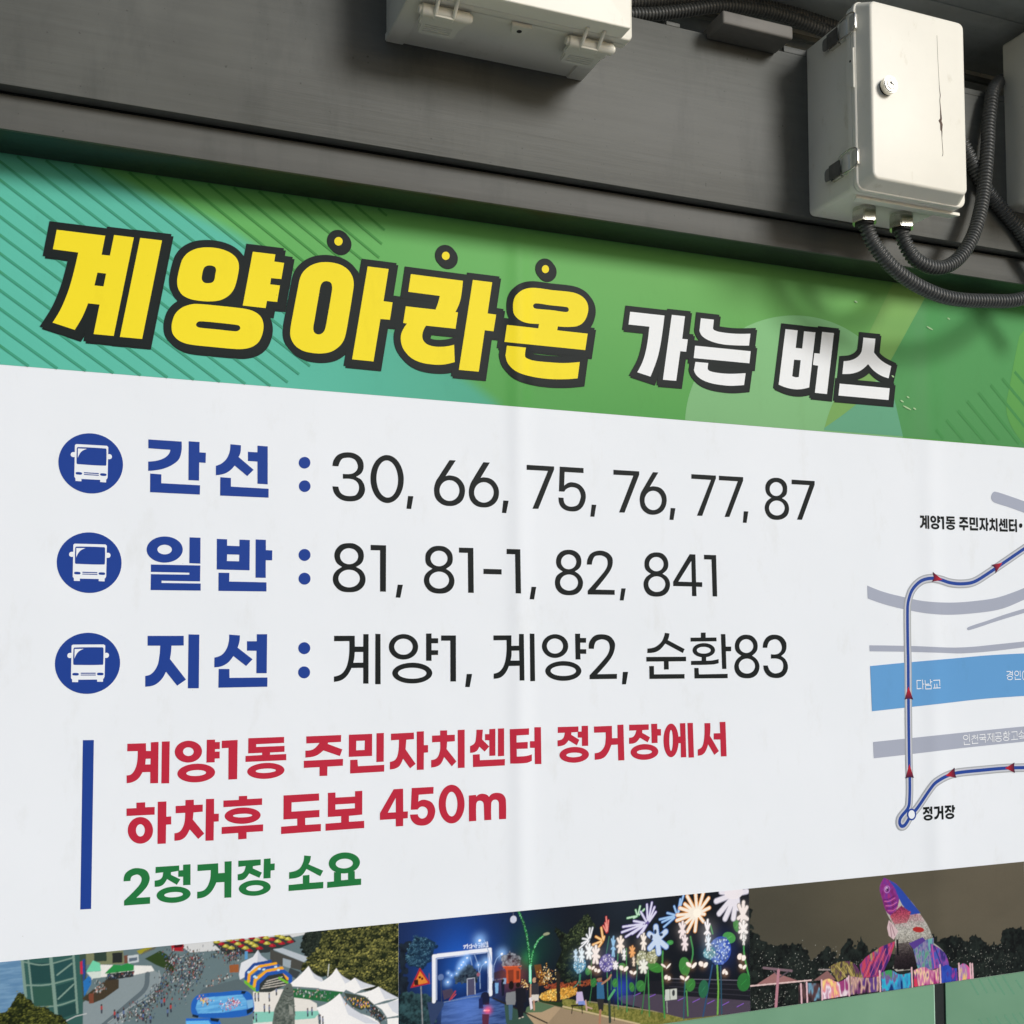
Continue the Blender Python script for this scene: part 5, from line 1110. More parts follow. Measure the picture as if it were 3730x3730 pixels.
 ('p',(206,211,222),'4641,8832 ~4795,8611 5031,8431 5390,8199 5111,8253 4795,8444'),
 ('p',(60,70,60),'4716,8833 4912,8782 5110,8711 5270,8558 5031,8492 4873,8568'),
 ('c',90,11.2,'4755,8734 4952,8634 5190,8549',2),
 ('p',(52,58,56),'5110,8520 5290,8537 5490,8301 5390,8237'),
 ('c',80,9.3,'5190,8491 5430,8270',0),
 ('p',(238,239,240),'5510,8280 5753,8278 5754,7422 5592,7444'),
 ('p',(92,102,98),'~3697,9097 ~3753,9113 ~3795,9067 ~3826,8881 ~3843,8655 3836,7689 3387,7752 ~3483,8662 ~3566,8855 ~3641,9014'),
 ('f',(70,80,76),(128,136,130),2.2,'3660,8937 3811,8882 3839,8655 3833,7690 3452,7743 3493,8660 3567,8837',0.8),
 ('s',(60,68,66),1.12,'~3660,8937 ~3736,8882 ~3815,8901'),
 ('s',(60,68,66),1.12,'~3651,8845 ~3727,8796 ~3821,8825'),
 ('s',(60,68,66),1.12,'~3641,8995 ~3716,8949 ~3807,8958'),
 ('p',(140,146,140),'3736,8752 3812,8677 3817,8574 3750,8569'),
 ('e',(50,55,55),371.2,902.4,1.7,1.49,0),
 ('s',(45,48,60),2.4,'3157,8941 3161,8878'),
 ('s',(110,120,150),2.77,'3156,8974 3157,8941'),
 ('e',(60,45,40),315.6,900.0,1.29,1.66,0),
 ('s',(45,48,60),2.4,'3212,8934 3216,8871'),
 ('s',(110,120,150),2.77,'3212,8967 3212,8934'),
 ('e',(60,45,40),321.2,899.3,1.3,1.66,0),
 ('s',(45,48,60),2.42,'3398,8912 3402,8849'),
 ('s',(110,120,150),2.79,'3398,8946 3398,8912'),
 ('e',(60,45,40),339.8,897.2,1.31,1.67,0),
 ('s',(45,48,60),2.42,'3519,9000 3523,8937'),
 ('s',(110,120,150),2.8,'3519,9034 3519,9000'),
 ('e',(60,45,40),351.8,906.0,1.31,1.67,0),
 ('s',(45,48,60),2.41,'3315,8737 3320,8674'),
 ('s',(110,120,150),2.78,'3315,8771 3315,8737'),
 ('e',(60,45,40),331.5,879.7,1.3,1.66,0),
 ('s',(45,48,60),2.41,'3399,8709 3403,8646'),
 ('s',(110,120,150),2.79,'3399,8742 3399,8709'),
 ('e',(60,45,40),339.9,876.8,1.3,1.67,0),
 ('s',(45,48,60),2.46,'4069,8571 4073,8507'),
 ('s',(110,120,150),2.84,'4069,8605 4069,8571'),
 ('e',(60,45,40),406.9,863.1,1.34,1.69,0),
 ('s',(45,48,60),2.46,'4146,8581 4150,8516'),
 ('s',(110,120,150),2.84,'4145,8614 4146,8581'),
 ('e',(60,45,40),414.5,864.1,1.34,1.69,0),
 ('s',(45,48,60),2.39,'3131,8631 3135,8568'),
 ('s',(110,120,150),2.76,'3131,8664 3131,8631'),
 ('e',(60,45,40),313.1,869.0,1.29,1.66,0),
 ('s',(45,48,60),2.4,'3178,8589 3182,8526'),
 ('s',(110,120,150),2.77,'3177,8622 3178,8589'),
 ('e',(60,45,40),317.7,864.8,1.29,1.66,0),
 ('s',(45,48,60),2.47,'4290,8432 4294,8367'),
 ('s',(110,120,150),2.85,'4290,8465 4290,8432'),
 ('e',(60,45,40),429.0,849.2,1.35,1.69,0),
 ('s',(45,48,60),2.48,'4339,8397 4343,8333'),
 ('s',(110,120,150),2.86,'4338,8431 4339,8397'),
 ('e',(60,45,40),433.8,845.8,1.35,1.69,0),
 ('s',(52,56,70),2.58,'660,9047 664,8980'),
 ('s',(170,60,60),2.92,'659,9078 660,9043'),
 ('e',(50,42,40),65.9,910.6,1.34,1.76,0),
 ('s',(52,56,70),2.65,'1607,9039 1611,8971'),
 ('s',(90,110,150),3.0,'1607,9071 1607,9035'),
 ('e',(50,42,40),160.6,910.0,1.39,1.79,0),
 ('s',(52,56,70),2.65,'1650,9052 1655,8983'),
 ('s',(170,60,60),3.01,'1650,9084 1651,9048'),
 ('e',(50,42,40),165.0,911.3,1.4,1.79,0),
 ('s',(52,56,70),2.65,'1705,8866 1709,8798'),
 ('s',(90,110,150),3.01,'1704,8898 1705,8863'),
 ('e',(50,42,40),170.4,892.7,1.4,1.79,0),
 ('s',(52,56,70),2.66,'1756,8932 1761,8863'),
 ('s',(170,60,60),3.01,'1756,8964 1756,8928'),
 ('e',(50,42,40),175.6,899.3,1.4,1.79,0),
 ('s',(52,56,70),2.59,'863,8934 867,8867'),
 ('s',(170,60,60),2.94,'863,8966 863,8931'),
 ('e',(50,42,40),86.2,899.4,1.35,1.76,0),
 ('s',(52,56,70),2.59,'914,8893 918,8825'),
 ('s',(90,110,150),2.94,'914,8924 914,8889'),
 ('e',(50,42,40),91.4,895.3,1.36,1.76,0),
 ('s',(52,56,70),2.6,'1007,8934 1011,8866'),
 ('s',(90,110,150),2.95,'1007,8966 1007,8930'),
 ('e',(50,42,40),100.6,899.4,1.36,1.77,0),
 ('s',(52,56,70),2.63,'1428,8793 1432,8725'),
 ('s',(90,110,150),2.98,'1428,8825 1428,8790'),
 ('e',(50,42,40),142.7,885.4,1.38,1.78,0),
 ('s',(52,56,70),2.62,'1315,8843 1320,8775'),
 ('s',(90,110,150),2.97,'1315,8875 1315,8839'),
 ('e',(50,42,40),131.5,890.3,1.38,1.78,0),
 ('s',(190,195,196),1.53,'427,8996 262,8973 99,8907'),
 ('t',(30,38,20),(140,142,62),6.0,'-951,8480 -963,9159 -774,9170 -681,9295 -635,9392 -564,9452 -506,9343 -425,9299 -392,9192 -198,9185 -99,9070 48,9008 165,8846 205,8321',500),
]
NIGHT_PATH = [
 ('b',(20,25,33)),
 ('g',(26,48,98),642.4,980.4,153.6,0.9),
 ('g',(24,78,176),704.6,936.5,68.9,0.85),
 ('g',(28,84,176),667.7,892.4,44.4,0.6),
 ('g',(22,36,66),768.4,994.6,78.6,0.6),
 ('g',(44,58,74),1039.6,1006.5,80.4,0.35),
 ('g',(20,70,44),831.3,927.1,45.8,0.5),
 ('f',(16,22,34),(30,42,56),6,'5744,9566 5956,9629 5886,9012 5957,8667 5744,8692',1.0),
 ('t',(24,50,74),(110,164,186),4.5,'5868,9351 6063,9686 6261,9650 6442,9546 6387,9313 6207,9095 5974,9171',150),
 ('p',(54,78,132),'6568,8425 7491,8427 7678,8327 8753,7758 8828,7272 6512,7584'),
 ('r',(70,98,156),(40,62,112),'6568,8425 7491,8427 7678,8327 8249,8014 8054,7376 6512,7584'),
 ('p',(56,84,74),'7792,8270 8039,8145 8753,7758 8828,7272 8054,7376 7828,7927'),
 ('g',(90,130,215),704.4,833.4,41.1,0.6),
 ('p',(172,150,122),'8221,8061 8482,8231 9347,7923 10032,7542 10028,7111 8828,7272'),
 ('p',(86,112,84),'8250,8154 8482,8240 8833,8110 8559,8029 8221,8061'),
 ('s',(40,38,36),2.53,'7566,8410 8058,8151 8753,7767'),
 ('s',(150,135,110),2.22,'8482,8245 9292,7957'),
 ('f',(20,34,40),(52,84,90),5,'5744,8692 6028,8726 6279,8629 6568,8442 6386,8058 6350,7606 5745,7687',1.0),
 ('p',(48,64,100),'6279,8485 6586,8466 6604,8404 6386,8058 6350,8062'),
 ('s',(120,140,170),1.23,'6604,8447 7118,8480 7472,8473'),
 ('p',(16,34,84),'6450,9256 7474,9269 7472,8559 6604,8455 6450,8482'),
 ('g',(36,100,200),693.4,903.3,39.5,0.6),
 ('f',(18,26,44),(66,86,104),4,'6824,8959 7119,9065 7286,8926 7286,8719 6824,8771',1.0),
 ('p',(70,62,84),'6568,8664 6750,8677 6823,8549 6604,8489'),
 ('s',(232,236,247),7.0,'6408,8487 6409,9298 7512,9307 7521,8484'),
 ('s',(176,196,236),1.23,'6462,8506 6463,9248 7465,9260 7472,8516'),
 ('s',(232,236,248),1.61,'6987,9426 7055,9433'),
 ('s',(232,236,248),1.61,'7024,9426 7000,9379'),
 ('s',(232,236,248),1.61,'7061,9450 7064,9372'),
 ('s',(232,236,248),1.61,'7087,9413 7120,9430'),
 ('s',(232,236,248),1.61,'7101,9377 7135,9377'),
 ('s',(232,236,248),1.61,'7142,9442 7148,9369'),
 ('s',(232,236,248),1.61,'7148,9407 7172,9408'),
 ('s',(232,236,248),1.61,'7191,9420 7205,9384'),
 ('s',(232,236,248),1.62,'7228,9447 7235,9363'),
 ('s',(232,236,248),1.62,'7235,9408 7258,9409'),
 ('s',(232,236,248),1.62,'7278,9437 7306,9437'),
 ('s',(232,236,248),1.62,'7287,9401 7316,9402'),
 ('s',(232,236,248),1.62,'7284,9367 7321,9375'),
 ('s',(232,236,248),1.62,'7334,9448 7343,9361'),
 ('s',(232,236,248),1.62,'7362,9433 7366,9393'),
 ('s',(232,236,248),1.62,'7389,9443 7396,9381'),
 ('s',(232,236,248),1.62,'7362,9368 7403,9369'),
 ('s',(232,236,248),1.62,'7428,9448 7433,9378'),
 ('s',(232,236,248),1.63,'7456,9453 7465,9374'),
 ('s',(232,236,248),1.62,'7428,9361 7471,9365'),
 ('s',(140,166,208),1.44,'7391,9495 7493,9250 7558,9000 7562,8480'),
 ('s',(140,166,208),1.46,'7742,9198 7644,9130 7586,8997 7578,8720'),
 ('s',(140,166,208),1.43,'7199,9255 7277,9048 7292,8856'),
 ('s',(140,166,208),1.44,'7427,9080 7342,9023 7305,8907 7313,8612'),
 ('s',(140,166,208),1.43,'7119,9203 7153,9061'),
 ('s',(140,166,208),1.43,'7008,9128 7045,9055'),
 ('g',(140,190,255),730.6,949.4,11.7,0.8),
 ('e',(244,250,255),730.6,949.4,2.8,2.34,0),
 ('g',(140,190,255),774.8,920.3,10.2,0.8),
 ('e',(244,250,255),774.8,920.3,2.46,2.04,0),
 ('g',(140,190,255),705.5,920.1,7.7,0.8),
 ('e',(244,250,255),705.5,920.1,1.85,1.55,0),
 ('g',(140,190,255),742.7,908.4,9.4,0.8),
 ('e',(244,250,255),742.7,908.4,2.25,1.87,0),
 ('g',(140,190,255),698.1,913.1,7.0,0.8),
 ('e',(244,250,255),698.1,913.1,1.66,1.39,0),
 ('g',(140,190,255),694.4,908.4,7.0,0.8),
 ('e',(244,250,255),694.4,908.4,1.66,1.39,0),
 ('g',(140,190,255),689.7,902.8,5.4,0.8),
 ('e',(244,250,255),689.7,902.8,1.29,1.08,0),
 ('g',(140,190,255),668.7,896.6,3.8,0.8),
 ('e',(244,250,255),668.7,896.6,0.91,0.77,0),
 ('g',(140,190,255),667.7,880.1,6.9,0.8),
 ('e',(244,250,255),667.7,880.1,1.64,1.38,0),
 ('g',(140,190,255),685.1,893.9,4.6,0.8),
 ('e',(244,250,255),685.1,893.9,1.1,0.93,0),
 ('g',(140,190,255),727.7,904.8,5.4,0.8),
 ('e',(244,250,255),727.7,904.8,1.31,1.09,0),
 ('g',(140,190,255),675.0,891.6,4.6,0.8),
 ('e',(244,250,255),675.0,891.6,1.1,0.92,0),
 ('p',(76,76,104),'7059,8817 7202,8818 7211,8517 7066,8517'),
 ('s',(182,190,208),1.25,'7059,8513 7056,8817 7204,8821 7214,8520'),
 ('e',(96,120,170),654.1,890.5,5.81,5.79,0),
 ('s',(60,70,90),1.41,'6546,8853 6557,8469'),
 ('e',(150,90,110),727.7,887.5,3.35,3.45,0),
 ('s',(170,60,70),2.47,'6713,8476 6823,8617'),
 ('s',(200,80,90),1.41,'6750,8489 6832,8565'),
 ('f',(26,34,52),(150,158,172),3.4,'7738,9155 7910,9207 8139,9113 8138,8885 7756,8927',1.0),
 ('p',(188,76,46),'7775,8956 8042,8948 8128,8869 8118,8642 7841,8647 7832,8892'),
 ('p',(84,34,36),'7870,8888 7985,8888 7987,8657 7879,8660'),
 ('p',(70,30,30),'8042,8861 8099,8854 8099,8697 8041,8694'),
 ('s',(235,110,60),1.27,'7775,8963 8138,8934'),
 ('p',(34,40,62),'7586,8876 7756,8909 7832,8849 7832,8762 7586,8754'),
 ('s',(140,130,120),0.9,'7604,8735 7832,8744'),
 ('g',(190,90,50),796.5,878.2,24.4,0.35),
 ('p',(106,66,36),'8405,8927 8545,8926 8624,8532 8488,8526'),
 ('c',160,15.6,'8563,8786 8719,8698 8640,8601',4),
 ('d',(214,160,66),889.4,832.4,37.4,11.0,420,1.7),
 ('d',(250,215,130),889.4,832.4,37.4,11.0,160,1.0),
 ('d',(150,70,46),895.4,848.6,33.5,5.3,150,1.4),
 ('p',(40,58,34),'8521,8262 8873,8176 9229,8178 9308,7955 8502,8229'),
 ('p',(42,38,34),'8857,8754 8942,8753 8952,8176 8873,8181'),
 ('c',70,6.9,'8175,8653 8252,8539',4),
 ('t',(20,27,24),(84,104,66),5.0,'8843,9608 8961,9508 9099,9405 9304,9583 9418,9302 9355,8950 9295,8456 9033,8486 8858,8878 8998,9166',150),
 ('g',(50,170,90),829.3,906.2,14.1,0.35),
 ('s',(26,74,46),4.97,'~8081,9976 ~8203,9701 ~8279,9362 ~8305,9096 ~8323,8812'),
 ('c',150,2.2,'~8081,9976 ~8203,9701 ~8279,9362 ~8305,9096 ~8323,8812',6),
 ('c',90,1.4,'~8081,9976 ~8203,9701 ~8279,9362 ~8305,9096 ~8323,8812',6),
 ('s',(26,74,46),4.66,'~8655,9481 ~8489,9377 ~8375,9141 ~8331,8882'),
 ('c',150,2.2,'~8655,9481 ~8489,9377 ~8375,9141 ~8331,8882',6),
 ('c',90,1.4,'~8655,9481 ~8489,9377 ~8375,9141 ~8331,8882',6),
 ('s',(110,220,180),4.8,'8323,8918 8325,8601'),
 ('s',(190,240,225),1.85,'8323,8918 8326,8636'),
 ('s',(40,44,44),2.95,'8310,8603 8299,8323'),
 ('p',(150,156,130),'~8596,9469 ~8646,9507 ~8734,9491 ~8684,9460'),
 ('e',(206,212,232),798.5,981.8,6.7,6.84,0),
 ('s',(150,155,165),0.92,'7982,9971 7983,9887'),
 ('p',(176,40,48),'6139,9123 6342,8815 5962,8777'),
 ('p',(218,132,52),'6142,9058 6297,8837 6021,8811'),
 ('p',(48,30,26),'6028,8908 6106,8916 6114,8817 6039,8816'),
 ('e',(60,34,28),613.9,894.7,2.51,2.37,0),
 ('e',(60,34,28),618.5,891.8,2.15,2.2,0),
 ('s',(132,138,144),2.26,'6162,8778 6192,8082'),
 ('s',(150,70,80),1.4,'6315,8998 6324,8811'),
 ('e',(30,24,26),793.6,860.2,5.34,8.02,0),
 ('p',(128,132,138),'7834,8474 8021,8482 8028,8303 8010,8232 7839,8252 7822,8345'),
 ('p',(72,102,134),'7877,8251 7967,8241 7950,7960 7893,7968'),
 ('e',(32,28,28),807.5,859.4,4.6,4.89,0),
 ('p',(26,28,38),'8021,8539 8223,8529 8247,8260 8193,8248 8176,7971 8080,7979 8043,8266 8028,8408'),
 ('s',(210,200,190),1.83,'8092,7972 8118,7974'),
 ('s',(210,200,190),1.83,'8153,7986 8180,7988'),
 ('e',(184,146,118),841.1,864.4,4.26,4.92,0),
 ('p',(52,52,58),'8337,8579 8496,8568 8503,8370 8340,8371'),
 ('p',(208,204,196),'8347,8377 8502,8366 8494,8255 8357,8260'),
 ('s',(180,140,116),3.69,'8395,8259 8404,8092'),
 ('s',(180,140,116),2.95,'8333,8565 8328,8338'),
 ('p',(220,214,222),'8299,8323 8347,8335 8375,8121 8327,8101'),
 ('e',(40,34,34),847.5,863.7,3.88,4.93,0),
 ('p',(30,44,84),'7551,8680 7616,8673 7611,8431 7554,8432'),
 ('p',(120,170,220),'7608,8682 7680,8674 7670,8484 7619,8487'),
 ('p',(26,30,50),'7729,8686 7805,8677 7792,8427 7747,8427'),
 ('p',(140,165,200),'7771,8751 7835,8744 7831,8640 7774,8646'),
 ('e',(30,30,40),758.2,869.9,2.45,2.77,0),
 ('e',(60,60,80),764.2,871.7,2.45,2.78,0),
 ('e',(24,26,36),776.7,870.6,2.65,3.13,0),
 ('p',(26,32,60),'~7337,8506 ~7416,8540 ~7491,8488 7490,8298 7313,8310'),
 ('p',(30,40,90),'7285,8426 7350,8453 7378,8242 7284,8245'),
 ('s',(255,205,215),2.69,'7392,8203 7486,8191'),
 ('g',(255,80,110),746.2,819.4,6.9,0.8),
 ('p',(88,44,66),'7349,8142 7490,8125 7470,7800 7358,7814'),
 ('t',(28,38,30),(132,150,96),5.0,'9010,9361 9220,9546 9536,9798 9683,9559 9427,9207 9236,8964 9007,8933',170),
 ('p',(112,116,58),'9003,8227 9840,8025 11721,7586 13343,7396 13331,6663 9621,7163 9002,8079'),
 ('f',(92,98,44),(140,136,72),3.0,'9003,8227 9840,8025 11721,7586 11697,7473 10763,7542 9002,8097',1.0),
 ('p',(150,132,108),'8960,8062 10675,7530 10475,7048 8183,7356'),
 ('s',(196,178,140),2.94,'9002,8082 10654,7541'),
 ('s',(150,140,112),1.79,'9544,8111 10613,7846 11698,7569'),
 ('p',(74,66,82),'10183,8107 10486,8185 13253,7725 13249,7467 11697,7517 10268,7998'),
 ('p',(28,30,38),'10185,8409 11325,8310 13259,8063 13252,7685 10923,8096 10183,8144'),
 ('g',(44,72,190),1027.0,828.6,20.8,0.7),
 ('s',(108,108,122),1.45,'11281,8353 13259,8092'),
 ('s',(66,66,78),0.83,'11280,8286 13258,8003'),
 ('s',(66,66,78),0.83,'11324,8194 13256,7894'),
 ('s',(66,66,78),0.83,'11367,8112 13254,7785'),
 ('s',(150,100,225),1.02,'10529,8104 10682,8143'),
 ('s',(150,100,225),1.03,'10856,8035 11011,8076'),
 ('s',(150,100,225),1.04,'11187,7965 11344,8008'),
 ('s',(150,100,225),1.04,'11522,7895 11680,7940'),
 ('s',(150,100,225),1.05,'11860,7823 12020,7871'),
 ('s',(150,100,225),1.06,'12202,7751 12364,7801'),
 ('s',(150,100,225),1.07,'12547,7679 12711,7730'),
 ('s',(150,100,225),1.08,'12897,7605 13062,7658'),
 ('d',(206,150,62),912.8,835.2,18.7,9.3,150,1.7),
 ('d',(150,74,46),942.1,846.7,46.1,5.6,160,1.5),
 ('s',(66,140,72),3.59,'11187,8894 11171,8491 11216,7596'),
 ('s',(64,140,80),3.35,'~11827,9121 ~11877,8765 ~11719,8314 11681,8046'),
 ('s',(42,92,104),2.57,'11684,8240 11647,7518'),
 ('s',(80,150,76),3.02,'11722,8061 11748,7569'),
 ('s',(112,174,74),3.7,'12443,8489 12464,8034 12438,7517'),
 ('s',(44,82,104),2.93,'12526,8460 12535,7505'),
 ('s',(44,78,116),3.38,'~12328,8501 ~12254,8176 12095,7511'),
 ('s',(66,140,76),2.67,'10853,8564 10874,7671'),
 ('s',(58,124,70),2.22,'10818,8530 10704,7736'),
 ('s',(60,132,76),2.19,'10191,8978 10166,8601 10185,7894'),
 ('s',(66,140,80),2.2,'10375,9035 10378,7814'),
 ('s',(50,116,70),1.9,'10253,8686 10267,7960'),
 ('s',(54,110,100),1.77,'~10619,8781 ~10598,8458 10513,7887'),
 ('s',(56,120,70),1.72,'9614,8943 9600,8475'),
 ('s',(64,130,76),2.03,'9951,8624 9960,8133'),
 ('s',(64,140,120),1.71,'~9359,8652 ~9337,8505 9228,8415'),
 ('s',(64,140,100),1.43,'9380,8650 9358,8391'),
 ('s',(70,150,80),3.76,'~13083,8958 ~13090,8638 13208,8148'),
 ('s',(60,120,90),1.74,'10000,9301 9933,8967'),
 ('s',(56,120,70),1.44,'9631,8472 9565,8067'),
 ('s',(56,120,70),1.45,'10037,8615 10038,8275'),
 ('s',(70,150,80),3.08,'12293,9312 12348,9129'),
 ('s',(70,70,140),1.48,'10782,9339 10716,9269'),
 ('e',(56,128,54),1100.6,860.5,18.13,9.22,-25),
 ('s',(75,172,72),0.82,'10933,8585 11079,8625'),
 ('e',(62,128,62),1168.3,855.1,12.43,18.45,12),
 ('s',(83,172,83),0.84,'11633,8501 11734,8601'),
 ('e',(42,102,74),1211.4,805.5,11.45,17.95,-5),
 ('s',(56,137,99),0.85,'12068,8006 12161,8104'),
 ('e',(58,126,60),1181.9,816.7,10.43,12.82,-20),
 ('s',(78,170,81),0.84,'11777,8133 11861,8200'),
 ('e',(44,112,56),1307.4,808.3,16.06,18.24,0),
 ('s',(59,151,75),0.87,'13009,8036 13139,8131'),
 ('e',(72,152,62),1273.1,901.3,15.91,10.89,-20),
 ('s',(97,205,83),0.86,'12667,8986 12795,9039'),
 ('e',(58,124,62),1068.3,827.7,9.62,11.45,25),
 ('s',(78,167,83),0.82,'10644,8247 10722,8307'),
 ('e',(58,124,62),1048.7,828.0,5.86,9.51,15),
 ('s',(78,167,83),0.81,'10463,8254 10511,8306'),
 ('e',(60,128,66),1012.1,839.8,6.44,8.7,0),
 ('s',(81,172,89),0.81,'10095,8374 10147,8421'),
 ('e',(52,118,60),965.7,845.9,6.34,8.63,-15),
 ('s',(70,159,81),0.8,'9631,8436 9682,8483'),
 ('e',(60,128,66),1027.4,870.3,7.77,6.45,0),
 ('s',(81,172,89),0.81,'10243,8687 10306,8719'),
 ('e',(70,150,80),1135.6,905.1,7.61,4.65,0),
 ('s',(94,202,108),0.83,'11326,9040 11387,9062'),
 ('e',(60,130,60),1292.2,923.2,8.01,13.91,20),
 ('s',(81,175,81),0.87,'12890,9194 12955,9271'),
 ('e',(60,128,66),953.8,868.9,5.89,7.5,0),
 ('s',(81,172,89),0.8,'9515,8669 9562,8708'),
 ('g',(52,82,176),1251.7,877.7,33.1,0.25),
 ('e',(52,82,176),1251.7,877.7,26.02,27.98,0),
 ('d',(100,126,200),1251.7,877.7,24.7,26.6,70,3.84),
 ('d',(196,216,250),1251.7,877.7,23.9,25.7,70,1.77),
 ('g',(70,130,150),1226.2,876.4,18.2,0.25),
 ('e',(70,130,150),1226.2,876.4,14.28,12.17,0),
 ('d',(118,165,180),1226.2,876.4,13.6,11.6,22,3.32),
 ('d',(214,236,240),1226.2,876.4,13.1,11.2,22,1.53),
 ('g',(88,80,150),995.3,880.2,22.7,0.25),
 ('e',(88,80,150),995.3,880.2,17.08,17.38,0),
 ('d',(132,125,182),995.3,880.2,16.2,16.5,46,2.7),
 ('d',(222,216,246),995.3,880.2,15.7,16.0,46,1.25),
 ('g',(80,140,176),936.1,882.0,18.0,0.25),
 ('e',(80,140,176),936.1,882.0,13.4,14.21,0),
 ('d',(126,172,200),936.1,882.0,12.7,13.5,34,2.43),
 ('d',(220,238,248),936.1,882.0,12.3,13.1,34,1.12),
 ('g',(134,138,106),1071.1,880.5,14.3,0.25),
 ('e',(134,138,106),1071.1,880.5,10.95,15.3,0),
 ('d',(169,172,144),1071.1,880.5,10.4,14.5,30,2.49),
 ('d',(240,240,220),1071.1,880.5,10.1,14.1,30,1.15),
 ('g',(140,142,104),1094.4,881.9,16.7,0.25),
 ('e',(140,142,104),1094.4,881.9,12.8,13.44,0),
 ('d',(172,174,140),1094.4,881.9,12.2,12.8,26,2.75),
 ('d',(236,238,214),1094.4,881.9,11.8,12.4,26,1.27),
 ('s',(60,120,80),5.34,'10627,9656 10589,9761'),
 ('s',(60,120,80),5.34,'10639,9663 10689,9825'),
 ('s',(60,120,80),5.34,'10650,9655 10782,9759'),
 ('s',(60,120,80),5.33,'10604,9639 10403,9620'),
 ('s',(60,120,80),5.34,'10621,9638 10544,9611'),
 ('s',(190,226,200),2.96,'10622,9663 10589,9761'),
 ('s',(190,226,200),2.96,'10644,9674 10689,9825'),
 ('s',(190,226,200),2.96,'10665,9662 10782,9759'),
 ('s',(190,226,200),2.95,'10581,9639 10403,9620'),
 ('s',(190,226,200),2.95,'10613,9636 10544,9611'),
 ('s',(96,84,150),6.19,'10873,9513 11013,9780'),
 ('s',(96,84,150),6.19,'10866,9524 10954,9873'),
 ('s',(96,84,150),6.19,'10853,9521 10843,9844'),
 ('s',(96,84,150),6.19,'10836,9505 10703,9716'),
 ('s',(96,84,150),6.18,'10817,9485 10548,9550'),
 ('s',(96,84,150),6.18,'10788,9475 10308,9461'),
 ('s',(96,84,150),6.18,'10785,9462 10281,9359'),
 ('s',(96,84,150),6.18,'10795,9451 10366,9265'),
 ('s',(96,84,150),6.18,'10813,9456 10508,9308'),
 ('s',(96,84,150),6.19,'10827,9448 10628,9239'),
 ('s',(96,84,150),6.19,'10839,9456 10727,9306'),
 ('s',(96,84,150),6.19,'10877,9501 11040,9681'),
 ('s',(216,216,242),3.72,'10889,9531 11013,9780'),
 ('s',(216,216,242),3.72,'10876,9547 10954,9873'),
 ('s',(216,216,242),3.71,'10852,9543 10843,9844'),
 ('s',(216,216,242),3.71,'10821,9520 10703,9716'),
 ('s',(216,216,242),3.71,'10787,9491 10548,9550'),
 ('s',(216,216,242),3.7,'10733,9476 10308,9461'),
 ('s',(216,216,242),3.7,'10727,9457 10281,9359'),
 ('s',(216,216,242),3.7,'10746,9440 10366,9265'),
 ('s',(216,216,242),3.71,'10778,9447 10508,9308'),
 ('s',(216,216,242),3.71,'10804,9435 10628,9239'),
 ('s',(216,216,242),3.71,'10826,9446 10727,9306'),
 ('s',(216,216,242),3.72,'10895,9513 11040,9681'),
 ('s',(40,84,150),6.13,'11548,9614 11674,9947'),
 ('s',(40,84,150),6.13,'11540,9607 11603,9884'),
 ('s',(40,84,150),6.13,'11523,9591 11459,9756'),
 ('s',(40,84,150),6.13,'11504,9577 11301,9638'),
 ('s',(40,84,150),6.12,'11483,9564 11127,9528'),
 ('s',(40,84,150),6.12,'11489,9557 11182,9471'),
 ('s',(40,84,150),6.12,'11494,9545 11221,9374'),
 ('s',(158,196,238),3.63,'11562,9636 11674,9947'),
 ('s',(158,196,238),3.63,'11547,9625 11603,9884'),
 ('s',(158,196,238),3.63,'11515,9603 11459,9756'),
 ('s',(158,196,238),3.62,'11480,9582 11301,9638'),
 ('s',(158,196,238),3.62,'11442,9563 11127,9528'),
 ('s',(158,196,238),3.62,'11454,9552 11182,9471'),
 ('s',(158,196,238),3.62,'11463,9535 11221,9374'),
 ('s',(222,146,56),8.58,'11959,9610 11762,9929'),
 ('s',(222,146,56),8.58,'11982,9615 11957,9972'),
 ('s',(222,146,56),8.59,'12004,9615 12141,9976'),
 ('s',(222,146,56),8.59,'12018,9600 12259,9847'),
 ('s',(222,146,56),8.59,'12020,9577 12275,9653'),
 ('s',(222,146,56),8.58,'12006,9563 12158,9537'),
 ('s',(222,146,56),8.58,'12003,9546 12128,9396'),
 ('s',(222,146,56),8.58,'11980,9525 11935,9224'),
 ('s',(222,146,56),8.57,'11958,9525 11753,9226'),
 ('s',(222,146,56),8.57,'11943,9539 11630,9335'),
 ('s',(222,146,56),8.57,'11929,9555 11519,9473'),
 ('s',(222,146,56),8.57,'11931,9567 11531,9575'),
 ('s',(222,146,56),8.57,'11938,9584 11590,9710'),
 ('s',(222,146,56),8.57,'11952,9592 11704,9778'),
 ('s',(242,234,222),5.8,'11936,9633 11762,9929'),
 ('s',(242,234,222),5.81,'11979,9639 11957,9972'),
 ('s',(242,234,222),5.82,'12020,9639 12141,9976'),
 ('s',(242,234,222),5.82,'12045,9616 12259,9847'),
 ('s',(242,234,222),5.82,'12049,9581 12275,9653'),
 ('s',(242,234,222),5.82,'12024,9561 12158,9537'),
 ('s',(242,234,222),5.81,'12017,9535 12128,9396'),
 ('s',(242,234,222),5.81,'11975,9505 11935,9224'),
 ('s',(242,234,222),5.8,'11935,9506 11753,9226'),
 ('s',(242,234,222),5.8,'11907,9526 11630,9335'),
 ('s',(242,234,222),5.8,'11883,9551 11519,9473'),
 ('s',(242,234,222),5.8,'11885,9570 11531,9575'),
 ('s',(242,234,222),5.8,'11898,9594 11590,9710'),
 ('s',(242,234,222),5.8,'11923,9606 11704,9778'),
 ('e',(250,244,232),1198.6,957.6,9.15,8.82,0),
 ('s',(150,150,170),12.95,'12873,9875 12439,9773'),
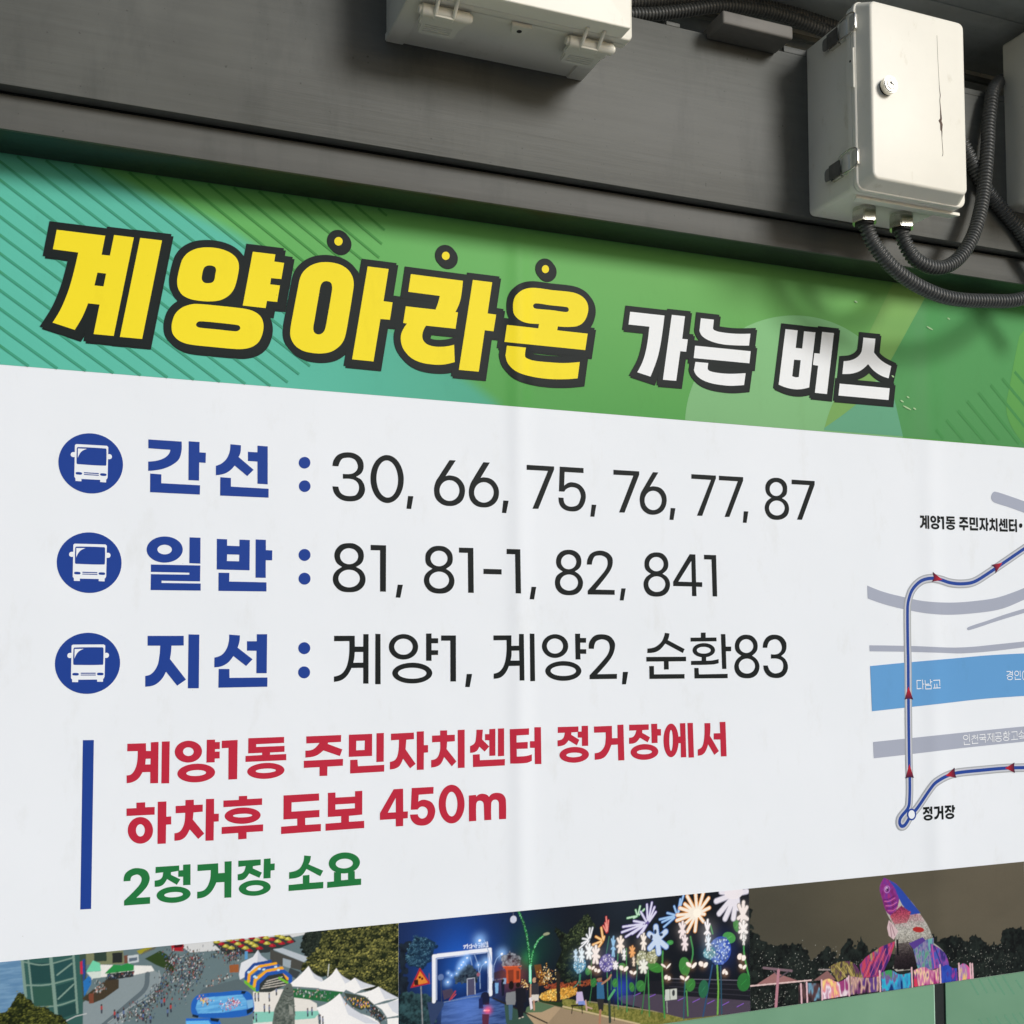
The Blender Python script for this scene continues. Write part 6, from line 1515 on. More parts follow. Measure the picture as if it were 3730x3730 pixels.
 ('s',(150,150,170),12.95,'12881,9845 12505,9519'),
 ('s',(150,150,170),12.96,'12898,9830 12643,9402'),
 ('s',(150,150,170),12.96,'12922,9829 12842,9389'),
 ('s',(150,150,170),12.97,'12935,9853 12956,9588'),
 ('s',(150,150,170),12.96,'12887,9897 12558,9951'),
 ('s',(150,150,170),12.98,'12961,9892 13170,9909'),
 ('s',(226,224,236),9.69,'12823,9870 12439,9773'),
 ('s',(226,224,236),9.69,'12838,9824 12505,9519'),
 ('s',(226,224,236),9.7,'12869,9802 12643,9402'),
 ('s',(226,224,236),9.71,'12913,9799 12842,9389'),
 ('s',(226,224,236),9.71,'12938,9835 12956,9588'),
 ('s',(226,224,236),9.7,'12850,9902 12558,9951'),
 ('s',(226,224,236),9.73,'12985,9892 13170,9909'),
 ('e',(232,228,236),1286.2,991.5,22.36,13.94,0),
 ('s',(90,130,200),13.01,'11064,9168 11037,9392'),
 ('s',(90,130,200),13.02,'11090,9154 11258,9274'),
 ('s',(90,130,200),13.02,'11091,9119 11266,8983'),
 ('s',(90,130,200),13.01,'11071,9106 11098,8875'),
 ('s',(90,130,200),13.01,'11047,9120 10900,8991'),
 ('s',(90,130,200),13.01,'11046,9153 10892,9261'),
 ('s',(196,214,240),9.85,'11061,9184 11037,9392'),
 ('s',(196,214,240),9.86,'11109,9162 11258,9274'),
 ('s',(196,214,240),9.86,'11111,9109 11266,8983'),
 ('s',(196,214,240),9.85,'11074,9090 11098,8875'),
 ('s',(196,214,240),9.84,'11030,9112 10900,8991'),
 ('s',(196,214,240),9.84,'11029,9161 10892,9261'),
 ('e',(40,60,90),1102.5,929.7,3.1,4.63,0),
 ('e',(40,60,90),1115.7,922.6,4.0,3.09,0),
 ('e',(40,50,80),1093.5,919.9,3.09,4.62,0),
 ('s',(120,130,140),4.71,'9583,9312 9644,9506'),
 ('s',(120,130,140),4.71,'9575,9312 9581,9502'),
 ('s',(120,130,140),4.71,'9567,9298 9512,9386'),
 ('s',(120,130,140),4.71,'9557,9290 9427,9320'),
 ('s',(120,130,140),4.71,'9549,9268 9359,9139'),
 ('s',(120,130,140),4.71,'9566,9271 9500,9162'),
 ('s',(120,130,140),4.71,'9554,9279 9406,9228'),
 ('s',(238,240,246),2.44,'9590,9325 9644,9506'),
 ('s',(238,240,246),2.44,'9576,9325 9581,9502'),
 ('s',(238,240,246),2.44,'9561,9304 9512,9386'),
 ('s',(238,240,246),2.44,'9542,9293 9427,9320'),
 ('s',(238,240,246),2.44,'9527,9260 9359,9139'),
 ('s',(238,240,246),2.44,'9558,9264 9500,9162'),
 ('s',(238,240,246),2.44,'9537,9276 9406,9228'),
 ('s',(170,40,50),4.44,'9956,9409 9939,9686'),
 ('s',(170,40,50),4.44,'9961,9401 9986,9615'),
 ('s',(170,40,50),4.43,'9948,9389 9874,9521'),
 ('s',(170,40,50),4.44,'9953,9396 9917,9574'),
 ('s',(232,150,140),2.18,'9954,9428 9939,9686'),
 ('s',(232,150,140),2.18,'9964,9415 9986,9615'),
 ('s',(232,150,140),2.18,'9940,9399 9874,9521'),
 ('s',(232,150,140),2.18,'9949,9408 9917,9574'),
 ('s',(200,130,50),5.23,'9867,9268 9831,9488'),
 ('s',(200,130,50),5.23,'9852,9249 9713,9329'),
 ('s',(200,130,50),5.22,'9845,9231 9648,9181'),
 ('s',(200,130,50),5.23,'9856,9220 9742,9090'),
 ('s',(200,130,50),5.23,'9874,9247 9893,9311'),
 ('s',(244,206,150),2.9,'9862,9283 9831,9488'),
 ('s',(244,206,150),2.89,'9836,9255 9713,9329'),
 ('s',(244,206,150),2.89,'9822,9228 9648,9181'),
 ('s',(244,206,150),2.89,'9843,9212 9742,9090'),
 ('s',(244,206,150),2.9,'9876,9251 9893,9311'),
 ('g',(246,232,222),1024.6,912.4,13.3,0.1),
 ('s',(147,139,133),6.72,'10239,9138 10188,9241'),
 ('s',(147,139,133),6.72,'10247,9142 10255,9272'),
 ('s',(147,139,133),6.72,'10253,9134 10302,9208'),
 ('s',(147,139,133),6.72,'10238,9121 10180,9094'),
 ('s',(147,139,133),6.72,'10254,9118 10308,9074'),
 ('s',(147,139,133),6.72,'10242,9108 10208,8987'),
 ('s',(147,139,133),6.72,'10250,9106 10278,8973'),
 ('s',(246,232,222),4.22,'10233,9146 10188,9241'),
 ('s',(246,232,222),4.22,'10248,9151 10255,9272'),
 ('s',(246,232,222),4.22,'10258,9139 10302,9208'),
 ('s',(246,232,222),4.22,'10231,9119 10180,9094'),
 ('s',(246,232,222),4.22,'10260,9115 10308,9074'),
 ('s',(246,232,222),4.22,'10238,9100 10208,8987'),
 ('s',(246,232,222),4.22,'10253,9097 10278,8973'),
 ('g',(240,240,244),1032.4,892.6,8.9,0.1),
 ('s',(144,144,146),4.38,'10321,8935 10295,9003'),
 ('s',(144,144,146),4.38,'10325,8938 10329,9025'),
 ('s',(144,144,146),4.38,'10328,8933 10352,8983'),
 ('s',(144,144,146),4.38,'10320,8923 10291,8905'),
 ('s',(144,144,146),4.38,'10328,8922 10355,8893'),
 ('s',(144,144,146),4.38,'10322,8915 10305,8834'),
 ('s',(144,144,146),4.38,'10326,8914 10340,8825'),
 ('s',(240,240,244),2.11,'10318,8940 10295,9003'),
 ('s',(240,240,244),2.11,'10325,8944 10329,9025'),
 ('s',(240,240,244),2.11,'10330,8936 10352,8983'),
 ('s',(240,240,244),2.11,'10317,8922 10291,8905'),
 ('s',(240,240,244),2.11,'10331,8920 10355,8893'),
 ('s',(240,240,244),2.11,'10320,8910 10305,8834'),
 ('s',(240,240,244),2.11,'10328,8908 10340,8825'),
 ('g',(244,236,228),1075.8,913.0,13.8,0.1),
 ('s',(146,141,136),5.83,'10753,9145 10712,9250'),
 ('s',(146,141,136),5.83,'10759,9149 10766,9283'),
 ('s',(146,141,136),5.83,'10764,9141 10804,9218'),
 ('s',(146,141,136),5.83,'10752,9126 10704,9097'),
 ('s',(146,141,136),5.83,'10764,9124 10808,9079'),
 ('s',(146,141,136),5.83,'10754,9113 10727,8988'),
 ('s',(146,141,136),5.83,'10761,9112 10783,8974'),
 ('s',(244,236,228),3.4,'10748,9152 10712,9250'),
 ('s',(244,236,228),3.4,'10760,9158 10766,9283'),
 ('s',(244,236,228),3.4,'10768,9146 10804,9218'),
 ('s',(244,236,228),3.4,'10746,9125 10704,9097'),
 ('s',(244,236,228),3.4,'10769,9121 10808,9079'),
 ('s',(244,236,228),3.4,'10751,9105 10727,8988'),
 ('s',(244,236,228),3.4,'10764,9102 10783,8974'),
 ('g',(236,170,110),1050.5,896.5,8.9,0.1),
 ('s',(141,102,66),5.65,'10499,8974 10460,9044'),
 ('s',(141,102,66),5.65,'10506,8976 10511,9063'),
 ('s',(141,102,66),5.65,'10510,8971 10548,9020'),
 ('s',(141,102,66),5.65,'10499,8962 10454,8945'),
 ('s',(141,102,66),5.65,'10511,8960 10553,8930'),
 ('s',(141,102,66),5.65,'10501,8954 10476,8873'),
 ('s',(141,102,66),5.65,'10508,8952 10529,8863'),
 ('s',(236,170,110),3.25,'10495,8979 10460,9044'),
 ('s',(236,170,110),3.25,'10506,8982 10511,9063'),
 ('s',(236,170,110),3.25,'10514,8974 10548,9020'),
 ('s',(236,170,110),3.25,'10494,8961 10454,8945'),
 ('s',(236,170,110),3.25,'10515,8958 10553,8930'),
 ('s',(236,170,110),3.25,'10498,8948 10476,8873'),
 ('s',(236,170,110),3.25,'10510,8946 10529,8863'),
 ('g',(240,220,200),1053.5,877.0,7.6,0.1),
 ('s',(144,132,120),3.71,'10533,8778 10515,8836'),
 ('s',(144,132,120),3.71,'10536,8780 10539,8854'),
 ('s',(144,132,120),3.71,'10538,8776 10556,8819'),
 ('s',(144,132,120),3.71,'10533,8768 10512,8752'),
 ('s',(144,132,120),3.71,'10538,8767 10557,8743'),
 ('s',(144,132,120),3.71,'10534,8761 10522,8692'),
 ('s',(144,132,120),3.71,'10537,8760 10546,8685'),
 ('s',(240,220,200),1.5,'10531,8782 10515,8836'),
 ('s',(240,220,200),1.5,'10536,8785 10539,8854'),
 ('s',(240,220,200),1.5,'10540,8779 10556,8819'),
 ('s',(240,220,200),1.5,'10530,8767 10512,8752'),
 ('s',(240,220,200),1.5,'10540,8765 10557,8743'),
 ('s',(240,220,200),1.5,'10532,8756 10522,8692'),
 ('s',(240,220,200),1.5,'10538,8755 10546,8685'),
 ('g',(240,228,230),1164.1,927.6,14.0,0.1),
 ('s',(144,136,138),6.97,'11633,9291 11581,9399'),
 ('s',(144,136,138),6.97,'11642,9295 11650,9431'),
 ('s',(144,136,138),6.97,'11648,9287 11699,9364'),
 ('s',(144,136,138),6.97,'11632,9272 11571,9244'),
 ('s',(144,136,138),6.97,'11648,9270 11705,9223'),
 ('s',(144,136,138),6.97,'11636,9259 11600,9132'),
 ('s',(144,136,138),6.97,'11644,9257 11673,9117'),
 ('s',(240,228,230),4.38,'11627,9298 11581,9399'),
 ('s',(240,228,230),4.38,'11643,9304 11650,9431'),
 ('s',(240,228,230),4.38,'11653,9292 11699,9364'),
 ('s',(240,228,230),4.38,'11625,9270 11571,9244'),
 ('s',(240,228,230),4.38,'11655,9266 11705,9223'),
 ('s',(240,228,230),4.38,'11632,9250 11600,9132'),
 ('s',(240,228,230),4.38,'11648,9247 11673,9117'),
 ('g',(240,228,232),1169.4,901.7,12.6,0.1),
 ('s',(144,136,139),6.4,'11688,9031 11641,9128'),
 ('s',(144,136,139),6.4,'11695,9034 11702,9157'),
 ('s',(144,136,139),6.4,'11700,9027 11746,9096'),
 ('s',(144,136,139),6.4,'11686,9014 11632,8988'),
 ('s',(144,136,139),6.4,'11701,9012 11751,8970'),
 ('s',(144,136,139),6.4,'11690,9002 11658,8888'),
 ('s',(144,136,139),6.4,'11697,9000 11723,8874'),
 ('s',(240,228,232),3.86,'11682,9037 11641,9128'),
 ('s',(240,228,232),3.86,'11696,9042 11702,9157'),
 ('s',(240,228,232),3.87,'11705,9031 11746,9096'),
 ('s',(240,228,232),3.86,'11680,9012 11632,8988'),
 ('s',(240,228,232),3.87,'11706,9009 11751,8970'),
 ('s',(240,228,232),3.86,'11686,8994 11658,8888'),
 ('s',(240,228,232),3.86,'11700,8991 11723,8874'),
 ('g',(244,242,248),1222.2,920.0,19.5,0.1),
 ('s',(146,145,148),6.34,'12216,9220 12171,9368'),
 ('s',(146,145,148),6.34,'12223,9226 12232,9416'),
 ('s',(146,145,148),6.34,'12228,9215 12274,9325'),
 ('s',(146,145,148),6.34,'12215,9195 12161,9152'),
 ('s',(146,145,148),6.34,'12229,9192 12278,9130'),
 ('s',(146,145,148),6.34,'12218,9176 12186,8999'),
 ('s',(146,145,148),6.34,'12225,9174 12249,8981'),
 ('s',(244,242,248),3.79,'12211,9231 12171,9368'),
 ('s',(244,242,248),3.79,'12224,9239 12232,9416'),
 ('s',(244,242,248),3.79,'12233,9223 12274,9325'),
 ('s',(244,242,248),3.79,'12209,9192 12161,9152'),
 ('s',(244,242,248),3.79,'12234,9188 12278,9130'),
 ('s',(244,242,248),3.79,'12214,9164 12186,8999'),
 ('s',(244,242,248),3.79,'12228,9161 12249,8981'),
 ('g',(226,236,248),1224.2,896.2,13.8,0.1),
 ('s',(135,141,148),5.61,'12237,8977 12199,9082'),
 ('s',(135,141,148),5.62,'12243,8981 12249,9115'),
 ('s',(135,141,148),5.62,'12247,8973 12285,9050'),
 ('s',(135,141,148),5.61,'12236,8958 12192,8929'),
 ('s',(135,141,148),5.62,'12247,8956 12288,8912'),
 ('s',(135,141,148),5.61,'12238,8945 12212,8820'),
 ('s',(135,141,148),5.61,'12244,8944 12264,8807'),
 ('s',(226,236,248),3.13,'12232,8984 12199,9082'),
 ('s',(226,236,248),3.13,'12243,8990 12249,9115'),
 ('s',(226,236,248),3.13,'12251,8978 12285,9050'),
 ('s',(226,236,248),3.13,'12231,8957 12192,8929'),
 ('s',(226,236,248),3.13,'12252,8953 12288,8912'),
 ('s',(226,236,248),3.13,'12235,8937 12212,8820'),
 ('s',(226,236,248),3.13,'12247,8934 12264,8807'),
 ('g',(240,230,228),1307.2,943.8,23.3,0.1),
 ('s',(144,138,136),9.89,'13061,9462 12977,9641'),
 ('s',(144,138,136),9.89,'13074,9469 13089,9696'),
 ('s',(144,138,136),9.9,'13083,9455 13167,9585'),
 ('s',(144,138,136),9.89,'13059,9431 12960,9383'),
 ('s',(144,138,136),9.89,'13084,9427 13176,9350'),
 ('s',(144,138,136),9.89,'13064,9409 13007,9197'),
 ('s',(144,138,136),9.89,'13078,9406 13123,9173'),
 ('s',(240,230,228),6.94,'13051,9475 12977,9641'),
 ('s',(240,230,228),6.94,'13076,9484 13089,9696'),
 ('s',(240,230,228),6.94,'13093,9464 13167,9585'),
 ('s',(240,230,228),6.94,'13047,9428 12960,9383'),
 ('s',(240,230,228),6.94,'13095,9422 13176,9350'),
 ('s',(240,230,228),6.94,'13058,9395 13007,9197'),
 ('s',(240,230,228),6.94,'13083,9390 13123,9173'),
 ('g',(244,240,240),1307.4,913.8,15.1,0.1),
 ('s',(146,144,144),8.4,'13065,9154 12997,9271'),
 ('s',(146,144,144),8.4,'13076,9158 13087,9305'),
 ('s',(146,144,144),8.4,'13083,9149 13151,9232'),
 ('s',(146,144,144),8.4,'13064,9134 12984,9105'),
 ('s',(146,144,144),8.4,'13084,9131 13158,9080'),
 ('s',(146,144,144),8.4,'13068,9120 13022,8984'),
 ('s',(146,144,144),8.4,'13079,9118 13116,8967'),
 ('s',(244,240,240),5.6,'13057,9162 12997,9271'),
 ('s',(244,240,240),5.6,'13077,9168 13087,9305'),
 ('s',(244,240,240),5.6,'13091,9155 13151,9232'),
 ('s',(244,240,240),5.6,'13055,9133 12984,9105'),
 ('s',(244,240,240),5.6,'13093,9127 13158,9080'),
 ('s',(244,240,240),5.6,'13063,9111 13022,8984'),
 ('s',(244,240,240),5.6,'13084,9107 13116,8967'),
 ('g',(244,234,232),970.3,899.1,14.2,0.1),
 ('s',(146,140,139),7.44,'9695,9006 9637,9116'),
 ('s',(146,140,139),7.44,'9705,9009 9713,9148'),
 ('s',(146,140,139),7.44,'9711,9001 9768,9079'),
 ('s',(146,140,139),7.44,'9694,8987 9627,8959'),
 ('s',(146,140,139),7.44,'9712,8984 9775,8936'),
 ('s',(146,140,139),7.44,'9698,8973 9660,8845'),
 ('s',(146,140,139),7.44,'9708,8971 9740,8828'),
 ('s',(244,234,232),4.9,'9689,9013 9637,9116'),
 ('s',(244,234,232),4.9,'9706,9019 9713,9148'),
 ('s',(244,234,232),4.9,'9718,9006 9768,9079'),
 ('s',(244,234,232),4.9,'9687,8985 9627,8959'),
 ('s',(244,234,232),4.9,'9719,8980 9775,8936'),
 ('s',(244,234,232),4.9,'9694,8965 9660,8845'),
 ('s',(244,234,232),4.9,'9712,8961 9740,8828'),
 ('g',(240,244,248),956.2,906.2,11.8,0.1),
 ('s',(144,146,148),6.6,'9556,9074 9506,9166'),
 ('s',(144,146,148),6.6,'9563,9077 9571,9192'),
 ('s',(144,146,148),6.6,'9569,9070 9617,9135'),
 ('s',(144,146,148),6.6,'9555,9059 9498,9035'),
 ('s',(144,146,148),6.6,'9570,9056 9623,9016'),
 ('s',(144,146,148),6.6,'9558,9047 9526,8941'),
 ('s',(144,146,148),6.6,'9566,9045 9594,8927'),
 ('s',(240,244,248),4.15,'9550,9081 9506,9166'),
 ('s',(240,244,248),4.15,'9564,9085 9571,9192'),
 ('s',(240,244,248),4.15,'9574,9075 9617,9135'),
 ('s',(240,244,248),4.15,'9548,9057 9498,9035'),
 ('s',(240,244,248),4.15,'9576,9053 9623,9016'),
 ('s',(240,244,248),4.15,'9554,9040 9526,8941'),
 ('s',(240,244,248),4.15,'9569,9037 9594,8927'),
 ('g',(150,196,236),1008.9,910.2,17.1,0.1),
 ('s',(90,117,141),4.77,'10085,9120 10056,9248'),
 ('s',(90,117,141),4.77,'10089,9125 10095,9292'),
 ('s',(90,117,141),4.77,'10093,9116 10122,9213'),
 ('s',(90,117,141),4.77,'10084,9097 10050,9059'),
 ('s',(90,117,141),4.77,'10093,9095 10125,9042'),
 ('s',(90,117,141),4.77,'10086,9081 10066,8925'),
 ('s',(90,117,141),4.77,'10091,9079 10106,8911'),
 ('s',(150,196,236),2.47,'10081,9129 10056,9248'),
 ('s',(150,196,236),2.47,'10090,9136 10095,9292'),
 ('s',(150,196,236),2.47,'10096,9122 10122,9213'),
 ('s',(150,196,236),2.47,'10080,9095 10050,9059'),
 ('s',(150,196,236),2.47,'10097,9091 10125,9042'),
 ('s',(150,196,236),2.47,'10084,9070 10066,8925'),
 ('s',(150,196,236),2.47,'10093,9068 10106,8911'),
 ('g',(226,240,250),940.4,900.3,11.1,0.1),
 ('s',(135,144,150),5.49,'9399,9015 9361,9100'),
 ('s',(135,144,150),5.5,'9405,9018 9410,9126'),
 ('s',(135,144,150),5.5,'9409,9011 9446,9073'),
 ('s',(135,144,150),5.49,'9398,9000 9355,8977'),
 ('s',(135,144,150),5.5,'9410,8998 9450,8961'),
 ('s',(135,144,150),5.49,'9401,8989 9376,8888'),
 ('s',(135,144,150),5.5,'9407,8988 9428,8877'),
 ('s',(226,240,250),3.16,'9395,9021 9361,9100'),
 ('s',(226,240,250),3.16,'9405,9025 9410,9126'),
 ('s',(226,240,250),3.16,'9413,9015 9446,9073'),
 ('s',(226,240,250),3.16,'9393,8999 9355,8977'),
 ('s',(226,240,250),3.16,'9414,8995 9450,8961'),
 ('s',(226,240,250),3.16,'9398,8982 9376,8888'),
 ('s',(226,240,250),3.16,'9409,8980 9428,8877'),
 ('g',(200,226,246),927.8,901.6,9.4,0.1),
 ('s',(120,135,147),4.4,'9275,9026 9249,9098'),
 ('s',(120,135,147),4.4,'9279,9029 9283,9120'),
 ('s',(120,135,147),4.4,'9282,9023 9307,9076'),
 ('s',(120,135,147),4.4,'9274,9013 9244,8993'),
 ('s',(120,135,147),4.4,'9282,9012 9310,8981'),
 ('s',(120,135,147),4.4,'9276,9004 9259,8919'),
 ('s',(120,135,147),4.4,'9280,9003 9295,8910'),
 ('s',(200,226,246),2.18,'9272,9031 9249,9098'),
 ('s',(200,226,246),2.18,'9279,9035 9283,9120'),
 ('s',(200,226,246),2.18,'9285,9027 9307,9076'),
 ('s',(200,226,246),2.18,'9271,9012 9244,8993'),
 ('s',(200,226,246),2.18,'9285,9010 9310,8981'),
 ('s',(200,226,246),2.18,'9274,8999 9259,8919'),
 ('s',(200,226,246),2.18,'9282,8997 9295,8910'),
 ('g',(232,234,226),1075.3,865.2,10.3,0.1),
 ('s',(139,140,135),7.63,'10745,8663 10684,8745'),
 ('s',(139,140,135),7.64,'10754,8665 10763,8765'),
 ('s',(139,140,135),7.64,'10761,8659 10820,8713'),
 ('s',(139,140,135),7.63,'10743,8649 10674,8631'),
 ('s',(139,140,135),7.64,'10762,8646 10827,8609'),
 ('s',(139,140,135),7.63,'10748,8639 10708,8547'),
 ('s',(139,140,135),7.64,'10758,8637 10791,8532'),
 ('s',(232,234,226),5.02,'10738,8669 10684,8745'),
 ('s',(232,234,226),5.03,'10755,8672 10763,8765'),
 ('s',(232,234,226),5.03,'10768,8662 10820,8713'),
 ('s',(232,234,226),5.02,'10736,8648 10674,8631'),
 ('s',(232,234,226),5.03,'10769,8644 10827,8609'),
 ('s',(232,234,226),5.02,'10743,8633 10708,8547'),
 ('s',(232,234,226),5.03,'10761,8630 10791,8532'),
 ('g',(240,238,244),1013.5,873.7,5.8,0.1),
 ('s',(144,142,146),5.32,'10130,8743 10094,8790'),
 ('s',(144,142,146),5.32,'10135,8745 10140,8801'),
 ('s',(144,142,146),5.32,'10139,8741 10174,8772'),
 ('s',(144,142,146),5.32,'10129,8736 10088,8726'),
 ('s',(144,142,146),5.32,'10140,8734 10178,8713'),
 ('s',(144,142,146),5.32,'10132,8730 10108,8679'),
 ('s',(144,142,146),5.32,'10137,8729 10157,8670'),
 ('s',(240,238,244),2.97,'10126,8747 10094,8790'),
 ('s',(240,238,244),2.97,'10136,8749 10140,8801'),
 ('s',(240,238,244),2.97,'10143,8743 10174,8772'),
 ('s',(240,238,244),2.97,'10124,8735 10088,8726'),
 ('s',(240,238,244),2.97,'10144,8733 10178,8713'),
 ('s',(240,238,244),2.97,'10129,8727 10108,8679'),
 ('s',(240,238,244),2.97,'10140,8725 10157,8670'),
 ('g',(236,236,236),1308.3,895.8,10.7,0.1),
 ('s',(141,141,141),4.25,'13080,8969 13058,9050'),
 ('s',(141,141,141),4.25,'13084,8972 13089,9077'),
 ('s',(141,141,141),4.25,'13086,8966 13109,9027'),
 ('s',(141,141,141),4.25,'13080,8955 13053,8931'),
 ('s',(141,141,141),4.25,'13087,8953 13111,8919'),
 ('s',(141,141,141),4.25,'13081,8944 13065,8846'),
 ('s',(141,141,141),4.25,'13085,8943 13096,8837'),
 ('s',(236,236,236),1.87,'13078,8975 13058,9050'),
 ('s',(236,236,236),1.87,'13084,8979 13089,9077'),
 ('s',(236,236,236),1.87,'13089,8970 13109,9027'),
 ('s',(236,236,236),1.87,'13077,8953 13053,8931'),
 ('s',(236,236,236),1.87,'13089,8951 13111,8919'),
 ('s',(236,236,236),1.87,'13079,8938 13065,8846'),
 ('s',(236,236,236),1.87,'13086,8936 13096,8837'),
 ('g',(255,200,140),1126.1,859.7,7.7,0.16),
 ('e',(248,236,230),1120.4,861.4,7.17,1.97,-35),
 ('e',(250,242,236),1131.4,859.4,6.97,1.81,40),
 ('s',(150,110,100),0.62,'11250,8621 11261,8574'),
 ('g',(255,200,140),1184.7,854.3,7.8,0.16),
 ('e',(248,236,230),1178.4,857.2,7.73,3.74,-35),
 ('e',(250,242,236),1190.3,854.4,7.51,3.43,40),
 ('s',(150,110,100),0.63,'11835,8588 11846,8500'),
 ('g',(255,200,140),1212.1,852.4,7.8,0.16),
 ('e',(248,236,230),1206.8,855.7,6.53,4.69,-35),
 ('e',(250,242,236),1216.8,852.6,6.34,4.31,40),
 ('s',(150,110,100),0.64,'12111,8580 12120,8469'),
 ('g',(255,200,140),1168.5,830.8,7.8,0.16),
 ('e',(248,236,230),1163.1,833.0,6.71,2.79,-35),
 ('e',(250,242,236),1173.4,830.7,6.52,2.56,40),
 ('s',(150,110,100),0.63,'11674,8342 11684,8276'),
 ('g',(255,200,140),1031.7,864.1,7.6,0.16),
 ('e',(248,236,230),1026.8,867.1,6.15,4.1,-35),
 ('e',(250,242,236),1036.2,864.3,5.97,3.76,40),
 ('s',(150,110,100),0.61,'10308,8690 10317,8594'),
 ('g',(255,200,140),1052.2,854.3,7.6,0.16),
 ('e',(248,236,230),1048.3,856.3,4.85,2.74,-35),
 ('e',(250,242,236),1055.8,854.4,4.7,2.52,40),
 ('s',(150,110,100),0.61,'10515,8576 10522,8511'),
 ('g',(255,200,140),1303.0,856.5,7.9,0.16),
 ('e',(248,236,230),1298.3,860.6,5.85,6.19,-35),
 ('e',(250,242,236),1307.2,857.1,5.67,5.68,40),
 ('s',(150,110,100),0.65,'13021,8638 13029,8493'),
 ('g',(255,200,140),1305.0,838.4,7.9,0.16),
 ('e',(248,236,230),1300.4,841.0,5.85,3.57,-35),
 ('e',(250,242,236),1309.3,838.5,5.67,3.28,40),
 ('s',(150,110,100),0.65,'13042,8427 13050,8342'),
 ('g',(255,200,140),1262.7,831.1,7.9,0.16),
 ('e',(248,236,230),1259.9,834.6,3.46,5.44,-35),
 ('e',(250,242,236),1265.2,831.8,3.36,4.99,40),
 ('s',(150,110,100),0.64,'12622,8376 12626,8248'),
 ('g',(255,200,140),961.3,873.7,7.5,0.16),
 ('e',(248,236,230),957.5,875.7,4.71,2.7,-35),
 ('e',(250,242,236),964.7,873.8,4.56,2.48,40),
 ('s',(150,110,100),0.6,'9605,8769 9612,8705'),
 ('g',(255,200,140),1129.2,835.2,7.7,0.16),
 ('e',(248,236,230),1125.9,838.3,4.14,4.62,-35),
 ('e',(250,242,236),1132.2,835.6,4.02,4.24,40),
 ('s',(150,110,100),0.62,'11286,8407 11291,8298'),
 ('g',(255,200,140),973.9,866.7,7.5,0.16),
 ('e',(248,236,230),970.7,869.0,3.94,3.38,-35),
 ('e',(250,242,236),976.8,866.9,3.82,3.11,40),
 ('s',(150,110,100),0.6,'9733,8707 9739,8627'),
 ('p',(196,202,196),'11234,8141 11502,8133 11500,7928 11231,7925'),
 ('s',(70,80,76),1.04,'11341,8136 11343,7924'),
 ('e',(60,64,66),1142.3,805.7,3.36,6.17,0),
 ('s',(150,152,150),2.07,'11267,7902 11277,7689'),
 ('e',(150,110,90),978.0,851.5,5.73,5.27,0),
 ('p',(44,40,40),'9717,8566 9834,8571 9844,8533 9727,8527'),
 ('p',(52,102,144),'9727,8457 9869,8445 9892,8118 9726,8138'),
 ('s',(172,128,102),3.81,'9843,8414 9993,8497 10032,8559'),
 ('p',(46,46,46),'9724,8142 9875,8124 9860,7896 9762,7908'),
 ('s',(166,122,98),4.8,'9796,7908 9781,7656'),
 ('e',(34,28,30),935.3,836.3,5.44,7.46,0),
 ('p',(192,178,216),'9290,8320 9411,8313 9444,8138 9280,8097'),
 ('p',(122,142,206),'9314,8142 9498,8131 9485,8054 9330,8065'),
 ('s',(196,160,150),3.37,'9481,8133 9505,7958'),
 ('s',(196,160,150),2.38,'9501,8018 9617,7967'),
 ('s',(30,28,28),2.95,'9184,8075 9428,8053'),
 ('s',(30,28,28),1.77,'9205,8064 9183,7930'),
 ('s',(30,28,28),1.78,'9397,8040 9412,7902'),
 ('s',(46,62,56),5.43,'9990,8107 10003,7666'),
 ('s',(82,164,112),5.04,'10107,8263 9981,8108'),
 ('s',(40,42,42),1.21,'10082,8175 10103,7678'),
]
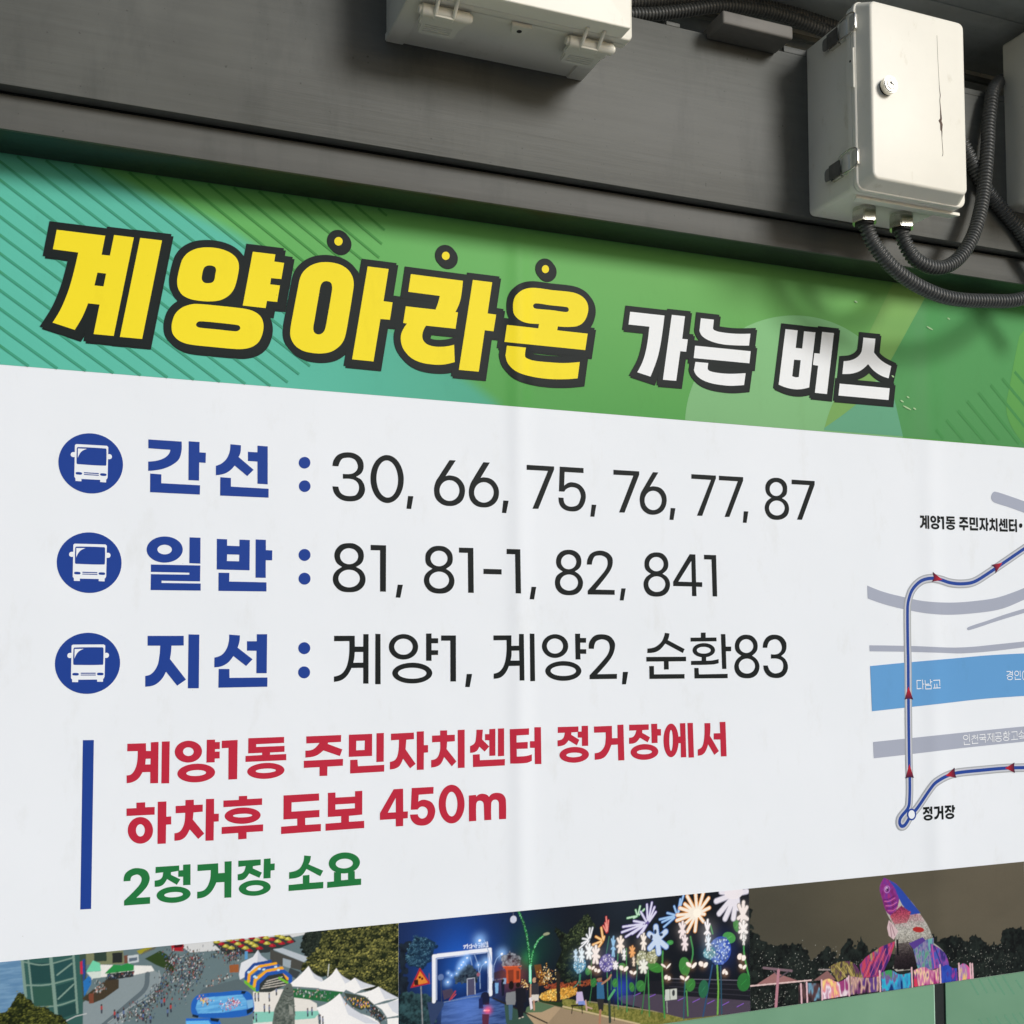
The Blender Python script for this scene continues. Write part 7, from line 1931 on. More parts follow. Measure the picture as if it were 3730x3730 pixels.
FISH_NIGHT = [
 ('b',(78,75,64)),
 ('g',(100,93,80),1988.3,971.2,242.6,0.6),
 ('g',(60,60,54),1382.8,908.0,157.7,0.5),
 ('g',(88,83,68),1620.6,967.2,164.0,0.4),
 ('h',),
 ('f',(16,20,22),(34,42,40),6,'13160,9644 13326,9504 13247,9261 13339,9127 13245,9104 13449,9022 13709,8807 13935,8715 14281,8750 14512,8727 14758,8350 14975,8440 15176,8609 15449,8326 15553,8525 15698,8722 15798,8695 15894,8474 16062,8709 16258,8372 16424,8437 17000,8246 18029,8593 18109,8366 18461,8483 18724,8474 18984,8312 19257,8470 19518,8218 19924,8149 20003,8453 20441,8487 20998,8392 20914,5955 13117,6971',1.0),
 ('c',260,49.1,'13328,8501 14387,8231 15364,8125 16168,8038',5),
 ('c',130,36.0,'18361,8037 19153,7988 20281,7836',5),
 ('c',220,36.0,'13239,7638 13612,7531 14259,7611 19588,7565 20503,7569',5),
 ('p',(150,108,108),'13394,8000 13850,8194 14439,7952'),
 ('p',(132,96,96),'14808,7923 15165,8089 15379,7878'),
 ('s',(224,196,196),2.73,'13230,7988 14750,7936'),
 ('s',(120,100,110),4.82,'13569,8319 14262,8181'),
 ('s',(90,80,90),2.77,'13813,8230 13962,8087 14193,8182'),
 ('s',(176,126,140),6.6,'13934,8223 13860,7507'),
 ('s',(150,140,140),2.85,'14949,8131 15364,8086'),
 ('m',((60,40,110),(150,60,120),(196,70,80),(110,60,140),(160,140,90)),'16986,8528 16797,8135 16573,7813 16050,7839 16008,8120 16174,8266 16589,8446',2.2),
 ('s',(60,50,120),1.46,'16083,7868 16295,8220'),
 ('s',(206,110,120),1.46,'16148,7867 16378,8254'),
 ('s',(60,40,80),1.47,'16213,7866 16461,8288'),
 ('s',(190,90,150),1.47,'16279,7866 16544,8322'),
 ('s',(60,50,120),1.47,'16344,7865 16628,8357'),
 ('s',(206,110,120),1.47,'16410,7864 16712,8391'),
 ('s',(60,40,80),1.47,'16476,7864 16796,8425'),
 ('s',(190,90,150),1.48,'16542,7863 16880,8460'),
 ('m',((70,60,60),(160,146,84),(110,100,60),(90,50,90)),'15206,8155 ~15446,8229 ~15767,8211 ~15965,8053 16049,7816 15680,7922 15438,7820',1.2),
 ('s',(60,40,70),1.08,'15326,8168 15599,7889'),
 ('s',(200,180,120),1.08,'15413,8165 15663,7885'),
 ('s',(50,50,44),1.08,'15501,8162 15727,7881'),
 ('s',(60,40,70),1.08,'15589,8159 15792,7877'),
 ('s',(200,180,120),1.09,'15677,8156 15856,7874'),
 ('s',(50,50,44),1.09,'15766,8153 15921,7870'),
 ('s',(60,40,70),1.09,'15854,8150 15985,7866'),
 ('p',(176,174,168),'16699,9913 ~16872,9832 ~17078,9699 ~17325,9445 ~17532,9226 ~17697,9010 ~17862,8794 ~17985,8547 18032,8374 ~18320,8142 18451,7852 18181,7847 16990,7876 16888,7960 ~17007,8212 ~16965,8514 17062,8703 ~16851,8988 ~16731,9198 ~16634,9471 ~16578,9707'),
 ('k',((150,70,110),(200,150,160),(206,204,200),(200,198,190),(150,146,140)),'16853,9081 17152,9267 17402,9138 17705,9003 17993,8546 18002,8377 17426,8435 17006,8510',3.0),
 ('m',((116,40,112),(140,52,130),(104,50,146),(150,50,118)),'16699,9913 ~16872,9832 ~17078,9699 17105,9430 ~17024,9205 16853,9081 ~16731,9198 ~16634,9471 ~16578,9707',1.0),
 ('p',(44,72,164),'16823,9856 ~17078,9699 ~17325,9445 17681,9059 17399,9051 17177,9291 17081,9459 16993,9656'),
 ('k',((150,50,100),(196,84,110),(206,130,140)),'16845,9082 17152,9267 17422,9102 17289,8881 16953,8896',2.6),
 ('s',(84,30,88),1.49,'~16687,9440 ~16821,9442 ~16964,9496'),
 ('s',(206,110,170),1.49,'~16703,9399 ~16836,9397 ~16988,9454'),
 ('s',(84,30,88),1.49,'~16719,9351 ~16860,9345 ~17016,9405'),
 ('s',(206,110,170),1.49,'~16734,9303 ~16884,9297 ~17040,9356'),
 ('s',(84,30,88),1.49,'~16758,9248 ~16908,9242 ~17060,9308'),
 ('s',(200,100,150),1.49,'~16785,9193 ~16931,9187 ~17076,9260'),
 ('s',(90,30,80),1.49,'~16821,9130 ~16963,9131 ~17083,9213'),
 ('k',((120,112,110),(52,44,50),(30,26,32)),'16997,8478 17363,8474 17774,7924 17538,7850 16908,7925',3.0),
 ('m',((108,170,170),(80,90,150),(140,130,170),(90,150,130)),'17426,8428 18035,8491 18007,7799 17580,7845',1.0),
 ('p',(84,60,140),'17341,8443 17727,8538 17810,8456 17465,8297'),
 ('m',((60,50,120),(94,70,156),(150,70,150),(70,90,180)),'17929,8384 ~18320,8142 18451,7852 17964,7810',1.0),
 ('s',(190,90,160),2.68,'17979,8345 18051,7834'),
 ('s',(50,50,120),2.68,'18043,8322 18246,7847'),
 ('e',(166,46,46),1761.2,871.0,16.17,6.01,-10),
 ('p',(204,180,186),'16810,8992 17062,8730 16932,8560 16801,8656 16756,8832'),
 ('s',(120,70,90),1.49,'16833,8924 16875,8622'),
 ('s',(120,70,90),1.49,'16874,8887 16960,8647'),
 ('e',(176,120,190),1677.6,965.4,8.32,7.94,0),
 ('e',(110,50,120),1678.0,965.1,6.24,5.96,0),
 ('e',(206,170,214),1676.8,966.5,3.74,3.97,0),
 ('e',(46,30,66),1677.6,965.1,2.49,2.65,0),
 ('s',(20,22,26),5.24,'17024,8535 17033,8242'),
 ('m',((60,48,54),(96,70,72),(40,34,40)),'14426,7871 14593,7890 14612,7490 14430,7490',1.9),
 ('m',((60,48,54),(110,160,190),(90,66,70),(50,40,46)),'14613,7894 14963,7842 14980,7510 14620,7492',1.9),
 ('m',((240,210,130),(216,120,140),(236,226,236),(150,60,120)),'15023,7886 ~15201,7917 ~15438,7820 15700,7901 15719,7510 15035,7507',1.9),
 ('m',((40,36,44),(112,60,112),(206,170,150),(90,60,130)),'15760,7904 ~16163,7826 16512,7820 16492,7505 15751,7519',1.9),
 ('m',((24,50,110),(62,130,190),(40,180,210),(120,70,150),(60,150,90)),'16575,7882 ~16825,7921 ~17072,7801 17367,7808 17367,7483 16586,7491',1.9),
 ('m',((160,50,120),(206,130,170),(240,206,160),(110,60,140),(206,60,90)),'17461,7845 ~17752,7883 ~17964,7790 18146,7824 18163,7493 17465,7492',1.9),
 ('m',((40,66,164),(48,80,180),(60,60,150),(206,50,130)),'18224,7832 ~18399,7864 ~18528,7783 18668,7761 18695,7487 18215,7487',1.9),
 ('m',((196,166,190),(230,190,110),(150,120,180),(216,90,150)),'18740,7810 ~18882,7839 19055,7708 19102,7489 18748,7481',1.9),
 ('s',(218,180,190),3.87,'14488,7886 14500,7494'),
 ('s',(218,180,190),3.88,'14632,7901 14644,7496'),
 ('s',(218,180,190),3.92,'15012,7907 15023,7502'),
 ('s',(218,180,190),3.98,'15712,7909 15723,7503'),
 ('s',(218,180,190),4.06,'16535,7933 16545,7499'),
 ('s',(218,180,190),4.15,'17403,7904 17414,7488'),
 ('s',(218,180,190),4.22,'18191,7880 18202,7495'),
 ('s',(218,180,190),4.27,'18728,7856 18739,7489'),
 ('s',(218,180,190),4.31,'19050,7821 19062,7486'),
 ('s',(218,180,190),4.31,'19111,7805 19124,7486'),
]

# ------------------------------------------------------------------ the banner
banner = empty('bus_information_banner', (.9, 0, .747))
tag(banner, 'large printed banner of bus routes with green header, route map and festival photos', 'banner')
WHITE, BLACK, BLUE, REDC, GREENC = (229, 235, 243), (25, 30, 32), (32, 64, 146), (184, 42, 64), (36, 116, 64)
bm = bmesh.new(); bm_box(bm, -.20, 2.62, 0, .003, .747, 2.335, .0004, 1)
me = bpy.data.meshes.new('sheet'); bmesh.ops.recalc_face_normals(bm, faces=bm.faces); bm.to_mesh(me); bm.free(); set_ink(me, np.array(lin(WHITE)))
link('sheet', me, PRINT, banner)

c = Canvas(-200, 2620, 1964.5, 2335, 3.0, 5)
gx, gz = np.meshgrid(c.X, c.Z)
tz = np.clip((gz - 1964) / 370, 0, 1)[..., None]; tx = np.clip(gx / 2100, 0, 1)[..., None]
g_lo = np.array(lin((82, 156, 82))) * (1 - tx) + np.array(lin((84, 154, 76))) * tx
g_hi = np.array(lin((102, 182, 104))) * (1 - tx) + np.array(lin((122, 178, 96))) * tx
c.img = g_lo * (1 - tz) + g_hi * tz
sl, m = c.mask([(x * 1e3, z * 1e3) for x, z in catmull(pts_of(TEAL), True, 6)])
tt = np.clip((gx - 300) / 500, 0, 1)[..., None]
tealc = np.array(lin((92, 186, 166))) * (1 - tt) + np.array(lin((76, 160, 132))) * tt
c.img[sl][m] = tealc[sl][m]
c.blur(4)
c.mesh('header_band', .35, banner, 1)
for i, (nm, col, s) in enumerate(BAND_SHAPES):
    lp = catmull(pts_of(s), True, 8)
    lp = [(min(x, 2.6), min(max(z, 1.9648), 2.334)) for x, z in lp]
    lo, hi = np.array(lin(tuple(v * .95 for v in col))), np.array(lin(tuple(min(255, v * 1.06) for v in col)))
    flat_print('header_shape', [[lp]], col, .5 + .14 * i, banner, inkfn=lambda x, z, lo=lo, hi=hi: lo + (hi - lo) * min(max((z - 1.96) / .3, 0), 1))
# fine diagonal stripes, a darker shade of the ground they run over
band_img, band_c = c.img, c
def stripe_ink(x, z):
    i_ = min(max(int((x * 1e3 - band_c.x0) / band_c.res), 0), band_c.w - 1); j_ = min(max(int((z * 1e3 - band_c.z0) / band_c.res), 0), band_c.h - 1)
    return band_img[j_, i_] * np.array((.50, .66, .55))
d = np.array((math.cos(math.radians(-34.6)), math.sin(math.radians(-34.6)))); nrm = np.array((-d[1], d[0]))
RG = np.array([(-.2, 2.3155), (.551, 2.3155), (.545, 2.2745), (.5345, 2.2206), (.498, 2.15), (.407, 2.008), (.368, 1.975), (.338, 1.9655), (-.2, 1.9655)])
stripes = []
for k in range(-16, 26):
    o = np.array((-.108, 2.2413)) + nrm * (.0250 * k)
    ts = []
    for a, b in zip(RG, np.roll(RG, -1, 0)):
        e = b - a; den = d[0] * e[1] - d[1] * e[0]
        if abs(den) < 1e-9: continue
        w = a - o; t = (w[0] * e[1] - w[1] * e[0]) / den; u = (w[0] * d[1] - w[1] * d[0]) / den
        if 0 <= u <= 1: ts.append(t)
    if len(ts) >= 2 and max(ts) - min(ts) > .01:
        m_ = max(2, int((max(ts) - min(ts)) / .03))
        stripes.append(stroke_loops([o + d * (min(ts) + (max(ts) - min(ts)) * q / m_) for q in range(m_ + 1)], .0044))
flat_print('header_stripes', stripes, BLACK, 1.25, banner, inkfn=stripe_ink)
rs = []
for s in BAND_STRIPES:
    P = [(min(x, 2.6), max(z, 1.9655)) for x, z in catmull(pts_of(s), False)]
    rs.append(stroke_loops(P, .0078))
flat_print('header_stripes', rs, (72, 140, 80), 1.25, banner)

for key, col, dd in (('heading_yellow', (240, 221, 44), .0133), ('heading_white', (234, 238, 242), .0120)):
    pieces = mitre_offset(LETTERING[key], dd)
    union_print('heading_shadow', pieces, (25, 32, 32), 1.5, banner, (.0034, -.0036))
    union_print('heading_outline', pieces, (27, 34, 35), 1.7, banner)
    flat_print('heading_lettering', LETTERING[key], col, 2.0, banner)

for cx, cz in ICON_SPOTS:
    n_ = 56
    bi = flat_print('bus_icon', [[[(cx + .0508 * math.cos(2 * math.pi * i / n_), cz + .0508 * math.sin(2 * math.pi * i / n_)) for i in range(n_)]]], BLUE, .5, banner)
    flat_print('bus_pictogram', BUS_ICON['body'] + BUS_ICON['mirror'], WHITE, .7, bi, off=(cx, cz))
    flat_print('windscreen', BUS_ICON['glass'], BLUE, .9, bi, off=(cx, cz))
    flat_print('glint', BUS_ICON['glint'], WHITE, 1.1, bi, off=(cx, cz))
    flat_print('lamps_and_grille', BUS_ICON['lamp'], BLUE, .9, bi, off=(cx, cz))
lettering('route_class_lettering', LETTERING['route_class'], BLUE, .5, banner)
lettering('route_number_lettering', LETTERING['route_numbers'], BLACK, .5, banner)
lettering('walking_note_lettering', LETTERING['walking_note'], REDC, .5, banner)
lettering('stops_note_lettering', LETTERING['stops_note'], GREENC, .5, banner)
flat_print('note_bar', LETTERING['side_bar'], BLUE, .5, banner)
# route map
flat_print('map_roads', LETTERING['map_roads'], (163, 170, 188), .4, banner)
flat_print('map_canal', LETTERING['map_canal'], (98, 156, 210), .6, banner)
rp = catmull(pts_of(ROUTE), False, 6)
def ribbon(name, pts, w, col, lift, parent):
    """inked strip; its lift grows a hair along the way so that it passes cleanly over itself"""
    P = stroke_loops(pts, w)[0]; h_ = len(P) // 2; Lp, Rp = P[:h_], P[h_:][::-1]
    V = []
    for i in range(h_):
        y = -(lift + .16 * i / h_) * 1e-3; V += [(Lp[i][0], y, Lp[i][1]), (Rp[i][0], y, Rp[i][1])]
    me = bpy.data.meshes.new(name); me.from_pydata(V, [], [(2 * i, 2 * i + 1, 2 * i + 3, 2 * i + 2) for i in range(h_ - 1)])
    set_ink(me, np.array(lin(col))); return link(name, me, PRINT, parent)
for w, col, lf in ((.0200, (166, 171, 177), .8), (.0146, (194, 198, 209), 1.0), (.0076, (42, 72, 152), 1.2)):
    ribbon('map_route', rp, w, col, lf, banner)
for s in LETTERING['map_arrows']:
    tip = pts_of(s[0])[0]
    def arrow_ink(x, z, tip=tip):
        k = min(math.hypot(x - tip[0], z - tip[1]) / .030, 1); return np.array(lin((205, 40, 52))) * (1 - k) + np.array(lin((38, 34, 60))) * k
    flat_print('map_arrow', [s], BLACK, 1.5, banner, inkfn=arrow_ink)
flat_print('map_stop_ring', LETTERING['map_stop_ring'], (42, 72, 152), 1.5, banner)
flat_print('map_stop_dot', LETTERING['map_stop_dot'], WHITE, 1.7, banner)
lettering('map_place_lettering', LETTERING['map_black'], BLACK, .6, banner)
nm = []
for w, closed, s in MAP_NAMES:
    nm.append(stroke_loops(catmull(pts_of(s), bool(closed), 4), w * 1.22e-3, bool(closed)))
lettering('map_name_lettering', nm, (240, 244, 248), 1.0, banner)
# small photographs along the foot of the banner
for i, (ops, x0) in enumerate(((FESTIVAL, -176.5), (NIGHT_PATH, 573.5), (FISH_NIGHT, 1323.3))):
    c = Canvas(x0, x0 + 749.4, 747.6, 997.2, .5, 11 + i)
    c.img[:] = lin((100, 120, 126))
    c.run(ops)
    c.img *= (.955 + .09 * c.noise(1.6, 2))[..., None]
    c.blur(1)
    tag(c.mesh('photo_print', .5, banner), ('aerial festival photo with pool, tents and parasols', 'night photo of lit arch and glowing flower lights', 'night photo of a giant colourful fish sculpture')[i])
c = Canvas(2073.6, 2620, 747.6, 997.2, 2.5, 21); c.img[:] = lin((120, 150, 176)); c.img *= (.7 + .5 * c.noise(60, 4))[..., None]
tag(c.mesh('photo_print', .5, banner, 1), 'pale blue photo print at the edge')

# scuffs on the header, printed stripes on the glass below
for x, z, a_, w in SCUFFS:
    n_ = 10; dx = a_ * .5
    flat_print('scuff_mark', [[[(x + dx * math.cos(6.283 * i / n_) + .25 * w * math.sin(6.283 * i / n_), z + w * math.sin(6.283 * i / n_) - .35 * dx * math.cos(6.283 * i / n_)) for i in range(n_)]]], (168, 204, 156), 2.2, banner)
for s in GLASS_STRIPES:
    P = catmull(pts_of(s), False)
    o = flat_print('printed_stripe', [stroke_loops(P, .0042)], (101, 150, 124), -6.35, last_pane)

# ------------------------------------------------------------------ electrical boxes
def at_y(px, pz, y): return (px, y, pz)

def disc(name, x, y, z, r, h, mat, parent, axis='y', seg=24, bevel=.0006):
    bm = bmesh.new()
    bmesh.ops.create_cone(bm, cap_ends=True, segments=seg, radius1=r, radius2=r, depth=h)
    ed = [e for e in bm.edges if len(e.link_faces) == 2 and any(len(f.verts) > 4 for f in e.link_faces)]
    if bevel: bmesh.ops.bevel(bm, geom=ed, offset=bevel, segments=2, affect='EDGES')
    R = Matrix.Rotation(math.radians(90), 4, 'X') if axis == 'y' else (Matrix.Rotation(math.radians(90), 4, 'Y') if axis == 'x' else Matrix.Identity(4))
    bmesh.ops.transform(bm, matrix=Matrix.Translation((x, y, z)) @ R, verts=bm.verts)
    return from_bm(name, bm, mat, parent)

def plate(name, poly, z_or_y, thick, mat, parent, plane='xz', bevel=.0006):
    """extruded polygon; plane 'xz' -> normal y, 'xy' -> normal z, 'yz' -> normal x"""
    bm = bmesh.new()
    def P(a, b, k): return {'xz': (a, k, b), 'xy': (a, b, k), 'yz': (k, a, b)}[plane]
    v0 = [bm.verts.new(P(a, b, z_or_y)) for a, b in poly]; v1 = [bm.verts.new(P(a, b, z_or_y + thick)) for a, b in poly]
    n = len(poly)
    bm.faces.new(v0); bm.faces.new(v1)
    for i in range(n): bm.faces.new((v0[i], v0[(i + 1) % n], v1[(i + 1) % n], v1[i]))
    bmesh.ops.recalc_face_normals(bm, faces=bm.faces)
    if bevel: bmesh.ops.bevel(bm, geom=list(bm.edges), offset=bevel, segments=2, affect='EDGES')
    return from_bm(name, bm, mat, parent)

def gland(parent, x, y, ztop):
    g = disc('cable_gland', x, y, ztop - .0035, .0225, .0075, STEEL, parent, 'z', 28)
    bm = bmesh.new(); bmesh.ops.create_cone(bm, cap_ends=True, segments=6, radius1=.0262, radius2=.0262, depth=.024)
    bmesh.ops.bevel(bm, geom=list(bm.edges), offset=.0014, segments=2, affect='EDGES')
    bmesh.ops.transform(bm, matrix=Matrix.Translation((x, y, ztop - .0190)) @ Matrix.Rotation(.32, 4, 'Z'), verts=bm.verts)
    from_bm('hex_nut', bm, STEEL, g)
    disc('rubber_seal', x, y, ztop - .0330, .0185, .005, GASKET, g, 'z', 24)
    return g

# -- tall box with key lock and two steel latches
b2 = empty('electrical_box', (1.53, -.127, 2.38))
tag(b2, 'cream plastic electrical box with key lock, two steel latches and a cracked door', 'electrical box', 'electrical boxes on the fascia')
rounded_slab('body', 1.4086, 1.6505, 2.3800, 2.7335, -.1262, -.2635, .010, CREAM, b2, .001)
rounded_slab('body_flange', 1.4000, 1.6680, 2.3728, 2.7440, -.2626, -.2742, .018, CREAM, b2, .0022)
rounded_slab('gasket', 1.4022, 1.6658, 2.3750, 2.7418, -.2738, -.2762, .017, GASKET, b2, .0004)
dr = rounded_slab('door', 1.4000, 1.6680, 2.3728, 2.7460, -.2756, -.2848, .018, CREAM, b2, .0032)
rounded_slab('door_panel', 1.4040, 1.6555, 2.3750, 2.7440, -.2840, -.3150, .014, CREAM, dr, .0055, .0100, 8)
plate('drip_ledge', [(1.416, -.2628), (1.674, -.2628), (1.664, -.2450), (1.424, -.2450)], 2.3672, .0062, CREAM, b2, 'xy')
# hinge knuckles on the far side
for z in (2.45, 2.66):
    box('hinge', 1.6505, 1.6640, -.252, -.232, z - .02, z + .02, CREAM, b2, .003)
# staple tab with hole
tb = plate('staple_tab', [(-.2850, 2.652), (-.2770, 2.648), (-.2630, 2.636), (-.2630, 2.586), (-.2740, 2.578), (-.2850, 2.572)], 1.3968, .0034, CREAM, b2, 'yz', .0008)
disc('tab_hole', 1.3966, -.2765, 2.6275, .0023, .0008, GASKET, tb, 'x', 16, 0)
def latch(z0):
    """clip over the body edge: steel lever with a rounded tail, cream cleat, wire bail hooked on the door lip"""
    t = plate('latch', [(-.2060, z0 - .0145), (-.2380, z0 - .0150), (-.2380, z0 + .0150), (-.2060, z0 + .0145)], 1.3960, .0040, DARKSTEEL, b2, 'yz', .0010)
    plate('lever_tail', [(-.1885, z0 - .0060), (-.1900, z0 - .0100), (-.1935, z0 - .0128), (-.2064, z0 - .0130), (-.2064, z0 + .0130), (-.1935, z0 + .0128), (-.1900, z0 + .0100), (-.1885, z0 + .0060)], 1.3990, .0022, TAIL, t, 'yz', .0008)
    box('lever_back', 1.4000, 1.4090, -.236, -.208, z0 - .0175, z0 - .006, STEEL, t, .001)
    bm = bmesh.new(); prof = []
    for i in range(11):
        a = math.pi * i / 10; prof.append((-.2535 + .0150 * math.cos(a), 1.4086 - .0125 * math.sin(a) ** .7))
    lo = [bm.verts.new((x, y, z0 - .0160)) for y, x in prof]; hi = [bm.verts.new((x, y, z0 + .0160)) for y, x in prof]
    for i in range(10): bm.faces.new((lo[i], lo[i + 1], hi[i + 1], hi[i]))
    bm.faces.new(lo); bm.faces.new(hi)
    from_bm('cleat', bm, CLEAT, t)
    zz = .0200
    P = spline3([(1.3965, -.2375, z0 + .0150), (1.3945, -.2480, z0 + zz - .002), (1.3945, -.2680, z0 + zz), (1.3955, -.2840, z0 + zz - .001), (1.3960, -.2915, z0 + zz - .006), (1.3960, -.2930, z0 + zz - .014), (1.3960, -.2930, z0),
                 (1.3960, -.2930, z0 - zz + .014), (1.3960, -.2915, z0 - zz + .006), (1.3955, -.2840, z0 - zz + .001), (1.3945, -.2680, z0 - zz), (1.3945, -.2480, z0 - zz + .002), (1.3965, -.2375, z0 - .0150)], .0025)
    tube('bail_wire', P, .0015, STEEL, t, 8)
    box('keeper', 1.3955, 1.4045, -.2915, -.2760, z0 - .0150, z0 + .0150, CLEAT, t, .0022)
latch(2.7010); latch(2.4345)
disc('lock_washer', 1.4480, -.3170, 2.5665, .0150, .0050, GASKET, b2, 'y', 32, .0004)
lk = disc('lock', 1.4480, -.3245, 2.5665, .0165, .0130, STEEL, b2, 'y', 40, .0016)
disc('lock_groove', 1.4480, -.3306, 2.5665, .0105, .0014, GASKET, lk, 'y', 32, .0002)
disc('lock_barrel', 1.4480, -.3309, 2.5665, .0098, .0014, STEEL, lk, 'y', 28, .0004)
plate('keyhole', [(1.4440, 2.5668), (1.4447, 2.5700), (1.4477, 2.5712), (1.4497, 2.5678), (1.4535, 2.5650), (1.4527, 2.5633), (1.4495, 2.5658)], -.3322, .0004, GASKET, lk, 'xz', 0)
plate('lock_mark', [(1.4474, 2.5782), (1.4482, 2.5782), (1.4482, 2.5806), (1.4474, 2.5806)], -.3316, .0004, GASKET, lk, 'xz', 0)
for gx_, gy_ in ((1.4885, -.1975), (1.5805, -.1990)): gland(b2, gx_, gy_, 2.3802)
# crack running down the door
crk = [(1.5760, 2.6950), (1.5768, 2.6500), (1.5785, 2.6080), (1.5792, 2.5900), (1.5810, 2.5760), (1.5795, 2.5650), (1.5808, 2.5480), (1.5815, 2.5290), (1.5790, 2.5240), (1.5822, 2.5180), (1.5815, 2.5060), (1.5830, 2.5040), (1.5826, 2.4900), (1.5845, 2.4620), (1.5838, 2.4560), (1.5825, 2.4545)]
cw = [.0004, .0004, .0005, .0008, .0013, .0010, .0016, .0034, .0058, .0050, .0034, .0020, .0007, .0008, .0009, .0016]
L_ = [(x - w * .65, z) for (x, z), w in zip(crk, cw)]; R_ = [(x + w * .65, z) for (x, z), w in zip(crk, cw)]
plate('gouge', [(-.2622, 2.5690), (-.2604, 2.5670), (-.2608, 2.5560), (-.2600, 2.5480), (-.2612, 2.5330), (-.2624, 2.5300)], 1.4082, .0005, CRACK, b2, 'yz', 0)
plate('crack', L_ + R_[::-1], -.3153, .0004, CRACK, dr, 'xz', 0)

# -- wide box cut by the top of the picture, two hinge clasps below
b1 = empty('electrical_box', (.70, -.127, 2.5665))
tag(b1, 'wide cream plastic electrical box with two moulded clasps under its lower edge', 'electrical box', 'electrical boxes on the fascia')
rounded_slab('body', .5135, .8915, 2.5690, 2.99, -.1262, -.2640, .006, CREAM2, b1, .001)
for x0, x1 in ((.5108, .5440), (.8610, .8942)):
    plate('corner_foot', [(x0, -.1262), (x1, -.1262), (x1, -.2600), (x0, -.2600)], 2.5658, .014, CREAM2, b1, 'xy', .0015)
rounded_slab('body_flange', .5060, .9150, 2.5630, 2.995, -.2630, -.2745, .010, CREAM2, b1, .002)
rounded_slab('gasket', .5080, .9130, 2.5650, 2.993, -.2740, -.2765, .010, GASKET, b1, .0004)
d1 = rounded_slab('lid', .5060, .9150, 2.5630, 2.995, -.2760, -.2905, .010, CREAM2, b1, .003)
rounded_slab('lid_panel', .5075, .8955, 2.5645, 2.99, -.2900, -.3230, .004, CREAM, d1, .0025)
tab = plate('lead_seal_tab', [(.693, -.2745), (.731, -.2745), (.7235, -.2480), (.7180, -.2460), (.7060, -.2460), (.7005, -.2480)], 2.5560, .0075, CREAM2, b1, 'xy', .0012)
disc('tab_hole', .7125, -.2590, 2.5558, .0046, .0008, GASKET, tab, 'z', 18, 0)
def clasp(x0):
    t = disc('clasp', x0 + .0425, -.2670, 2.5535, .0102, .085, CREAM2, b1, 'x', 28, .0012)
    disc('clasp_pin', x0 + .0425, -.2670, 2.5535, .0070, .0935, CREAM, t, 'x', 20, .001)
    plate('clasp_plate', [(x0 + .004, -.262), (x0 + .083, -.262), (x0 + .083, -.240), (x0 + .078, -.236), (x0 + .078, -.207), (x0 + .073, -.2020), (x0 + .016, -.2020), (x0 + .011, -.207), (x0 + .009, -.232), (x0 + .004, -.236)], 2.5492, .0070, CREAM2, t, 'xy', .0020)
    for k in range(4):
        yy = -.2125 - .0062 * k
        plate('grip_rib', [(x0 + .018, yy), (x0 + .066, yy), (x0 + .066, yy - .0026), (x0 + .018, yy - .0026)], 2.5480, .0016, CREAM2, t, 'xy', .0005)
    for xa in (x0 + .0225, x0 + .0545):
        P = spline3([(xa, -.2640, 2.5455), (xa, -.2745, 2.5480), (xa, -.2830, 2.5530), (xa, -.2930, 2.5600), (xa, -.3020, 2.5660)], .003)
        v, f = tube_mesh(P, [.0034] * len(P), 8); me = bpy.data.meshes.new('clasp_arm'); me.from_pydata(v, [], f)
        me.polygons.foreach_set('use_smooth', [True] * len(f)); link('clasp_arm', me, CREAM, t)
    box('clasp_bridge', x0 + .0215, x0 + .0555, -.2735, -.2600, 2.5425, 2.5505, CREAM2, t, .002)
clasp(.5340); clasp(.8010)

# -- box at the side, mostly out of the picture
b3 = empty('electrical_box', (2.06, -.127, 2.467))
tag(b3, 'grey-cream electrical box beside the upright conduit, mostly cut off', 'electrical box', 'electrical boxes on the fascia')
rounded_slab('body', 1.9408, 2.23, 2.4670, 2.8490, -.1262, -.2525, .010, CREAM2, b3, .001)
rounded_slab('body_flange', 1.9372, 2.25, 2.4620, 2.8540, -.2515, -.2628, .016, CREAM2, b3, .0025)
rounded_slab('gasket', 1.9392, 2.248, 2.4640, 2.8520, -.2620, -.2652, .015, GASKET, b3, .0004)
d3 = rounded_slab('door', 1.9372, 2.25, 2.4620, 2.8540, -.2646, -.2750, .016, CREAM2, b3, .0035)
rounded_slab('door_panel', 1.9430, 2.238, 2.4680, 2.8480, -.2742, -.3150, .010, CREAM2, d3, .005, .0026, 8)

# -- cover in the cable channel
jc = empty('junction_cover', (1.25, -.127, 2.70))
tag(jc, 'flat grey metal junction cover jutting out of the cable channel', 'junction cover')
bm = bmesh.new(); bm_box(bm, 1.1665, 1.3290, -.190, -.1278, 2.7020, 2.7285, .004, 3)
from_bm('lid', bm, COVER, jc)
bm = bmesh.new(); bm_box(bm, 1.1700, 1.3255, -.1300, -.050, 2.7142, 2.7270, .002, 2)
from_bm('neck', bm, COVER, jc)

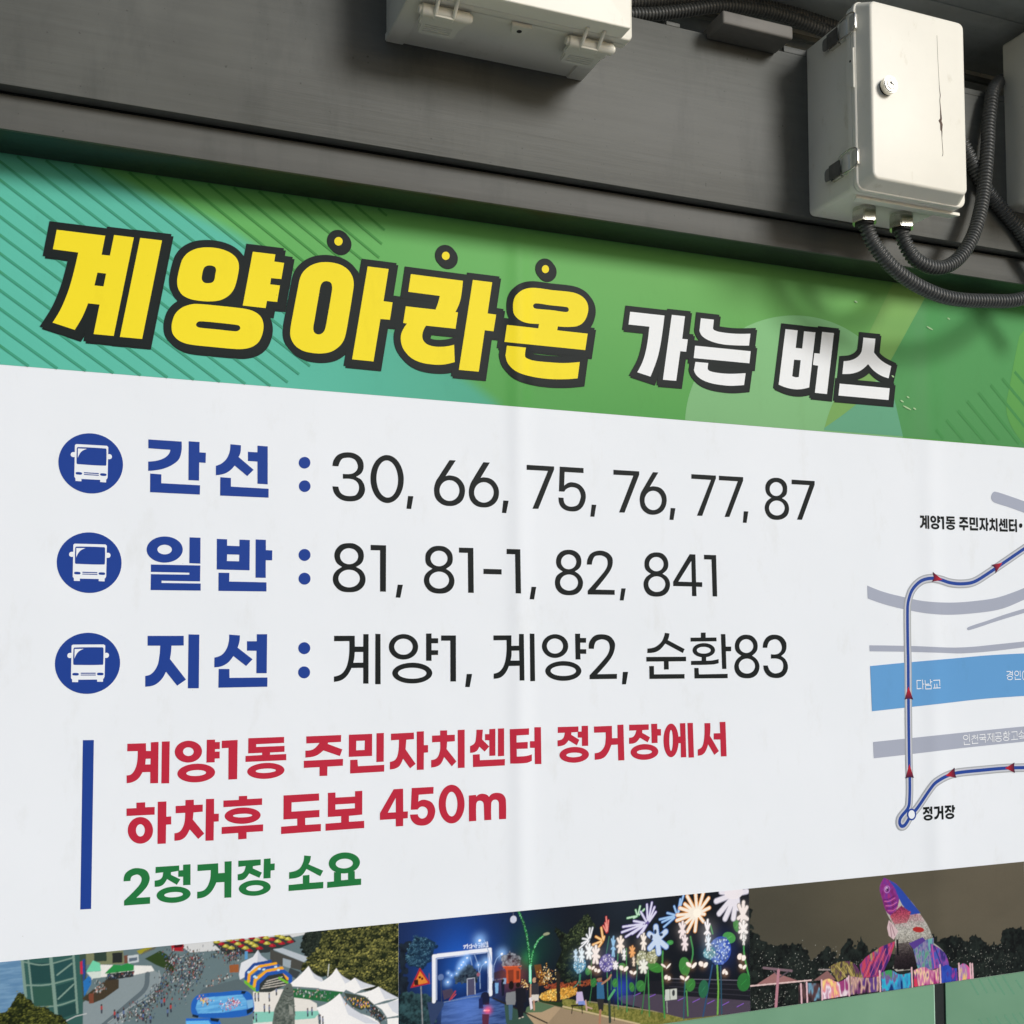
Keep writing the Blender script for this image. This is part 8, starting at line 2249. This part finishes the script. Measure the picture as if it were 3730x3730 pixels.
# ------------------------------------------------------------------ corrugated conduits
def conduit(label, ctrl, R=.0152, pitch=.0080):
    path = spline3(ctrl, pitch / 6); rad = []
    prof = [1.0, .985, .87, .74, .87, .985]
    for i in range(len(path)): rad.append(R * prof[i % 6])
    v, f = tube_mesh(path, rad, 16)
    me = bpy.data.meshes.new('flexible_conduit'); me.from_pydata(v, [], f)
    me.polygons.foreach_set('use_smooth', [True] * len(f))
    o = link('flexible_conduit', me, RUBBER); tag(o, label, 'conduit', 'black corrugated conduits')
    return o
conduit('black corrugated conduit leaving the first gland and sagging over the green header', [(1.4885, -0.1975, 2.356), (1.4917, -0.1975, 2.3482), (1.5061, -0.197, 2.3176), (1.5425, -0.195, 2.2816), (1.5864, -0.192, 2.2562), (1.6426, -0.19, 2.2363), (1.7126, -0.188, 2.225), (1.8107, -0.186, 2.2303), (1.9221, -0.185, 2.2495), (2.0421, -0.185, 2.3194999999999997), (2.1221, -0.185, 2.4495)])
conduit('black corrugated conduit looping from the second gland up into the channel', [(1.5805, -0.199, 2.356), (1.5805, -0.199, 2.3439), (1.591, -0.199, 2.3183), (1.6155, -0.198, 2.2923), (1.66, -0.196, 2.2812), (1.7045, -0.192, 2.2904), (1.749, -0.186, 2.3206), (1.7904, -0.178, 2.372), (1.8195, -0.17, 2.4303), (1.8388, -0.164, 2.4925), (1.8557, -0.16, 2.5918), (1.8609, -0.157, 2.6271), (1.8727, -0.153, 2.6794), (1.8838, -0.148, 2.7125), (1.9121, -0.132, 2.7446), (1.9589, -0.1, 2.7785)])
conduit('black corrugated conduit slanting down behind the upright conduit', [(1.7943, -0.141, 2.6019), (1.8174, -0.141, 2.5674), (1.8384, -0.141, 2.5359), (1.8596, -0.141, 2.506), (1.8899, -0.141, 2.4773), (1.9293, -0.141, 2.4443), (1.9734, -0.141, 2.4062), (2.1234, -0.141, 2.2462)])
conduit('black corrugated conduit lying lowest on top of the fascia behind the junction cover', [(0.9437, -0.085, 2.7244), (1.0246, -0.085, 2.7451), (1.0682, -0.085, 2.7546), (1.1266, -0.085, 2.7722), (1.1984, -0.085, 2.7965), (1.2471, -0.085, 2.8091), (1.3216, -0.085, 2.8177), (1.3977, -0.085, 2.8173), (1.4754, -0.085, 2.8068), (1.5417, -0.085, 2.7979)], .0134, .0078)
conduit('black corrugated conduit running behind another one on top of the fascia', [(0.9572, -0.058, 2.7624), (1.0393, -0.058, 2.7858), (1.119, -0.058, 2.8071), (1.2155, -0.058, 2.8294), (1.2898, -0.058, 2.8417), (1.3659, -0.058, 2.8469), (1.4437, -0.058, 2.8459), (1.5051, -0.058, 2.8418), (1.5775, -0.058, 2.8373)], .0134, .0078)
